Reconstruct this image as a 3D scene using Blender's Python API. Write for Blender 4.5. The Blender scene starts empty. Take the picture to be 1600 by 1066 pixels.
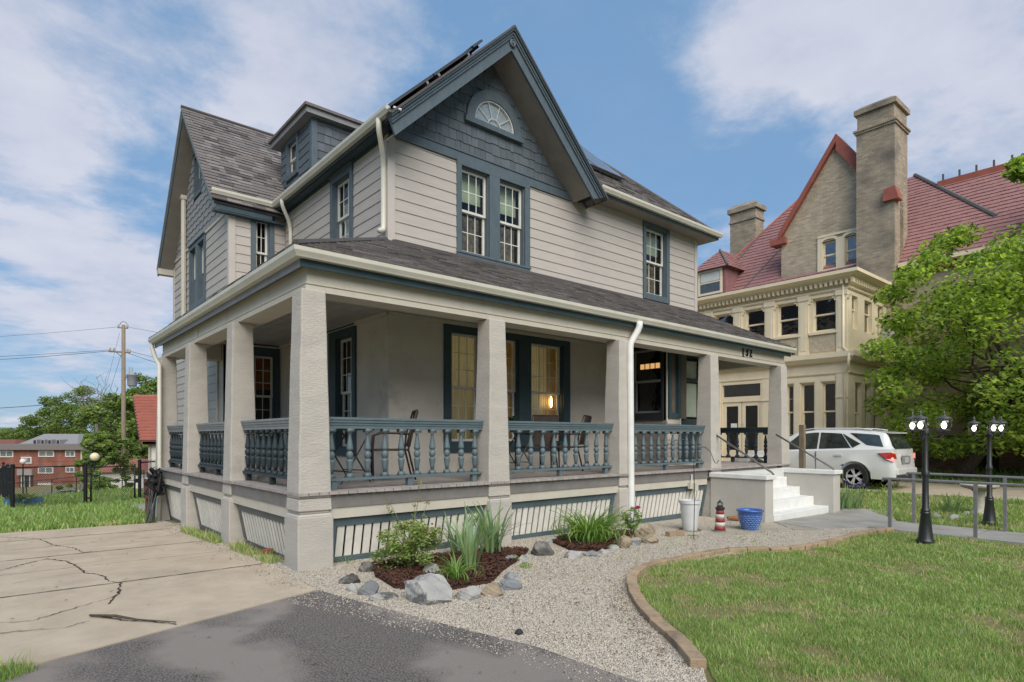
import bpy, math, random
import numpy as np
from mathutils import Vector, Matrix, geometry
R = random.Random(11)
NR = np.random.default_rng(5)
S = bpy.context.scene
C = S.collection
rad = math.radians

# ------------------------------------------------------------------ camera
CAM = Vector((-2.537, -6.6455, 1.5)); YAW = rad(49.6); FPX = 945.0
cd = bpy.data.cameras.new("camera"); cam = bpy.data.objects.new("camera", cd); C.objects.link(cam)
cam.location = CAM; cam.rotation_euler = (rad(90), 0, YAW - rad(90))
cd.sensor_width = 36; cd.lens = 36 * FPX / 1600; cd.shift_y = 150 / 1600; cd.clip_end = 3000; cd.clip_start = .05
S.camera = cam
S.render.engine = 'CYCLES'
# ------------------------------------------------------------------ world
SUN_EL = 42; SUN_AZ = Vector((-0.42, -0.90))
w = bpy.data.worlds.new("World"); S.world = w; w.use_nodes = True
nt = w.node_tree; nt.nodes.clear()
N = nt.nodes.new; Lk = nt.links.new
sky = N('ShaderNodeTexSky'); sky.sky_type = 'NISHITA'; sky.sun_disc = False
sky.sun_elevation = rad(SUN_EL); sky.sun_rotation = math.atan2(SUN_AZ.x, SUN_AZ.y)
sky.air_density = 1.0; sky.dust_density = 0.6; sky.ozone_density = 2.0
SKYS = 0.105
tc = N('ShaderNodeTexCoord')
sep = N('ShaderNodeSeparateXYZ'); Lk(tc.outputs['Generated'], sep.inputs[0])
def M_(op, a, b=None, c=None):
    n = N('ShaderNodeMath'); n.operation = op
    for i, x in enumerate((a, b, c)):
        if x is None: continue
        if isinstance(x, (int, float)): n.inputs[i].default_value = x
        else: Lk(x, n.inputs[i])
    return n.outputs[0]
zc = M_('ADD', M_('MAXIMUM', sep.outputs[2], 0.0), 0.16)
cmb = N('ShaderNodeCombineXYZ')
Lk(M_('DIVIDE', sep.outputs[0], zc), cmb.inputs[0]); Lk(M_('DIVIDE', sep.outputs[1], zc), cmb.inputs[1])
def noise_w(scale, det, rough, off, dist=0.0):
    mp = N('ShaderNodeMapping'); mp.inputs['Location'].default_value = off
    Lk(cmb.outputs[0], mp.inputs[0])
    n = N('ShaderNodeTexNoise'); n.inputs['Scale'].default_value = scale; n.inputs['Detail'].default_value = det
    n.inputs['Roughness'].default_value = rough; n.inputs['Distortion'].default_value = dist
    Lk(mp.outputs[0], n.inputs['Vector']); return n.outputs['Fac']
n1 = noise_w(1.9, 11, .62, (3.1, 1.7, 0.4), .15)
n2 = noise_w(3.2, 6, .6, (9.2, 4.0, 1.4))
def pixdir(u, v):
    a = YAW; f = Vector((math.cos(a), math.sin(a), 0)); r = Vector((math.sin(a), -math.cos(a), 0))
    return (f + r * ((u - 800) / FPX) + Vector((0, 0, (683 - v) / FPX))).normalized()
def blob(u, v, k, amp):
    d = pixdir(u, v)
    vd = N('ShaderNodeVectorMath'); vd.operation = 'DOT_PRODUCT'
    nrm = N('ShaderNodeVectorMath'); nrm.operation = 'NORMALIZE'; Lk(tc.outputs['Generated'], nrm.inputs[0])
    Lk(nrm.outputs[0], vd.inputs[0]); vd.inputs[1].default_value = d
    return M_('MULTIPLY', M_('POWER', M_('MAXIMUM', vd.outputs['Value'], 0.0), k), amp)
s = M_('ADD', M_('MULTIPLY', n1, 1.0), M_('MULTIPLY', n2, .22))
# cloud banks seen in the photograph, plus others round the rest of the sky
for b in [(q[0], q[1], q[2], q[3] * (.95 if q[3] > 0 else 1)) for q in ((120, 20, 60, .22), (400, 20, 90, .22), (560, 40, 160, .16), (500, 150, 260, .20), (420, 120, 300, .12), (90, 230, 500, .12), (150, 380, 300, .14), (60, 500, 220, .16), (190, 480, 200, .22), (1350, 50, 130, .24), (1540, 90, 140, .22), (1130, 130, 400, .14), (1240, 20, 200, .12),
          (250, 160, 260, -.20), (880, 120, 110, -.16), (1000, 250, 160, -.12), (200, 300, 700, -.10), (20, 560, 500, -.14), (1230, 240, 400, -.12), (2600, 200, 12, .12), (-1600, 100, 10, .12))]:
    s = M_('ADD', s, blob(*b))
mr = N('ShaderNodeMapRange'); mr.interpolation_type = 'SMOOTHSTEP'
Lk(s, mr.inputs[0]); mr.inputs[1].default_value = .60; mr.inputs[2].default_value = .90
cl = mr.outputs[0]
# thin the clouds a little everywhere with the fine noise
cl = M_('MULTIPLY', cl, M_('ADD', M_('MULTIPLY', n2, .7), .48))
cl = M_('MINIMUM', M_('ADD', cl, M_('MULTIPLY', n2, .12)), .88)
mixc = N('ShaderNodeMix'); mixc.data_type = 'RGBA'
hs = N('ShaderNodeHueSaturation'); hs.inputs['Saturation'].default_value = 1.0; hs.inputs['Value'].default_value = 1.0
Lk(sky.outputs[0], hs.inputs['Color'])
gm = N('ShaderNodeMix'); gm.data_type = 'RGBA'; gm.inputs[0].default_value = .78
Lk(hs.outputs[0], gm.inputs[6]); gm.inputs[7].default_value = (.95, 2.05, 3.55, 1)
Lk(cl, mixc.inputs[0]); Lk(gm.outputs[2], mixc.inputs[6])
ccol = N('ShaderNodeMix'); ccol.data_type = 'RGBA'; Lk(n2, ccol.inputs[0])
ccol.inputs[6].default_value = (2.8, 3.05, 3.9, 1); ccol.inputs[7].default_value = (5.0, 5.0, 5.4, 1)
Lk(ccol.outputs[2], mixc.inputs[7])
bg = N('ShaderNodeBackground'); Lk(mixc.outputs[2], bg.inputs[0]); bg.inputs[1].default_value = SKYS
wo = N('ShaderNodeOutputWorld'); Lk(bg.outputs[0], wo.inputs[0])
# ------------------------------------------------------------------ sun
sl = bpy.data.lights.new("sun", 'SUN'); sl.energy = 2.6; sl.angle = rad(55); sl.color = (1, .93, .83)
so = bpy.data.objects.new("sun", sl); C.objects.link(so)
sd = Vector((SUN_AZ.x, SUN_AZ.y, 0)).normalized() * math.cos(rad(SUN_EL)) + Vector((0, 0, math.sin(rad(SUN_EL))))
so.rotation_euler = sd.to_track_quat('Z', 'Y').to_euler()
S.view_settings.view_transform = 'Standard'; S.view_settings.look = 'None'
S.view_settings.gamma = 1; S.view_settings.use_curve_mapping = False
S.view_settings.exposure = 0.68

# ------------------------------------------------------------------ materials
MATS = {}
def mat(name, c1, c2=None, scale=6.0, rough=.75, bump=0.0, bscale=60.0, stretch=(1, 1, 1), metal=0.0,
        rnd=0.0, fine=.12, spec=.3, coat=0.0, lo=.35, hi=.65, dirt=None):
    if name in MATS: return MATS[name]
    m = bpy.data.materials.new(name); m.use_nodes = True; MATS[name] = m
    t = m.node_tree; n = t.nodes.new; l = t.links.new
    p = t.nodes['Principled BSDF']
    p.inputs['Roughness'].default_value = rough; p.inputs['Metallic'].default_value = metal
    p.inputs['Specular IOR Level'].default_value = spec
    if coat: p.inputs['Coat Weight'].default_value = coat; p.inputs['Coat Roughness'].default_value = .05
    g = n('ShaderNodeNewGeometry'); mp = n('ShaderNodeMapping'); mp.inputs['Scale'].default_value = stretch
    l(g.outputs['Position'], mp.inputs[0])
    if c2 is None: c2 = tuple(x * .82 for x in c1)
    no = n('ShaderNodeTexNoise'); no.inputs['Scale'].default_value = scale; no.inputs['Detail'].default_value = 7; no.inputs['Roughness'].default_value = .62
    l(mp.outputs[0], no.inputs['Vector'])
    r = n('ShaderNodeMapRange'); r.inputs[1].default_value = lo; r.inputs[2].default_value = hi; l(no.outputs['Fac'], r.inputs[0])
    mx = n('ShaderNodeMix'); mx.data_type = 'RGBA'; mx.inputs[6].default_value = (*c1, 1); mx.inputs[7].default_value = (*c2, 1)
    l(r.outputs[0], mx.inputs[0]); col = mx.outputs[2]
    nf = n('ShaderNodeTexNoise'); nf.inputs['Scale'].default_value = bscale; nf.inputs['Detail'].default_value = 5; nf.inputs['Roughness'].default_value = .7
    l(mp.outputs[0], nf.inputs['Vector'])
    h = n('ShaderNodeHueSaturation'); l(col, h.inputs['Color'])
    ma = n('ShaderNodeMath'); ma.operation = 'MULTIPLY_ADD'; l(nf.outputs['Fac'], ma.inputs[0]); ma.inputs[1].default_value = fine * 2; ma.inputs[2].default_value = 1 - fine
    v = ma.outputs[0]
    if rnd:
        oi = n('ShaderNodeObjectInfo'); m2 = n('ShaderNodeMath'); m2.operation = 'MULTIPLY_ADD'
        l(oi.outputs['Random'], m2.inputs[0]); m2.inputs[1].default_value = rnd * 2; m2.inputs[2].default_value = 1 - rnd
        m3 = n('ShaderNodeMath'); m3.operation = 'MULTIPLY'; l(v, m3.inputs[0]); l(m2.outputs[0], m3.inputs[1]); v = m3.outputs[0]
    l(v, h.inputs['Value']); col = h.outputs[0]
    if dirt:
        dcol, dscale, dlo, dhi = dirt[:4]
        nd = n('ShaderNodeTexNoise'); nd.inputs['Scale'].default_value = dscale; nd.inputs['Detail'].default_value = dirt[4] if len(dirt) > 4 else 8; nd.inputs['Roughness'].default_value = .45 if len(dirt) > 4 else .7
        l(g.outputs['Position'], nd.inputs['Vector'])
        rr = n('ShaderNodeMapRange'); rr.inputs[1].default_value = dlo; rr.inputs[2].default_value = dhi; l(nd.outputs['Fac'], rr.inputs[0])
        md = n('ShaderNodeMix'); md.data_type = 'RGBA'; l(rr.outputs[0], md.inputs[0]); l(col, md.inputs[6]); md.inputs[7].default_value = (*dcol, 1)
        col = md.outputs[2]
    l(col, p.inputs['Base Color'])
    if bump:
        b = n('ShaderNodeBump'); b.inputs['Strength'].default_value = min(1, bump); b.inputs['Distance'].default_value = .01 * max(1, bump)
        l(nf.outputs['Fac'], b.inputs['Height']); l(b.outputs[0], p.inputs['Normal'])
    return m
def leafmat(name, c1, c2, trans=.35):
    if name in MATS: return MATS[name]
    m = mat(name, c1, c2, scale=2.2, rough=.5, fine=.3, bscale=25, spec=.35)
    t = m.node_tree; p = t.nodes['Principled BSDF']; out = t.nodes['Material Output']
    tr = t.nodes.new('ShaderNodeBsdfTranslucent'); ms = t.nodes.new('ShaderNodeMixShader'); ms.inputs[0].default_value = trans
    tr.inputs[0].default_value = (c1[0] * 1.6, c1[1] * 1.7, c1[2] * .8, 1)
    t.links.new(p.outputs[0], ms.inputs[1]); t.links.new(tr.outputs[0], ms.inputs[2]); t.links.new(ms.outputs[0], out.inputs[0])
    return m
def glass(name, tint=(.8, .85, .85), refl=.10, clear=.85, wob=.0):
    if name in MATS: return MATS[name]
    m = bpy.data.materials.new(name); m.use_nodes = True; MATS[name] = m
    t = m.node_tree; t.nodes.clear(); n = t.nodes.new; l = t.links.new
    o = n('ShaderNodeOutputMaterial'); tr = n('ShaderNodeBsdfTransparent'); tr.inputs[0].default_value = (*[x * clear for x in tint], 1)
    gl = n('ShaderNodeBsdfGlossy'); gl.inputs['Roughness'].default_value = .02
    fr = n('ShaderNodeFresnel'); fr.inputs[0].default_value = 1.5
    a = n('ShaderNodeMath'); a.operation = 'MULTIPLY_ADD'; l(fr.outputs[0], a.inputs[0]); a.inputs[1].default_value = 1.1; a.inputs[2].default_value = refl; a.use_clamp = True
    gb = n('ShaderNodeNewGeometry'); ib = n('ShaderNodeMath'); ib.operation = 'SUBTRACT'; ib.inputs[0].default_value = 1; l(gb.outputs['Backfacing'], ib.inputs[1])
    mb = n('ShaderNodeMath'); mb.operation = 'MULTIPLY'; l(a.outputs[0], mb.inputs[0]); l(ib.outputs[0], mb.inputs[1])
    ms = n('ShaderNodeMixShader'); l(mb.outputs[0], ms.inputs[0]); l(tr.outputs[0], ms.inputs[1]); l(gl.outputs[0], ms.inputs[2]); l(ms.outputs[0], o.inputs[0])
    if wob:
        g = n('ShaderNodeNewGeometry'); no = n('ShaderNodeTexNoise'); no.inputs['Scale'].default_value = 2.5; l(g.outputs['Position'], no.inputs['Vector'])
        b = n('ShaderNodeBump'); b.inputs['Strength'].default_value = wob; b.inputs['Distance'].default_value = .05
        l(no.outputs['Fac'], b.inputs['Height']); l(b.outputs[0], gl.inputs['Normal'])
    return m
def emis(name, c, s):
    if name in MATS: return MATS[name]
    m = bpy.data.materials.new(name); m.use_nodes = True; MATS[name] = m
    p = m.node_tree.nodes['Principled BSDF']; p.inputs['Base Color'].default_value = (*c, 1)
    p.inputs['Emission Color'].default_value = (*c, 1); p.inputs['Emission Strength'].default_value = s
    return m

SIDING = mat('siding_paint', (.45, .412, .372), (.405, .375, .342), scale=3, rough=.6, bump=.25, bscale=90, stretch=(1, 1, 6), rnd=.03, fine=.05)
STUCCO = mat('painted_stucco', (.50, .465, .415), (.44, .41, .37), scale=2.5, rough=.9, bump=1.2, bscale=26, stretch=(.8, .8, 2.6), fine=.10, dirt=((.25, .235, .21), 1.3, .58, .85))
STUCCOW = mat('wall_stucco', (.58, .54, .475), (.50, .465, .41), scale=1.6, rough=.95, bump=.7, bscale=60, fine=.10, dirt=((.24, .22, .2), .9, .55, .8))
TRIMC = mat('cream_trim_paint', (.54, .50, .42), (.49, .455, .385), scale=4, rough=.6, bump=.2, bscale=50, fine=.05, dirt=((.3, .28, .24), 2.1, .6, .85))
CORNERC = mat('corner_board_paint', (.48, .445, .405), (.44, .41, .375), scale=4, rough=.6, bump=.2, bscale=50, fine=.05)
TEAL = mat('teal_paint', (.098, .128, .148), (.078, .105, .125), scale=5, rough=.5, bump=.35, bscale=35, stretch=(2, 2, 1), fine=.12)
TEALD = mat('dark_teal_paint', (.045, .075, .088), (.035, .06, .072), scale=5, rough=.5, bump=.3, bscale=35, fine=.12)
RAILT = mat('railing_paint', (.118, .158, .175), (.098, .136, .152), scale=6, rough=.45, bump=.25, bscale=60, fine=.08, dirt=((.07, .10, .11), 9, .62, .85))
SLATE = mat('shingle_siding_paint', (.105, .125, .142), (.09, .108, .125), scale=4, rough=.65, bump=.5, bscale=60, stretch=(3, 3, 1), rnd=.13, fine=.10)
GUTTER = mat('gutter_cream', (.62, .60, .52), (.56, .54, .46), scale=2.5, rough=.4, fine=.05, bump=.05, dirt=((.40, .38, .32), 2.3, .58, .85))
WHITE = mat('white_paint', (.74, .74, .72), (.66, .66, .63), scale=5, rough=.55, bump=.3, bscale=40, fine=.05, dirt=((.42, .42, .38), 3.0, .62, .9))
SASH = mat('window_vinyl', (.66, .65, .60), rough=.4, fine=.03, scale=8)
FASCIA = mat('porch_fascia_paint', (.21, .195, .185), (.17, .16, .15), scale=5, rough=.65, bump=.3, bscale=30, fine=.15, dirt=((.11, .10, .095), 4, .58, .8))
DECK = mat('deck_paint', (.38, .34, .315), (.30, .268, .248), scale=6, rough=.6, bump=.4, bscale=40, stretch=(1, 1, 1), rnd=.1, fine=.15, dirt=((.13, .12, .11), 5, .55, .8))
CEIL = mat('porch_ceiling_paint', (.37, .35, .335), (.32, .30, .29), scale=3, rough=.7, rnd=.05, fine=.05)
SLAT = mat('skirting_paint', (.78, .75, .68), (.70, .67, .60), scale=6, rough=.7, bump=.3, bscale=50, rnd=.05, fine=.06, dirt=((.45, .43, .38), 5, .6, .82))
ROOFS = [mat('asphalt_shingle_' + k, c, tuple(x * .7 for x in c), scale=40, rough=.95, bump=.9, bscale=160, fine=.25, spec=.1)
         for k, c in (('grey', (.20, .185, .18)), ('brown', (.22, .198, .188)), ('dark', (.13, .12, .12)), ('light', (.265, .245, .238)))]
ROOFB = mat('roof_felt', (.035, .033, .035), rough=.95, fine=.2)
INTER = mat('interior_plaster', (.16, .13, .10), (.11, .09, .07), rough=.9, scale=2)
DARKV = mat('crawlspace_shade', (.02, .02, .02), rough=1, fine=.1)
CURT = mat('curtain_fabric', (.80, .64, .30), (.62, .44, .17), rough=.9, scale=3, stretch=(6, 6, .3), fine=.2, lo=.4, hi=.6)
SHEER = mat('sheer_fabric', (.55, .55, .50), (.38, .40, .33), rough=.9, scale=4, stretch=(5, 5, .4))
BLIND = mat('roller_blind', (.68, .67, .62), (.60, .60, .56), rough=.8, scale=2)
GLASSW = glass('window_glass', (.93, .96, .93), refl=.0, clear=.93, wob=.25)
GLASSD = glass('sky_window_glass', (.6, .62, .62), refl=.05, clear=.7, wob=.35)
METAL = mat('dark_metal', (.03, .03, .032), rough=.45, metal=.0, fine=.2, bump=.15, spec=.5)
RAILD = mat('side_railing_dark', (.035, .05, .058), (.025, .038, .045), rough=.5, fine=.1); RAILG = mat('grey_rail_top', (.25, .26, .265), (.2, .21, .215), rough=.6, fine=.1)  # side railing darker than the front one, top rail grey
ALU = mat('grey_rail_metal', (.27, .26, .265), (.21, .205, .21), rough=.45, metal=.35, fine=.1, scale=12, bump=.1)
CONC = mat('concrete_slab', (.53, .44, .33), (.43, .35, .26), scale=2.2, rough=.9, bump=.6, bscale=150, fine=.16, dirt=((.30, .265, .22), .8, .52, .8))
CONCG = mat('grey_concrete', (.36, .345, .315), (.28, .27, .245), scale=1.6, rough=.9, bump=.6, bscale=130, fine=.15, dirt=((.19, .18, .16), 1.1, .5, .75))
FLAG = mat('flagstone', (.38, .35, .28), (.30, .27, .22), scale=3, rough=.9, bump=.6, bscale=90, fine=.16, rnd=.08)
ASPH = mat('asphalt', (.26, .228, .205), (.085, .076, .071), scale=75, rough=.9, bump=1.5, bscale=110, fine=.85, spec=.35, lo=.42, hi=.58, dirt=((.30, .262, .23), .9, .44, .52, 7))
SOIL = mat('bare_soil', (.16, .12, .075), (.10, .085, .045), scale=3, rough=1, bump=1, bscale=80, fine=.3)
TURF = mat('lawn_ground', (.17, .17, .065), (.27, .215, .125), scale=2.6, rough=1, bump=1, bscale=90, fine=.35, lo=.4, hi=.66)
GRAVB = mat('gravel_bed', (.50, .455, .38), (.40, .36, .30), scale=8, rough=1, bump=1.5, bscale=140, fine=.4)
PEB = [mat('pebble_' + k, c, rough=.85, fine=.15, scale=30) for k, c in (('white', (.66, .60, .51)), ('cream', (.55, .48, .385)), ('grey', (.36, .33, .29)), ('dark', (.16, .135, .115)))]
MULCH = mat('bark_mulch', (.085, .04, .028), (.045, .022, .016), scale=20, rough=1, fine=.4, bump=1, bscale=60)
BLOCK = mat('edging_block', (.42, .31, .20), (.30, .22, .145), scale=6, rough=.95, bump=.8, bscale=90, rnd=.12, fine=.2, dirt=((.13, .115, .09), 6, .55, .8))
BARK = mat('bark', (.13, .10, .075), (.07, .055, .042), scale=8, rough=1, bump=1.2, bscale=30, stretch=(3, 3, .6), fine=.3)
WOODG = mat('weathered_wood', (.27, .215, .15), (.17, .135, .10), scale=6, rough=.9, bump=.6, bscale=40, stretch=(4, 4, .5), fine=.2)
# ------------------------------------------------------------------ builders
WL = {}
class MB:
    def __init__(s): s.v = []; s.f = []; s.mi = []; s.m = 0; s.X = None
    def add(s, vs, fs):
        k = len(s.v)
        if s.X is not None: vs = [tuple(s.X @ Vector(p)) for p in vs]
        s.v += [tuple(p) for p in vs]; s.f += [tuple(i + k for i in f) for f in fs]; s.mi += [s.m] * len(fs); return s
    def box(s, x0, y0, z0, x1, y1, z1):
        if x0 > x1: x0, x1 = x1, x0
        if y0 > y1: y0, y1 = y1, y0
        if z0 > z1: z0, z1 = z1, z0
        return s.add([(x0, y0, z0), (x1, y0, z0), (x1, y1, z0), (x0, y1, z0), (x0, y0, z1), (x1, y0, z1), (x1, y1, z1), (x0, y1, z1)],
                     [(0, 3, 2, 1), (4, 5, 6, 7), (0, 1, 5, 4), (1, 2, 6, 5), (2, 3, 7, 6), (3, 0, 4, 7)])
    def frus(s, x0, y0, x1, y1, z0, X0, Y0, X1, Y1, z1):
        return s.add([(x0, y0, z0), (x1, y0, z0), (x1, y1, z0), (x0, y1, z0), (X0, Y0, z1), (X1, Y0, z1), (X1, Y1, z1), (X0, Y1, z1)],
                     [(0, 3, 2, 1), (4, 5, 6, 7), (0, 1, 5, 4), (1, 2, 6, 5), (2, 3, 7, 6), (3, 0, 4, 7)])
    def ext(s, poly, vec):      # planar polygon extruded by vec
        n = len(poly); a = [Vector(p) for p in poly]; vec = Vector(vec); b = [p + vec for p in a]
        return s.add([tuple(p) for p in a + b], [tuple(range(n))[::-1], tuple(range(n, 2 * n))] + [(i, (i + 1) % n, n + (i + 1) % n, n + i) for i in range(n)])
    def tube(s, pts, r, n=8, cap=True):
        pts = [Vector(p) for p in pts]; m = len(pts)
        rs = r if isinstance(r, (list, tuple)) else [r] * m
        vs = []; up = Vector((0, 0, 1)); px = None
        for i, p in enumerate(pts):
            d = (pts[min(i + 1, m - 1)] - pts[max(i - 1, 0)]).normalized()
            if px is None:
                a = up if abs(d.dot(up)) < .9 else Vector((1, 0, 0)); px = d.cross(a).normalized()
            px = (px - d * px.dot(d)).normalized(); py = d.cross(px)
            for k in range(n):
                t = 2 * math.pi * k / n + (math.pi / 4 if n == 4 else 0)
                vs.append(p + (px * math.cos(t) + py * math.sin(t)) * rs[i])
        fs = [(i * n + k, i * n + (k + 1) % n, (i + 1) * n + (k + 1) % n, (i + 1) * n + k) for i in range(m - 1) for k in range(n)]
        if cap: fs += [tuple(range(n))[::-1], tuple((m - 1) * n + k for k in range(n))]
        return s.add(vs, fs)
    def lathe(s, prof, cx=0, cy=0, cz=0, n=16):
        vs = [(cx + r * math.cos(2 * math.pi * k / n), cy + r * math.sin(2 * math.pi * k / n), cz + z) for r, z in prof for k in range(n)]
        m = len(prof)
        fs = [(i * n + k, i * n + (k + 1) % n, (i + 1) * n + (k + 1) % n, (i + 1) * n + k) for i in range(m - 1) for k in range(n)]
        fs += [tuple(range(n))[::-1], tuple((m - 1) * n + k for k in range(n))]
        return s.add(vs, fs)
    def sweep(s, prof, pts, closed=False):   # prof: (out, z) pairs; pts: plan polyline; out = left normal
        n = len(pts); vs = []
        for i in range(n):
            p = Vector(pts[i]).to_2d() if len(pts[i]) > 2 else Vector(pts[i])
            z = pts[i][2] if len(pts[i]) > 2 else 0
            def nm(a, b): d = (Vector(b[:2]) - Vector(a[:2])).normalized(); return Vector((-d.y, d.x))
            if i == 0: q = nm(pts[0], pts[1]); k = 1
            elif i == n - 1: q = nm(pts[-2], pts[-1]); k = 1
            else:
                a, b = nm(pts[i - 1], pts[i]), nm(pts[i], pts[i + 1]); q = (a + b).normalized(); k = 1 / max(.3, q.dot(a))
            for o, h in prof: vs.append((p.x + q.x * o * k, p.y + q.y * o * k, z + h))
        m = len(prof)
        fs = [(i * m + j, i * m + (j + 1) % m, (i + 1) * m + (j + 1) % m, (i + 1) * m + j) for i in range(n - 1) for j in range(m)]
        fs += [tuple(range(m))[::-1], tuple((n - 1) * m + j for j in range(m))]
        return s.add(vs, fs)
def newmesh(name, v, f, mats, mi=None, smooth=False):
    me = bpy.data.meshes.new(name); me.from_pydata(v, [], f)
    for m in (mats if isinstance(mats, (list, tuple)) else [mats]): me.materials.append(m)
    if mi is not None and len(set(mi)) > 1: me.polygons.foreach_set('material_index', mi)
    if smooth: me.polygons.foreach_set('use_smooth', [True] * len(me.polygons))
    me.update(); return me
def fixn(me):
    import bmesh
    b = bmesh.new(); b.from_mesh(me); bmesh.ops.recalc_face_normals(b, faces=b.faces); b.to_mesh(me); b.free()
def label(o, lab=None, cat=None, group=None, kind=None):
    if lab: o['label'] = lab
    if cat: o['category'] = cat
    if group: o['group'] = group
    if kind: o['kind'] = kind
    return o
def thing(name, loc, lab, cat, group=None, rz=0.0, local=False):
    o = bpy.data.objects.new(name, None); C.objects.link(o); o.location = loc; o.rotation_euler[2] = rz
    o.empty_display_size = .2
    WL[o.name] = Vector((0, 0, 0)) if local else Vector(loc)
    return label(o, lab, cat, group)
def put(name, me, loc, parent=None, rot=(0, 0, 0), scale=None):
    o = bpy.data.objects.new(name, me); C.objects.link(o)
    b = WL[parent.name] if parent else Vector((0, 0, 0))
    o.location = Vector(loc) - b; o.rotation_euler = rot
    if scale: o.scale = scale
    if parent: o.parent = parent
    WL[o.name] = Vector(loc); return o
def mk(name, mb, mats, parent=None, smooth=False, bevel=0, keep=False, fix=True, base=False):
    v = np.array(mb.v, dtype=float)
    if len(v) == 0: return None
    c = (v.min(0) + v.max(0)) / 2
    if base: c[2] = v[:, 2].min()
    if keep: c[:] = 0
    v -= c
    me = newmesh(name, v.tolist(), mb.f, mats, mb.mi, smooth)
    if fix: fixn(me)
    o = put(name, me, c, parent)
    if bevel:
        b = o.modifiers.new('b', 'BEVEL'); b.width = bevel; b.segments = 2; b.limit_method = 'ANGLE'; b.angle_limit = rad(40)
    return o
UNIT = {}
def unit(m, kind='box'):
    k = (m.name, kind)
    if k not in UNIT:
        b = MB()
        if kind == 'box': b.box(-.5, -.5, -.5, .5, .5, .5)
        elif kind == 'lap':   # lap siding: faces -y; bottom proud, top thin
            b.ext([(-.5, -.5, -.5), (-.5, .5, -.5), (-.5, .5, .5), (-.5, .1, .5)], (1, 0, 0))
        UNIT[k] = newmesh(kind + '_piece', b.v, b.f, m); fixn(UNIT[k])
    return UNIT[k]
def bx(name, x0, y0, z0, x1, y1, z1, m, parent=None, rz=0, kind='box', tilt=(0, 0)):
    return put(name, unit(m, kind), ((x0 + x1) / 2, (y0 + y1) / 2, (z0 + z1) / 2), parent, (tilt[0], tilt[1], rz), (abs(x1 - x0), abs(y1 - y0), abs(z1 - z0)))
def free(a, b, holes):          # intervals of [a,b] minus holes
    out = [(a, b)]
    for h0, h1 in holes:
        nx = []
        for p, q in out:
            if h1 <= p or h0 >= q: nx.append((p, q)); continue
            if h0 > p: nx.append((p, h0))
            if h1 < q: nx.append((h1, q))
        out = nx
    return [i for i in out if i[1] - i[0] > .015]
def raw(name, v, f, mats, mi=None, smooth=False, parent=None):   # big numpy meshes
    me = bpy.data.meshes.new(name); v = np.asarray(v, dtype=np.float32); f = np.asarray(f, dtype=np.int32)
    nf, k = f.shape
    me.vertices.add(len(v)); me.vertices.foreach_set('co', v.ravel())
    me.loops.add(nf * k); me.loops.foreach_set('vertex_index', f.ravel())
    me.polygons.add(nf); me.polygons.foreach_set('loop_start', np.arange(0, nf * k, k, dtype=np.int32))
    for m in (mats if isinstance(mats, (list, tuple)) else [mats]): me.materials.append(m)
    if mi is not None: me.polygons.foreach_set('material_index', np.asarray(mi, dtype=np.int32))
    if smooth: me.polygons.foreach_set('use_smooth', np.ones(nf, dtype=bool))
    me.update(calc_edges=True); me.validate()
    return me
# ------------------------------------------------------------------ terrain
def gz(x, y):
    x = np.asarray(x, float); y = np.asarray(y, float)
    B = np.interp(x, [-50, 0, 8, 11, 13, 14.6, 19, 23, 60], [0, 0, -.1, -.15, -.04, .09, .12, .28, .3])
    A = -.036 * np.clip(y - 1, 0, 16) * np.interp(x, [0, 4], [1, .3])
    far = np.clip((y - 19) / 26, 0, 1) * np.interp(x, [0, 25, 60], [1, .55, .4]); far = far * far * (3 - 2 * far)
    return A + B - 6.3 * far
def g1(x, y): return float(gz(x, y))
def ray(u, v):
    a = YAW; return Vector((math.cos(a), math.sin(a), 0)) + Vector((math.sin(a), -math.cos(a), 0)) * ((u - 800) / FPX) + Vector((0, 0, (683 - v) / FPX))
def G(u, v):
    z = 0.0
    for i in range(14):
        r = ray(u, v); t = (z - CAM.z) / r.z; p = CAM + r * t; z = g1(p.x, p.y)
    return Vector((p.x, p.y, z))
def AT(u, v, D): return CAM + ray(u, v) * D
# ================================================================== GROUND
def gridsheet(name, m):
    xs = np.concatenate([np.linspace(-900, -60, 12), np.linspace(-50, 60, 140), np.linspace(70, 900, 14)])
    ys = np.concatenate([np.linspace(-900, -60, 10), np.linspace(-50, 110, 180), np.linspace(125, 1400, 18)])
    X, Y = np.meshgrid(xs, ys); Z = gz(X, Y) - .004
    v = np.stack([X.ravel(), Y.ravel(), Z.ravel()], 1); nx, ny = len(xs), len(ys)
    i = np.arange(nx * ny).reshape(ny, nx)
    f = np.stack([i[:-1, :-1].ravel(), i[:-1, 1:].ravel(), i[1:, 1:].ravel(), i[1:, :-1].ravel()], 1)
    o = put(name, raw(name, v, f, m, smooth=True), (0, 0, 0)); label(o, kind='structure'); return o
gridsheet('ground', TURF)
def inpoly(x, y, poly):
    x = np.asarray(x); y = np.asarray(y); r = np.zeros(x.shape, bool); n = len(poly)
    for i in range(n):
        x0, y0 = poly[i][:2]; x1, y1 = poly[(i + 1) % n][:2]
        c = ((y0 > y) != (y1 > y)) & (x < (x1 - x0) * (y - y0) / ((y1 - y0) or 1e-9) + x0)
        r ^= c
    return r
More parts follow.
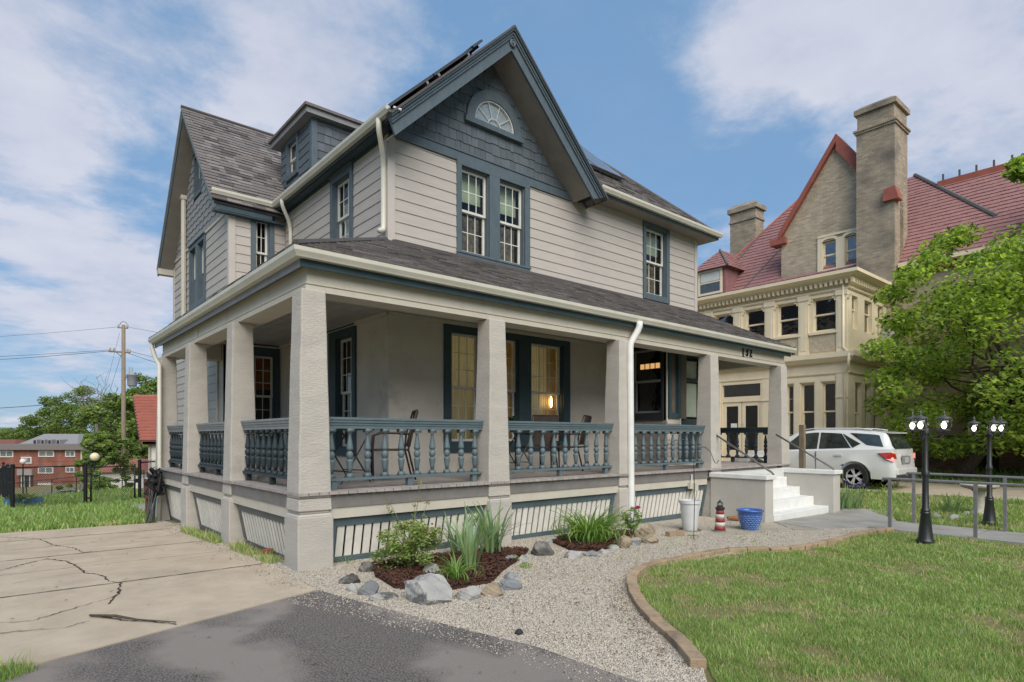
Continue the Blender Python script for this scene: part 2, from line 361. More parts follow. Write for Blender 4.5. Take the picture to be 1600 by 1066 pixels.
def drape(name, poly, m, h, step=.5, thick=.06, parent=None, zf=None, kind='structure', bump=0):
    pts = []
    for i in range(len(poly)):
        a, b = Vector(poly[i][:2]), Vector(poly[(i + 1) % len(poly)][:2]); k = max(1, int((b - a).length / step))
        pts += [tuple(a + (b - a) * (j / k)) for j in range(k)]
    nb = len(pts)
    xs = [p[0] for p in pts]; ys = [p[1] for p in pts]
    gx, gy = np.meshgrid(np.arange(min(xs) + step * .6, max(xs), step), np.arange(min(ys) + step * .6, max(ys), step))
    gx, gy = gx.ravel(), gy.ravel(); k = inpoly(gx, gy, pts)
    P = np.array(pts)
    inner = [(x, y) for x, y in zip(gx[k], gy[k]) if np.min((P[:, 0] - x) ** 2 + (P[:, 1] - y) ** 2) > (step * .4) ** 2]
    co, _, fa, _, _, _ = geometry.delaunay_2d_cdt([Vector(p) for p in pts + inner], [], [list(range(nb))], 1, 1e-5)
    zf = zf or gz
    b = MB(); V = [(c.x, c.y, float(zf(c.x, c.y)) + h + (R.uniform(-bump, bump) if bump else 0)) for c in co]
    b.add(V, [tuple(f) for f in fa])
    k = len(co); b.add([V[i] for i in range(nb)] + [(V[i][0], V[i][1], V[i][2] - thick) for i in range(nb)], [(i, (i + 1) % nb, nb + (i + 1) % nb, nb + i) for i in range(nb)])
    o = mk(name, b, m, parent, fix=False)
    if kind: label(o, kind=kind)
    return o
# asphalt drive in front, then concrete slabs left of the house
asph = [(-2.33, -1.62), (-.16, -.95), (.03, -1.91), (.19, -2.67), (.28, -3.06), (.39, -3.47), (.41, -3.88), (.43, -4.2), (.55, -5), (.6, -7), (.6, -14), (-6, -14), (-6, -4.5), (-3.2, -2.6)]
drape('asphalt_drive', asph, ASPH, .012, .4, .05)
dr = bpy.data.objects.new('concrete_drive', None); C.objects.link(dr); WL[dr.name] = Vector((0, 0, 0)); label(dr, kind='structure')
ycut = [(-.93, -1.32), (.62, .66), (1.95, 2.05), (3.28, 3.32), (4.42, 4.5), (5.60, 5.95), (7.05, 7.75)]
for i in range(len(ycut) - 1):
    (a0, b0), (a1, b1) = ycut[i], ycut[i + 1]
    if i == 0: poly = [(-.165, a0 - .0), (-.165, a1 - .008), (-4.2, b1 - .008), (-4.2, -1.0), (-3.2, -1.25), (-2.42, -1.55), (-2.30, -1.60)]
    else: poly = [(-.165, a0 + .008), (-.165, a1 - .008), (-4.2, b1 - .008), (-4.2, b0 + .008)]
    drape('concrete_slab', poly, CONC, .018 + (i % 2) * .003, .45, .08, dr, kind=None)
# cracks: jagged dark seams filled with soil
def crack(pts, w0=.011, n=26):
    P = [G(*p) for p in pts]; b = MB(); out = []
    for i in range(len(P) - 1):
        k = max(3, int((P[i + 1] - P[i]).length / .035))
        for j in range(k): out.append(P[i].lerp(P[i + 1], j / k))
    out.append(P[-1]); vs = []
    for i, p in enumerate(out):
        d = (out[min(i + 1, len(out) - 1)] - out[max(i - 1, 0)]).normalized(); q = Vector((-d.y, d.x, 0))
        p = p + q * R.uniform(-.014, .014); w = w0 * R.uniform(.12, .85)
        z = g1(p.x, p.y) + .0245
        vs += [(p.x + q.x * w, p.y + q.y * w, z), (p.x - q.x * w, p.y - q.y * w, z)]
    b.add(vs, [(2 * i, 2 * i + 1, 2 * i + 3, 2 * i + 2) for i in range(len(out) - 1)]); return b
CRK = mat('crack_soil', (.06, .045, .03), (.03, .024, .018), rough=1, scale=20)
cb = MB()
for (ya, yb_) in ycut[1:-1]:
    vs = []; k_ = 90
    for i_ in range(k_ + 1):
        t = i_ / k_; x_ = -.17 + (-4.03) * t; y_ = ya + (yb_ - ya) * t + R.uniform(-.002, .002); w_ = R.uniform(.003, .0075)
        vs += [(x_, y_ + w_, g1(x_, y_) + .0245), (x_, y_ - w_, g1(x_, y_) + .0245)]
    cb.add(vs, [(2 * i_, 2 * i_ + 1, 2 * i_ + 3, 2 * i_ + 2) for i_ in range(k_)])
def cc(px, py): return (px / 2.857, 780 + py / 2.857)
for pts, w_ in (([cc(0, 175), cc(170, 182), cc(240, 212), cc(330, 225), cc(372, 247), cc(410, 240)], .012),
               ([cc(0, 327), cc(100, 300), cc(210, 274), cc(300, 285), cc(345, 310), cc(380, 338), cc(450, 348), cc(490, 376), cc(540, 385), cc(528, 430), cc(490, 478)], .016),
               ([cc(0, 565), cc(140, 555), cc(260, 520), cc(400, 478), cc(500, 450), cc(525, 437)], .009),
               ([cc(0, 612), cc(180, 594), cc(280, 588), cc(350, 568), cc(400, 556)], .008),
               ([cc(400, 538), cc(470, 540), cc(560, 555), cc(700, 560), cc(790, 572)], .014),
               ([cc(60, 385), cc(250, 352), cc(360, 338)], .005)):
    c_ = crack(pts, w_); cb.add(c_.v, c_.f)
label(mk('crack', cb, CRK, dr, fix=False), kind='stuff')
# gravel
grav = [(-.155, -.95), (.03, -1.91), (.19, -2.67), (.28, -3.06), (.39, -3.47), (.41, -3.88), (.43, -4.2), (.5, -4.8), (.97, -4.45), (1.22, -4.13), (1.5, -3.68), (2.02, -3.06),
        (2.63, -2.54), (3.21, -2.34), (3.83, -2.36), (4.94, -2.40), (5.71, -2.80), (7.29, -2.86), (8.03, -2.87), (9.3, -2.93), (8.75, -1.2), (8.3, -1.0), (8.3, .2), (.1, .3), (.1, 8.2), (-.155, 8.2)]
drape('gravel_path', grav, GRAVB, .006, .35, .03)
# flat stones and walk
wk = bpy.data.objects.new('front_walk', None); C.objects.link(wk); WL[wk.name] = Vector((0, 0, 0)); label(wk, kind='structure')
for poly, m in (([(8.55, -1.18), (11.9, -1.18), (12.0, -2.0), (10.75, -2.55), (9.3, -2.55), (8.3, -2.1)], CONCG),
                ([(9.28, -2.57), (10.72, -2.57), (10.7, -4.0), (9.26, -4.0)], CONCG),
                ([(9.26, -4.03), (10.7, -4.03), (10.66, -6.0), (9.22, -6.0)], CONCG),
                ([(9.22, -6.03), (10.66, -6.03), (10.6, -9.5), (9.2, -9.5)], CONCG)):
    drape('walk_slab', poly, m, .022, .5, .06, wk, kind=None)
for poly in ([(6.05, -1.28), (7.3, -1.02), (8.15, -1.45), (7.95, -1.85), (6.9, -1.72), (6.3, -1.55)], [(7.75, -1.95), (8.5, -1.3), (9.0, -1.75), (8.2, -2.25)]):
    drape('flat_stone', poly, FLAG, .016, .3, .05, wk, kind=None)
# neighbour's drive
d2 = bpy.data.objects.new('neighbour_drive', None); C.objects.link(d2); WL[d2.name] = Vector((0, 0, 0)); label(d2, kind='structure')
for a, b_ in ((-16, -9.02), (-9, -5.02), (-5, -1.02), (-1, 3.98), (4, 9), (9.03, 20)):
    drape('concrete_slab', [(14.6, a), (18.5, a), (18.5, b_), (14.6, b_)][::1], CONC, .02, 1.0, .06, d2, kind=None)
# back walk by the fence
drape('back_walk', [(-.1, 8.3), (1.1, 8.2), (1.2, 13.0), (.2, 13.1)], CONCG, .02, .6, .05)
# far street and car park below the hill
STREET = mat('street_asphalt', (.20, .19, .18), (.15, .145, .14), scale=.4, rough=.9, fine=.2)
drape('parking_lot', [(-6, 50), (30, 38), (62, 90), (15, 110), (-12, 100)], STREET, .03, 6, .1)

# ---------------------------------------------------------------- pebbles (uncountable)
def scatter(poly, n, dens=None):
    xs = [p[0] for p in poly]; ys = [p[1] for p in poly]; out = np.zeros((0, 2))
    while len(out) < n:
        p = np.stack([NR.uniform(min(xs), max(xs), n * 2), NR.uniform(min(ys), max(ys), n * 2)], 1)
        k = inpoly(p[:, 0], p[:, 1], poly)
        if dens is not None:
            d = np.hypot(p[:, 0] - CAM.x, p[:, 1] - CAM.y); k &= NR.uniform(0, 1, len(p)) < dens(d)
        out = np.concatenate([out, p[k]])
    return out[:n]
def pebbles(name, poly, n, size, mats, wts, dens, h=.006):
    p = scatter(poly, n, dens); s = NR.uniform(size[0], size[1], n)
    base = np.array([(1, 0, 0), (0, 1, 0), (-1, 0, 0), (0, -1, 0), (0, 0, .7), (0, 0, -.7)], float)
    fa = np.array([(0, 1, 4), (1, 2, 4), (2, 3, 4), (3, 0, 4), (1, 0, 5), (2, 1, 5), (3, 2, 5), (0, 3, 5)])
    a = NR.uniform(0, 6.28, n); el = NR.uniform(.6, 1.4, n)
    t = NR.uniform(-.5, .5, (n, 2))
    v = base[None] * np.stack([s * el, s / el, s], 1)[:, None, :]
    v = v * NR.uniform(.7, 1.25, v.shape)
    z = v[..., 2] + v[..., 0] * t[:, None, 0] + v[..., 1] * t[:, None, 1]
    x = v[..., 0] * np.cos(a)[:, None] - v[..., 1] * np.sin(a)[:, None]; y = v[..., 0] * np.sin(a)[:, None] + v[..., 1] * np.cos(a)[:, None]
    V = np.stack([x + p[:, 0:1], y + p[:, 1:2], z + (gz(p[:, 0], p[:, 1]) + h + s * .25)[:, None]], -1).reshape(-1, 3)
    F = (fa[None] + (np.arange(n) * 6)[:, None, None]).reshape(-1, 3)
    mi = np.repeat(NR.choice(len(mats), n, p=wts), 8)
    o = put(name, raw(name, V, F, mats, mi), (0, 0, 0)); return o
o = pebbles('gravel', grav, 170000, (.003, .0085), PEB, [.30, .38, .23, .09], lambda d: np.clip(9 / d ** 2 * 1.8, .02, 1))
st = [(-.45, -.75), (-.15, -.95), (.03, -1.91), (.19, -2.67), (.28, -3.06), (.39, -3.47), (.41, -3.88), (.43, -4.6), (.2, -4.6), (.05, -3.3), (-.25, -2.2), (-.55, -1.2)]
sg_ = pebbles('stray_gravel', st, 1500, (.003, .008), PEB, [.3, .4, .2, .1], lambda d: np.ones_like(d), h=.014); label(sg_, 'loose bits of gravel spilled on the asphalt and concrete edge', 'gravel', kind='stuff')
sg_ = pebbles('stray_gravel', [(-.5, -.7), (-.16, -.9), (-.16, 7), (-.35, 7), (-.32, 1)], 1500, (.003, .008), PEB, [.2, .4, .3, .1], lambda d: np.ones_like(d), h=.022); label(sg_, 'loose gravel spilled along the right edge of the concrete drive', 'gravel', kind='stuff')
label(o, 'pale crushed stone gravel spread between the porch and the curved block edging', 'gravel', kind='stuff')
# mulch beds
beds = [[(.55, -.75), (.45, -1.35), (.75, -1.75), (1.35, -1.75), (1.85, -1.35), (2.55, -.9), (2.95, -.55), (2.5, -.35), (1.5, -.15), (.8, -.2)],
        [(3.35, -.95), (3.6, -1.25), (4.4, -1.0), (4.9, -.75), (5.3, -.35), (4.9, -.15), (4.0, -.1), (3.6, -.35)]]
for q, bd in enumerate(beds):
    drape('mulch_bed', bd, MULCH, .035, .2, .05, bump=.01)
    n = 5200; p = scatter(bd, n); a = NR.uniform(0, 6.28, n); L_ = NR.uniform(.012, .04, n); W = NR.uniform(.003, .009, n)
    dx, dy = np.cos(a) * L_, np.sin(a) * L_; ex, ey = -np.sin(a) * W, np.cos(a) * W; z = gz(p[:, 0], p[:, 1]) + .04 + NR.uniform(0, .02, n); t = NR.uniform(-.014, .014, n)
    V = np.stack([np.stack([p[:, 0] + dx + ex, p[:, 1] + dy + ey, z + t], 1), np.stack([p[:, 0] - dx + ex, p[:, 1] - dy + ey, z - t], 1),
                  np.stack([p[:, 0] - dx - ex, p[:, 1] - dy - ey, z - t + .004], 1), np.stack([p[:, 0] + dx - ex, p[:, 1] + dy - ey, z + t + .004], 1)], 1).reshape(-1, 3)
    M2 = mat('mulch_chip', (.13, .058, .04), (.06, .03, .022), scale=30, rough=1, fine=.5)
    o = put('mulch', raw('mulch', V, np.arange(n * 4).reshape(n, 4), M2), (0, 0, 0))
    label(o, ('brown bark mulch around the rose bush and irises', 'brown bark mulch under the daylily clump')[q], 'mulch', kind='stuff')
# ---------------------------------------------------------------- grass
GR = [leafmat('grass_' + k, c, tuple(x * .7 for x in c), .3) for k, c in (('green', (.24, .37, .095)), ('light', (.39, .50, .17)), ('straw', (.53, .46, .27)), ('blue_green', (.21, .31, .13)))]
def grass(name, poly, n, hgt, wid, dens, wts, lean=.6, holes=(), clump=.0, h0=0):
    p = scatter(poly, n, dens)
    for ho in holes: p = p[~inpoly(p[:, 0], p[:, 1], ho)]
    # patchiness
    f = np.sin(p[:, 0] * 2.1 + 1.3 * np.sin(p[:, 1] * 1.7)) * np.sin(p[:, 1] * 2.6 + 1.1 * np.sin(p[:, 0] * 1.3 + 2)) + .6 * np.sin(p[:, 0] * 6.3 + p[:, 1] * 4.1) * np.sin(p[:, 1] * 7.7 - p[:, 0] * 3) + .5 * np.sin(p[:, 0] * 13 + 2 * np.sin(p[:, 1] * 5)) * np.sin(p[:, 1] * 11 + p[:, 0] * 4)
    k = NR.uniform(0, 1, len(p)) < np.clip(1.0 + clump * f, .12, 1)
    p = p[k]; f = f[k]; n = len(p)
    hh = NR.uniform(hgt[0], hgt[1], n) * (1 + .35 * np.clip(f, -1, 1)) * NR.choice([1, 1, 1, 1.6], n); a = NR.uniform(0, 6.28, n); b = NR.uniform(0, 6.28, n); ln = hh * NR.uniform(.15, lean, n) * 1.3
    ww = NR.uniform(wid[0], wid[1], n)
    d = np.hypot(p[:, 0] - CAM.x, p[:, 1] - CAM.y); ww = ww * np.clip(d / 5.5, 1, 3.2)
    z = gz(p[:, 0], p[:, 1]) - .003 + h0
    ex, ey = np.cos(a) * ww, np.sin(a) * ww; lx, ly = np.cos(b) * ln, np.sin(b) * ln
    V = np.stack([np.stack([p[:, 0] - ex, p[:, 1] - ey, z], 1), np.stack([p[:, 0] + ex, p[:, 1] + ey, z], 1),
                  np.stack([p[:, 0] + ex * .8 + lx * .4, p[:, 1] + ey * .8 + ly * .4, z + hh * .62], 1),
                  np.stack([p[:, 0] + lx, p[:, 1] + ly, z + hh], 1),
                  np.stack([p[:, 0] - ex * .8 + lx * .4, p[:, 1] - ey * .8 + ly * .4, z + hh * .62], 1)], 1).reshape(-1, 3)
    i = np.arange(n) * 5
    F1 = np.stack([i, i + 1, i + 2, i + 4], 1); F2 = np.stack([i + 4, i + 2, i + 3, i + 3], 1)
    T = np.concatenate([F1[:, [0, 1, 2]], F1[:, [0, 2, 3]], F2[:, [0, 1, 2]]])
    w_ = np.array(wts); mi = NR.choice(4, n, p=w_ / w_.sum())
    dry = (f < -.55) & (NR.uniform(0, 1, n) < .45); mi[dry] = 2
    o = put(name, raw(name, V, T, GR, np.concatenate([mi, mi, mi])), (0, 0, 0)); return o
epx = ((1092, 1047), (1060, 1008), (1020, 972), (993, 935), (988, 905), (1012, 888), (1060, 878), (1140, 863), (1230, 861), (1305, 848), (1340, 838), (1395, 829))
ep = [Vector((p.x, p.y)) for p in (G(u, v) for u, v in epx)]
def cr(P, t):
    i = min(int(t), len(P) - 2); f = t - i; a = P[max(i - 1, 0)]; b = P[i]; c = P[i + 1]; d = P[min(i + 2, len(P) - 1)]
    return .5 * ((2 * b) + (c - a) * f + (2 * a - 5 * b + 4 * c - d) * f * f + (3 * b - a - 3 * c + d) * f ** 3)
dn = [cr(ep, k * (len(ep) - 1) / 60) for k in range(61)]
edge_in = [(.84, -4.62)] + [tuple(dn[k] + Vector(((dn[k + 1] - dn[k - 1]).y, -(dn[k + 1] - dn[k - 1]).x)).normalized() * .07) for k in range(1, 60)]
edge_old = [(1.02, -4.55), (1.30, -4.2), (1.62, -3.75), (2.14, -3.14), (2.72, -2.64), (3.25, -2.45), (3.86, -2.47), (4.9, -2.52), (5.7, -2.92), (7.28, -2.97), (8.03, -2.98), (9.2, -3.03)]
lawn = edge_in + [(9.15, -9.5), (9.1, -14), (1.5, -14), (1.0, -5.2)]
lawn_v = edge_in + [(9.15, -6.4), (.8, -7.2), (.62, -4.9)]
o = grass('front_lawn', lawn_v, 300000, (.014, .044), (.0016, .0034), lambda d: np.clip(24 / d ** 2, .05, 1), [.36, .36, .16, .12], clump=.75)
label(o, 'patchy green front lawn inside the curved block edging', 'grass', kind='stuff')
o = grass('side_lawn', [(10.75, -2.7), (12.1, -1.4), (12.2, 1.0), (14.5, 1.0), (14.55, -8), (10.7, -8)], 42000, (.03, .08), (.002, .004), lambda d: np.ones_like(d), [.3, .42, .16, .12], clump=.4)
label(o, 'strip of lawn between the front walk and the neighbouring drive', 'grass', kind='stuff')
o = grass('far_verge', [(18.55, -9), (22.4, -9), (22.4, 1.2), (18.55, 1.2)], 16000, (.04, .16), (.004, .007), lambda d: np.ones_like(d), [.6, .2, .02, .18], clump=.3)
label(o, 'tall grass strip along the foundation of the stone mansion', 'grass', kind='stuff')
o = grass('back_lawn', [(-4.2, 7.7), (-.12, 7.2), (.1, 8.6), (.15, 13.2), (1.3, 13.1), (1.3, 26), (-9, 26), (-9, 7.8)], 150000, (.04, .11), (.003, .006), lambda d: np.clip(220 / d ** 2, .1, 1), [.5, .34, .02, .14], clump=.15, lean=.5)
label(o, 'green back lawn around the chain link fence', 'grass', kind='stuff')
o = grass('drive_corner_grass', [(-3.5, -1.35), (-2.42, -1.62), (-2.32, -1.72), (-3.2, -2.5), (-4, -2.4)], 9000, (.03, .08), (.0018, .0035), lambda d: np.ones_like(d), [.5, .3, .08, .12])
label(o, 'tuft of grass at the corner of the concrete drive', 'grass', kind='stuff')
o = grass('porch_side_weeds', [(-.14, .6), (.06, .6), (.07, 4.8), (-.13, 5.0)], 3600, (.02, .10), (.002, .004), lambda d: np.ones_like(d), [.25, .4, .3, .05], clump=.9)
label(o, 'straggly yellowing weeds along the left side of the porch skirting', 'weeds', kind='stuff')
o = grass('gravel_weeds', [(.6, -.5), (2.5, -2.9), (7.5, -2.2), (8.2, -.9), (5, -.9), (2.9, -1.6)], 700, (.01, .05), (.002, .004), lambda d: np.ones_like(d), [.2, .4, .35, .05], clump=2.2)
label(o, 'sparse weeds coming up through the gravel', 'weeds', kind='stuff')
# fallen leaves and twigs
LIT = [mat('dry_leaf_' + k, c, rough=.9, scale=30) for k, c in (('olive', (.17, .15, .05)), ('tan', (.30, .17, .08)), ('brown', (.10, .06, .035)))]
def litter(name, poly, n, size, lab, wts=(.4, .3, .3), h=.03):
    p = scatter(poly, n); a = NR.uniform(0, 6.28, n); L_ = NR.uniform(size[0], size[1], n); W = L_ * NR.uniform(.12, .4, n)
    dx, dy = np.cos(a) * L_, np.sin(a) * L_; ex, ey = -np.sin(a) * W, np.cos(a) * W; z = gz(p[:, 0], p[:, 1]) + h
    V = np.stack([np.stack([p[:, 0] + dx, p[:, 1] + dy, z + NR.uniform(0, .012, n)], 1), np.stack([p[:, 0] + ex, p[:, 1] + ey, z + .006], 1),
                  np.stack([p[:, 0] - dx, p[:, 1] - dy, z], 1), np.stack([p[:, 0] - ex, p[:, 1] - ey, z + .004], 1)], 1).reshape(-1, 3)
    o = put(name, raw(name, V, np.arange(n * 4).reshape(n, 4), LIT, NR.choice(3, n, p=wts)), (0, 0, 0)); label(o, lab, 'leaf litter', kind='stuff')
litter('drive_litter', [(-2.5, -1.4), (-.3, -.9), (-.3, 6.5), (-2.5, 6.5)], 60, (.012, .035), 'scattered dry leaves lying on the concrete drive')
litter('asphalt_litter', [(-2.1, -1.7), (-.3, -1.2), (.3, -3.8), (-1, -3.8)], 40, (.010, .028), 'small leaves scattered over the asphalt', (.75, .15, .1), .022)
litter('gravel_litter', [(.5, -1.9), (2.9, -1.2), (8, -1.8), (5, -2.3), (1.5, -3.5), (.6, -4.3)], 330, (.008, .03), 'dark twigs and leaf bits lying on the gravel', (.1, .25, .65), .022)
litter('edging_litter', [(1.0, -4.2), (1.9, -3.1), (2.45, -2.6), (2.2, -2.6), (1.5, -3.2), (.85, -4.2)], 420, (.006, .018), 'rusty leaf litter collected against the edging blocks', (.1, .7, .2), .02)
# ---------------------------------------------------------------- edging blocks
ed = thing('garden_edging', (3.2, -2.35, 0), 'curved row of tan concrete blocks separating gravel from lawn', 'edging')
ep = [G(u, v) for u, v in ((1092, 1047), (1060, 1008), (1020, 972), (993, 935), (988, 905), (1012, 888), (1060, 878), (1140, 863), (1230, 861), (1305, 848), (1340, 838), (1395, 829))]
ep = [Vector((p.x, p.y)) for p in ep]
def cr(P, t):
    i = min(int(t), len(P) - 2); f = t - i; a = P[max(i - 1, 0)]; b = P[i]; c = P[i + 1]; d = P[min(i + 2, len(P) - 1)]
    return .5 * ((2 * b) + (c - a) * f + (2 * a - 5 * b + 4 * c - d) * f * f + (3 * b - a - 3 * c + d) * f ** 3)
dense = [cr(ep, k * (len(ep) - 1) / 400) for k in range(401)]
acc = 0; last = dense[0]; i0 = 0; lens = []
ang_pts = [dense[0]]
L0 = .30
for p in dense[1:]:
    if (p - ang_pts[-1]).length >= L0:
        ang_pts.append(p)
bb = MB(); bb.box(-.146, -.055, -.11, .146, .055, .05)
bme = newmesh('edging_block', bb.v, bb.f, BLOCK); fixn(bme)
for a, b_ in zip(ang_pts[:-1], ang_pts[1:]):
    c_ = (a + b_) / 2; an = math.atan2((b_ - a).y, (b_ - a).x)
    o = put('edging_block', bme, (c_.x, c_.y, g1(c_.x, c_.y) + .012 + R.uniform(-.006, .006)), ed, (R.uniform(-.03, .03), R.uniform(-.02, .02), an + R.uniform(-.04, .04)))
    m_ = o.modifiers.new('b', 'BEVEL'); m_.width = .008; m_.segments = 2
# ================================================================== MAIN HOUSE
H = thing('porch_house', (2.45, 2.4, 0), 'grey two and a half storey house with teal trim and a columned wraparound porch', 'house')
def FR(axis, plane):
    if axis == 'Y': return Matrix(((1, 0, 0, 0), (0, 1, 0, plane), (0, 0, 1, 0), (0, 0, 0, 1)))
    if axis == 'X': return Matrix(((0, 1, 0, plane), (1, 0, 0, 0), (0, 0, 1, 0), (0, 0, 0, 1)))
def wall(name, axis, plane, a0, a1, z0, z1, holes, thick, m, parent):
    b = MB(); b.X = FR(axis, plane)
    A = sorted({a0, a1, *[h[0] for h in holes], *[h[1] for h in holes]}); Z = sorted({z0, z1, *[h[2] for h in holes], *[h[3] for h in holes]})
    A = [a for a in A if a0 <= a <= a1]; Z = [z for z in Z if z0 <= z <= z1]
    for i in range(len(A) - 1):
        for j in range(len(Z) - 1):
            ca, cz = (A[i] + A[i + 1]) / 2, (Z[j] + Z[j + 1]) / 2
            if any(h[0] < ca < h[1] and h[2] < cz < h[3] for h in holes): continue
            b.box(A[i], 0, Z[j], A[i + 1], thick, Z[j + 1])
    return mk(name, b, m, parent)
def lapsiding(parent, axis, plane, a0, a1, z0, z1, holes=(), expo=.195, m=None, name='siding_board', lim=None):
    m = m or SIDING; k = 0; z = z0
    while z < z1 - .02:
        zt = min(z + expo, z1)
        cuts = sorted({z, zt, *[h[2] for h in holes if z + .015 < h[2] < zt - .015], *[h[3] for h in holes if z + .015 < h[3] < zt - .015]})
        for p, q in zip(cuts[:-1], cuts[1:]):
            zm = (p + q) / 2
            lo, hi = (a0, a1) if lim is None else lim(zm)
            for s0, s1 in free(lo, hi, [(h[0], h[1]) for h in holes if h[2] < zm < h[3]]):
                # butt joints
                segs = [(s0, s1)]
                if s1 - s0 > 3.4:
                    c = R.uniform(s0 + 1.0, s1 - 1.0); segs = [(s0, c - .0015), (c + .0015, s1)]
                for t0, t1 in segs:
                    if axis == 'Y': put(name, unit(m, 'lap'), ((t0 + t1) / 2, plane - .011, zm), parent, (0, 0, 0), (t1 - t0, .022, q - p))
                    else: put(name, unit(m, 'lap'), (plane - .011, (t0 + t1) / 2, zm), parent, (0, 0, -math.pi / 2), (t1 - t0, .022, q - p))
        z += expo
def shingle_wall(parent, axis, plane, z0, z1, lim, holes=(), expo=.185, m=None, wmin=.10, wmax=.27, stag=.028, name='wall_shingle'):
    m = m or SLATE; z = z0; row = 0
    while z < z1:
        lo, hi = lim(z + expo * .35); a = lo - (R.uniform(0, .12)); first = True
        while a < hi:
            wd = R.uniform(wmin, wmax); p, q = max(a, lo), min(a + wd, hi)
            zm = z + expo / 2; dz = R.uniform(-stag, stag * .3)
            for s0, s1 in free(p, q, [(h[0], h[1]) for h in holes if h[2] < zm < h[3]]):
                if s1 - s0 < .03: continue
                sz = expo + .03 - dz; c = (s0 + s1) / 2; g_ = .003
                if axis == 'Y': put(name, unit(m, 'lap'), (c, plane - .013, z + dz + sz / 2), parent, (0, 0, 0), (s1 - s0 - g_ * 2, .026 + R.uniform(-.002, .004), sz))
                else: put(name, unit(m, 'lap'), (plane - .013, c, z + dz + sz / 2), parent, (0, 0, -math.pi / 2), (s1 - s0 - g_ * 2, .026 + R.uniform(-.002, .004), sz))
            a += wd
        z += expo; row += 1
def curtain(mb, a0, a1, z0, z1, dep, amp=.02, per=.09):
    n = max(6, int((a1 - a0) / .012)); v = []
    for i in range(n + 1):
        a = a0 + (a1 - a0) * i / n; y = dep + amp * math.sin(a / per * 6.28) + amp * .5 * math.sin(a / per * 2.7)
        v += [(a, y, z0), (a, y, z1)]
    mb.add(v, [(2 * i, 2 * i + 2, 2 * i + 3, 2 * i + 1) for i in range(n)])
def cloth(name, c1, c2, tr, **k):
    m = mat(name, c1, c2, **k); t = m.node_tree; p = t.nodes['Principled BSDF']; out = t.nodes['Material Output']
    d = t.nodes.new('ShaderNodeBsdfTranslucent'); d.inputs[0].default_value = (*c1, 1); ms = t.nodes.new('ShaderNodeMixShader'); ms.inputs[0].default_value = tr
    t.links.new(p.outputs[0], ms.inputs[1]); t.links.new(d.outputs[0], ms.inputs[2]); t.links.new(ms.outputs[0], out.inputs[0]); return m
SHEERO = cloth('ochre_sheer', (.72, .68, .48), (.55, .53, .38), .5, scale=4, stretch=(5, 5, .4))
CURT = cloth('gold_curtain', (.75, .56, .28), (.58, .40, .18), .4, scale=5, stretch=(6, 6, .3))
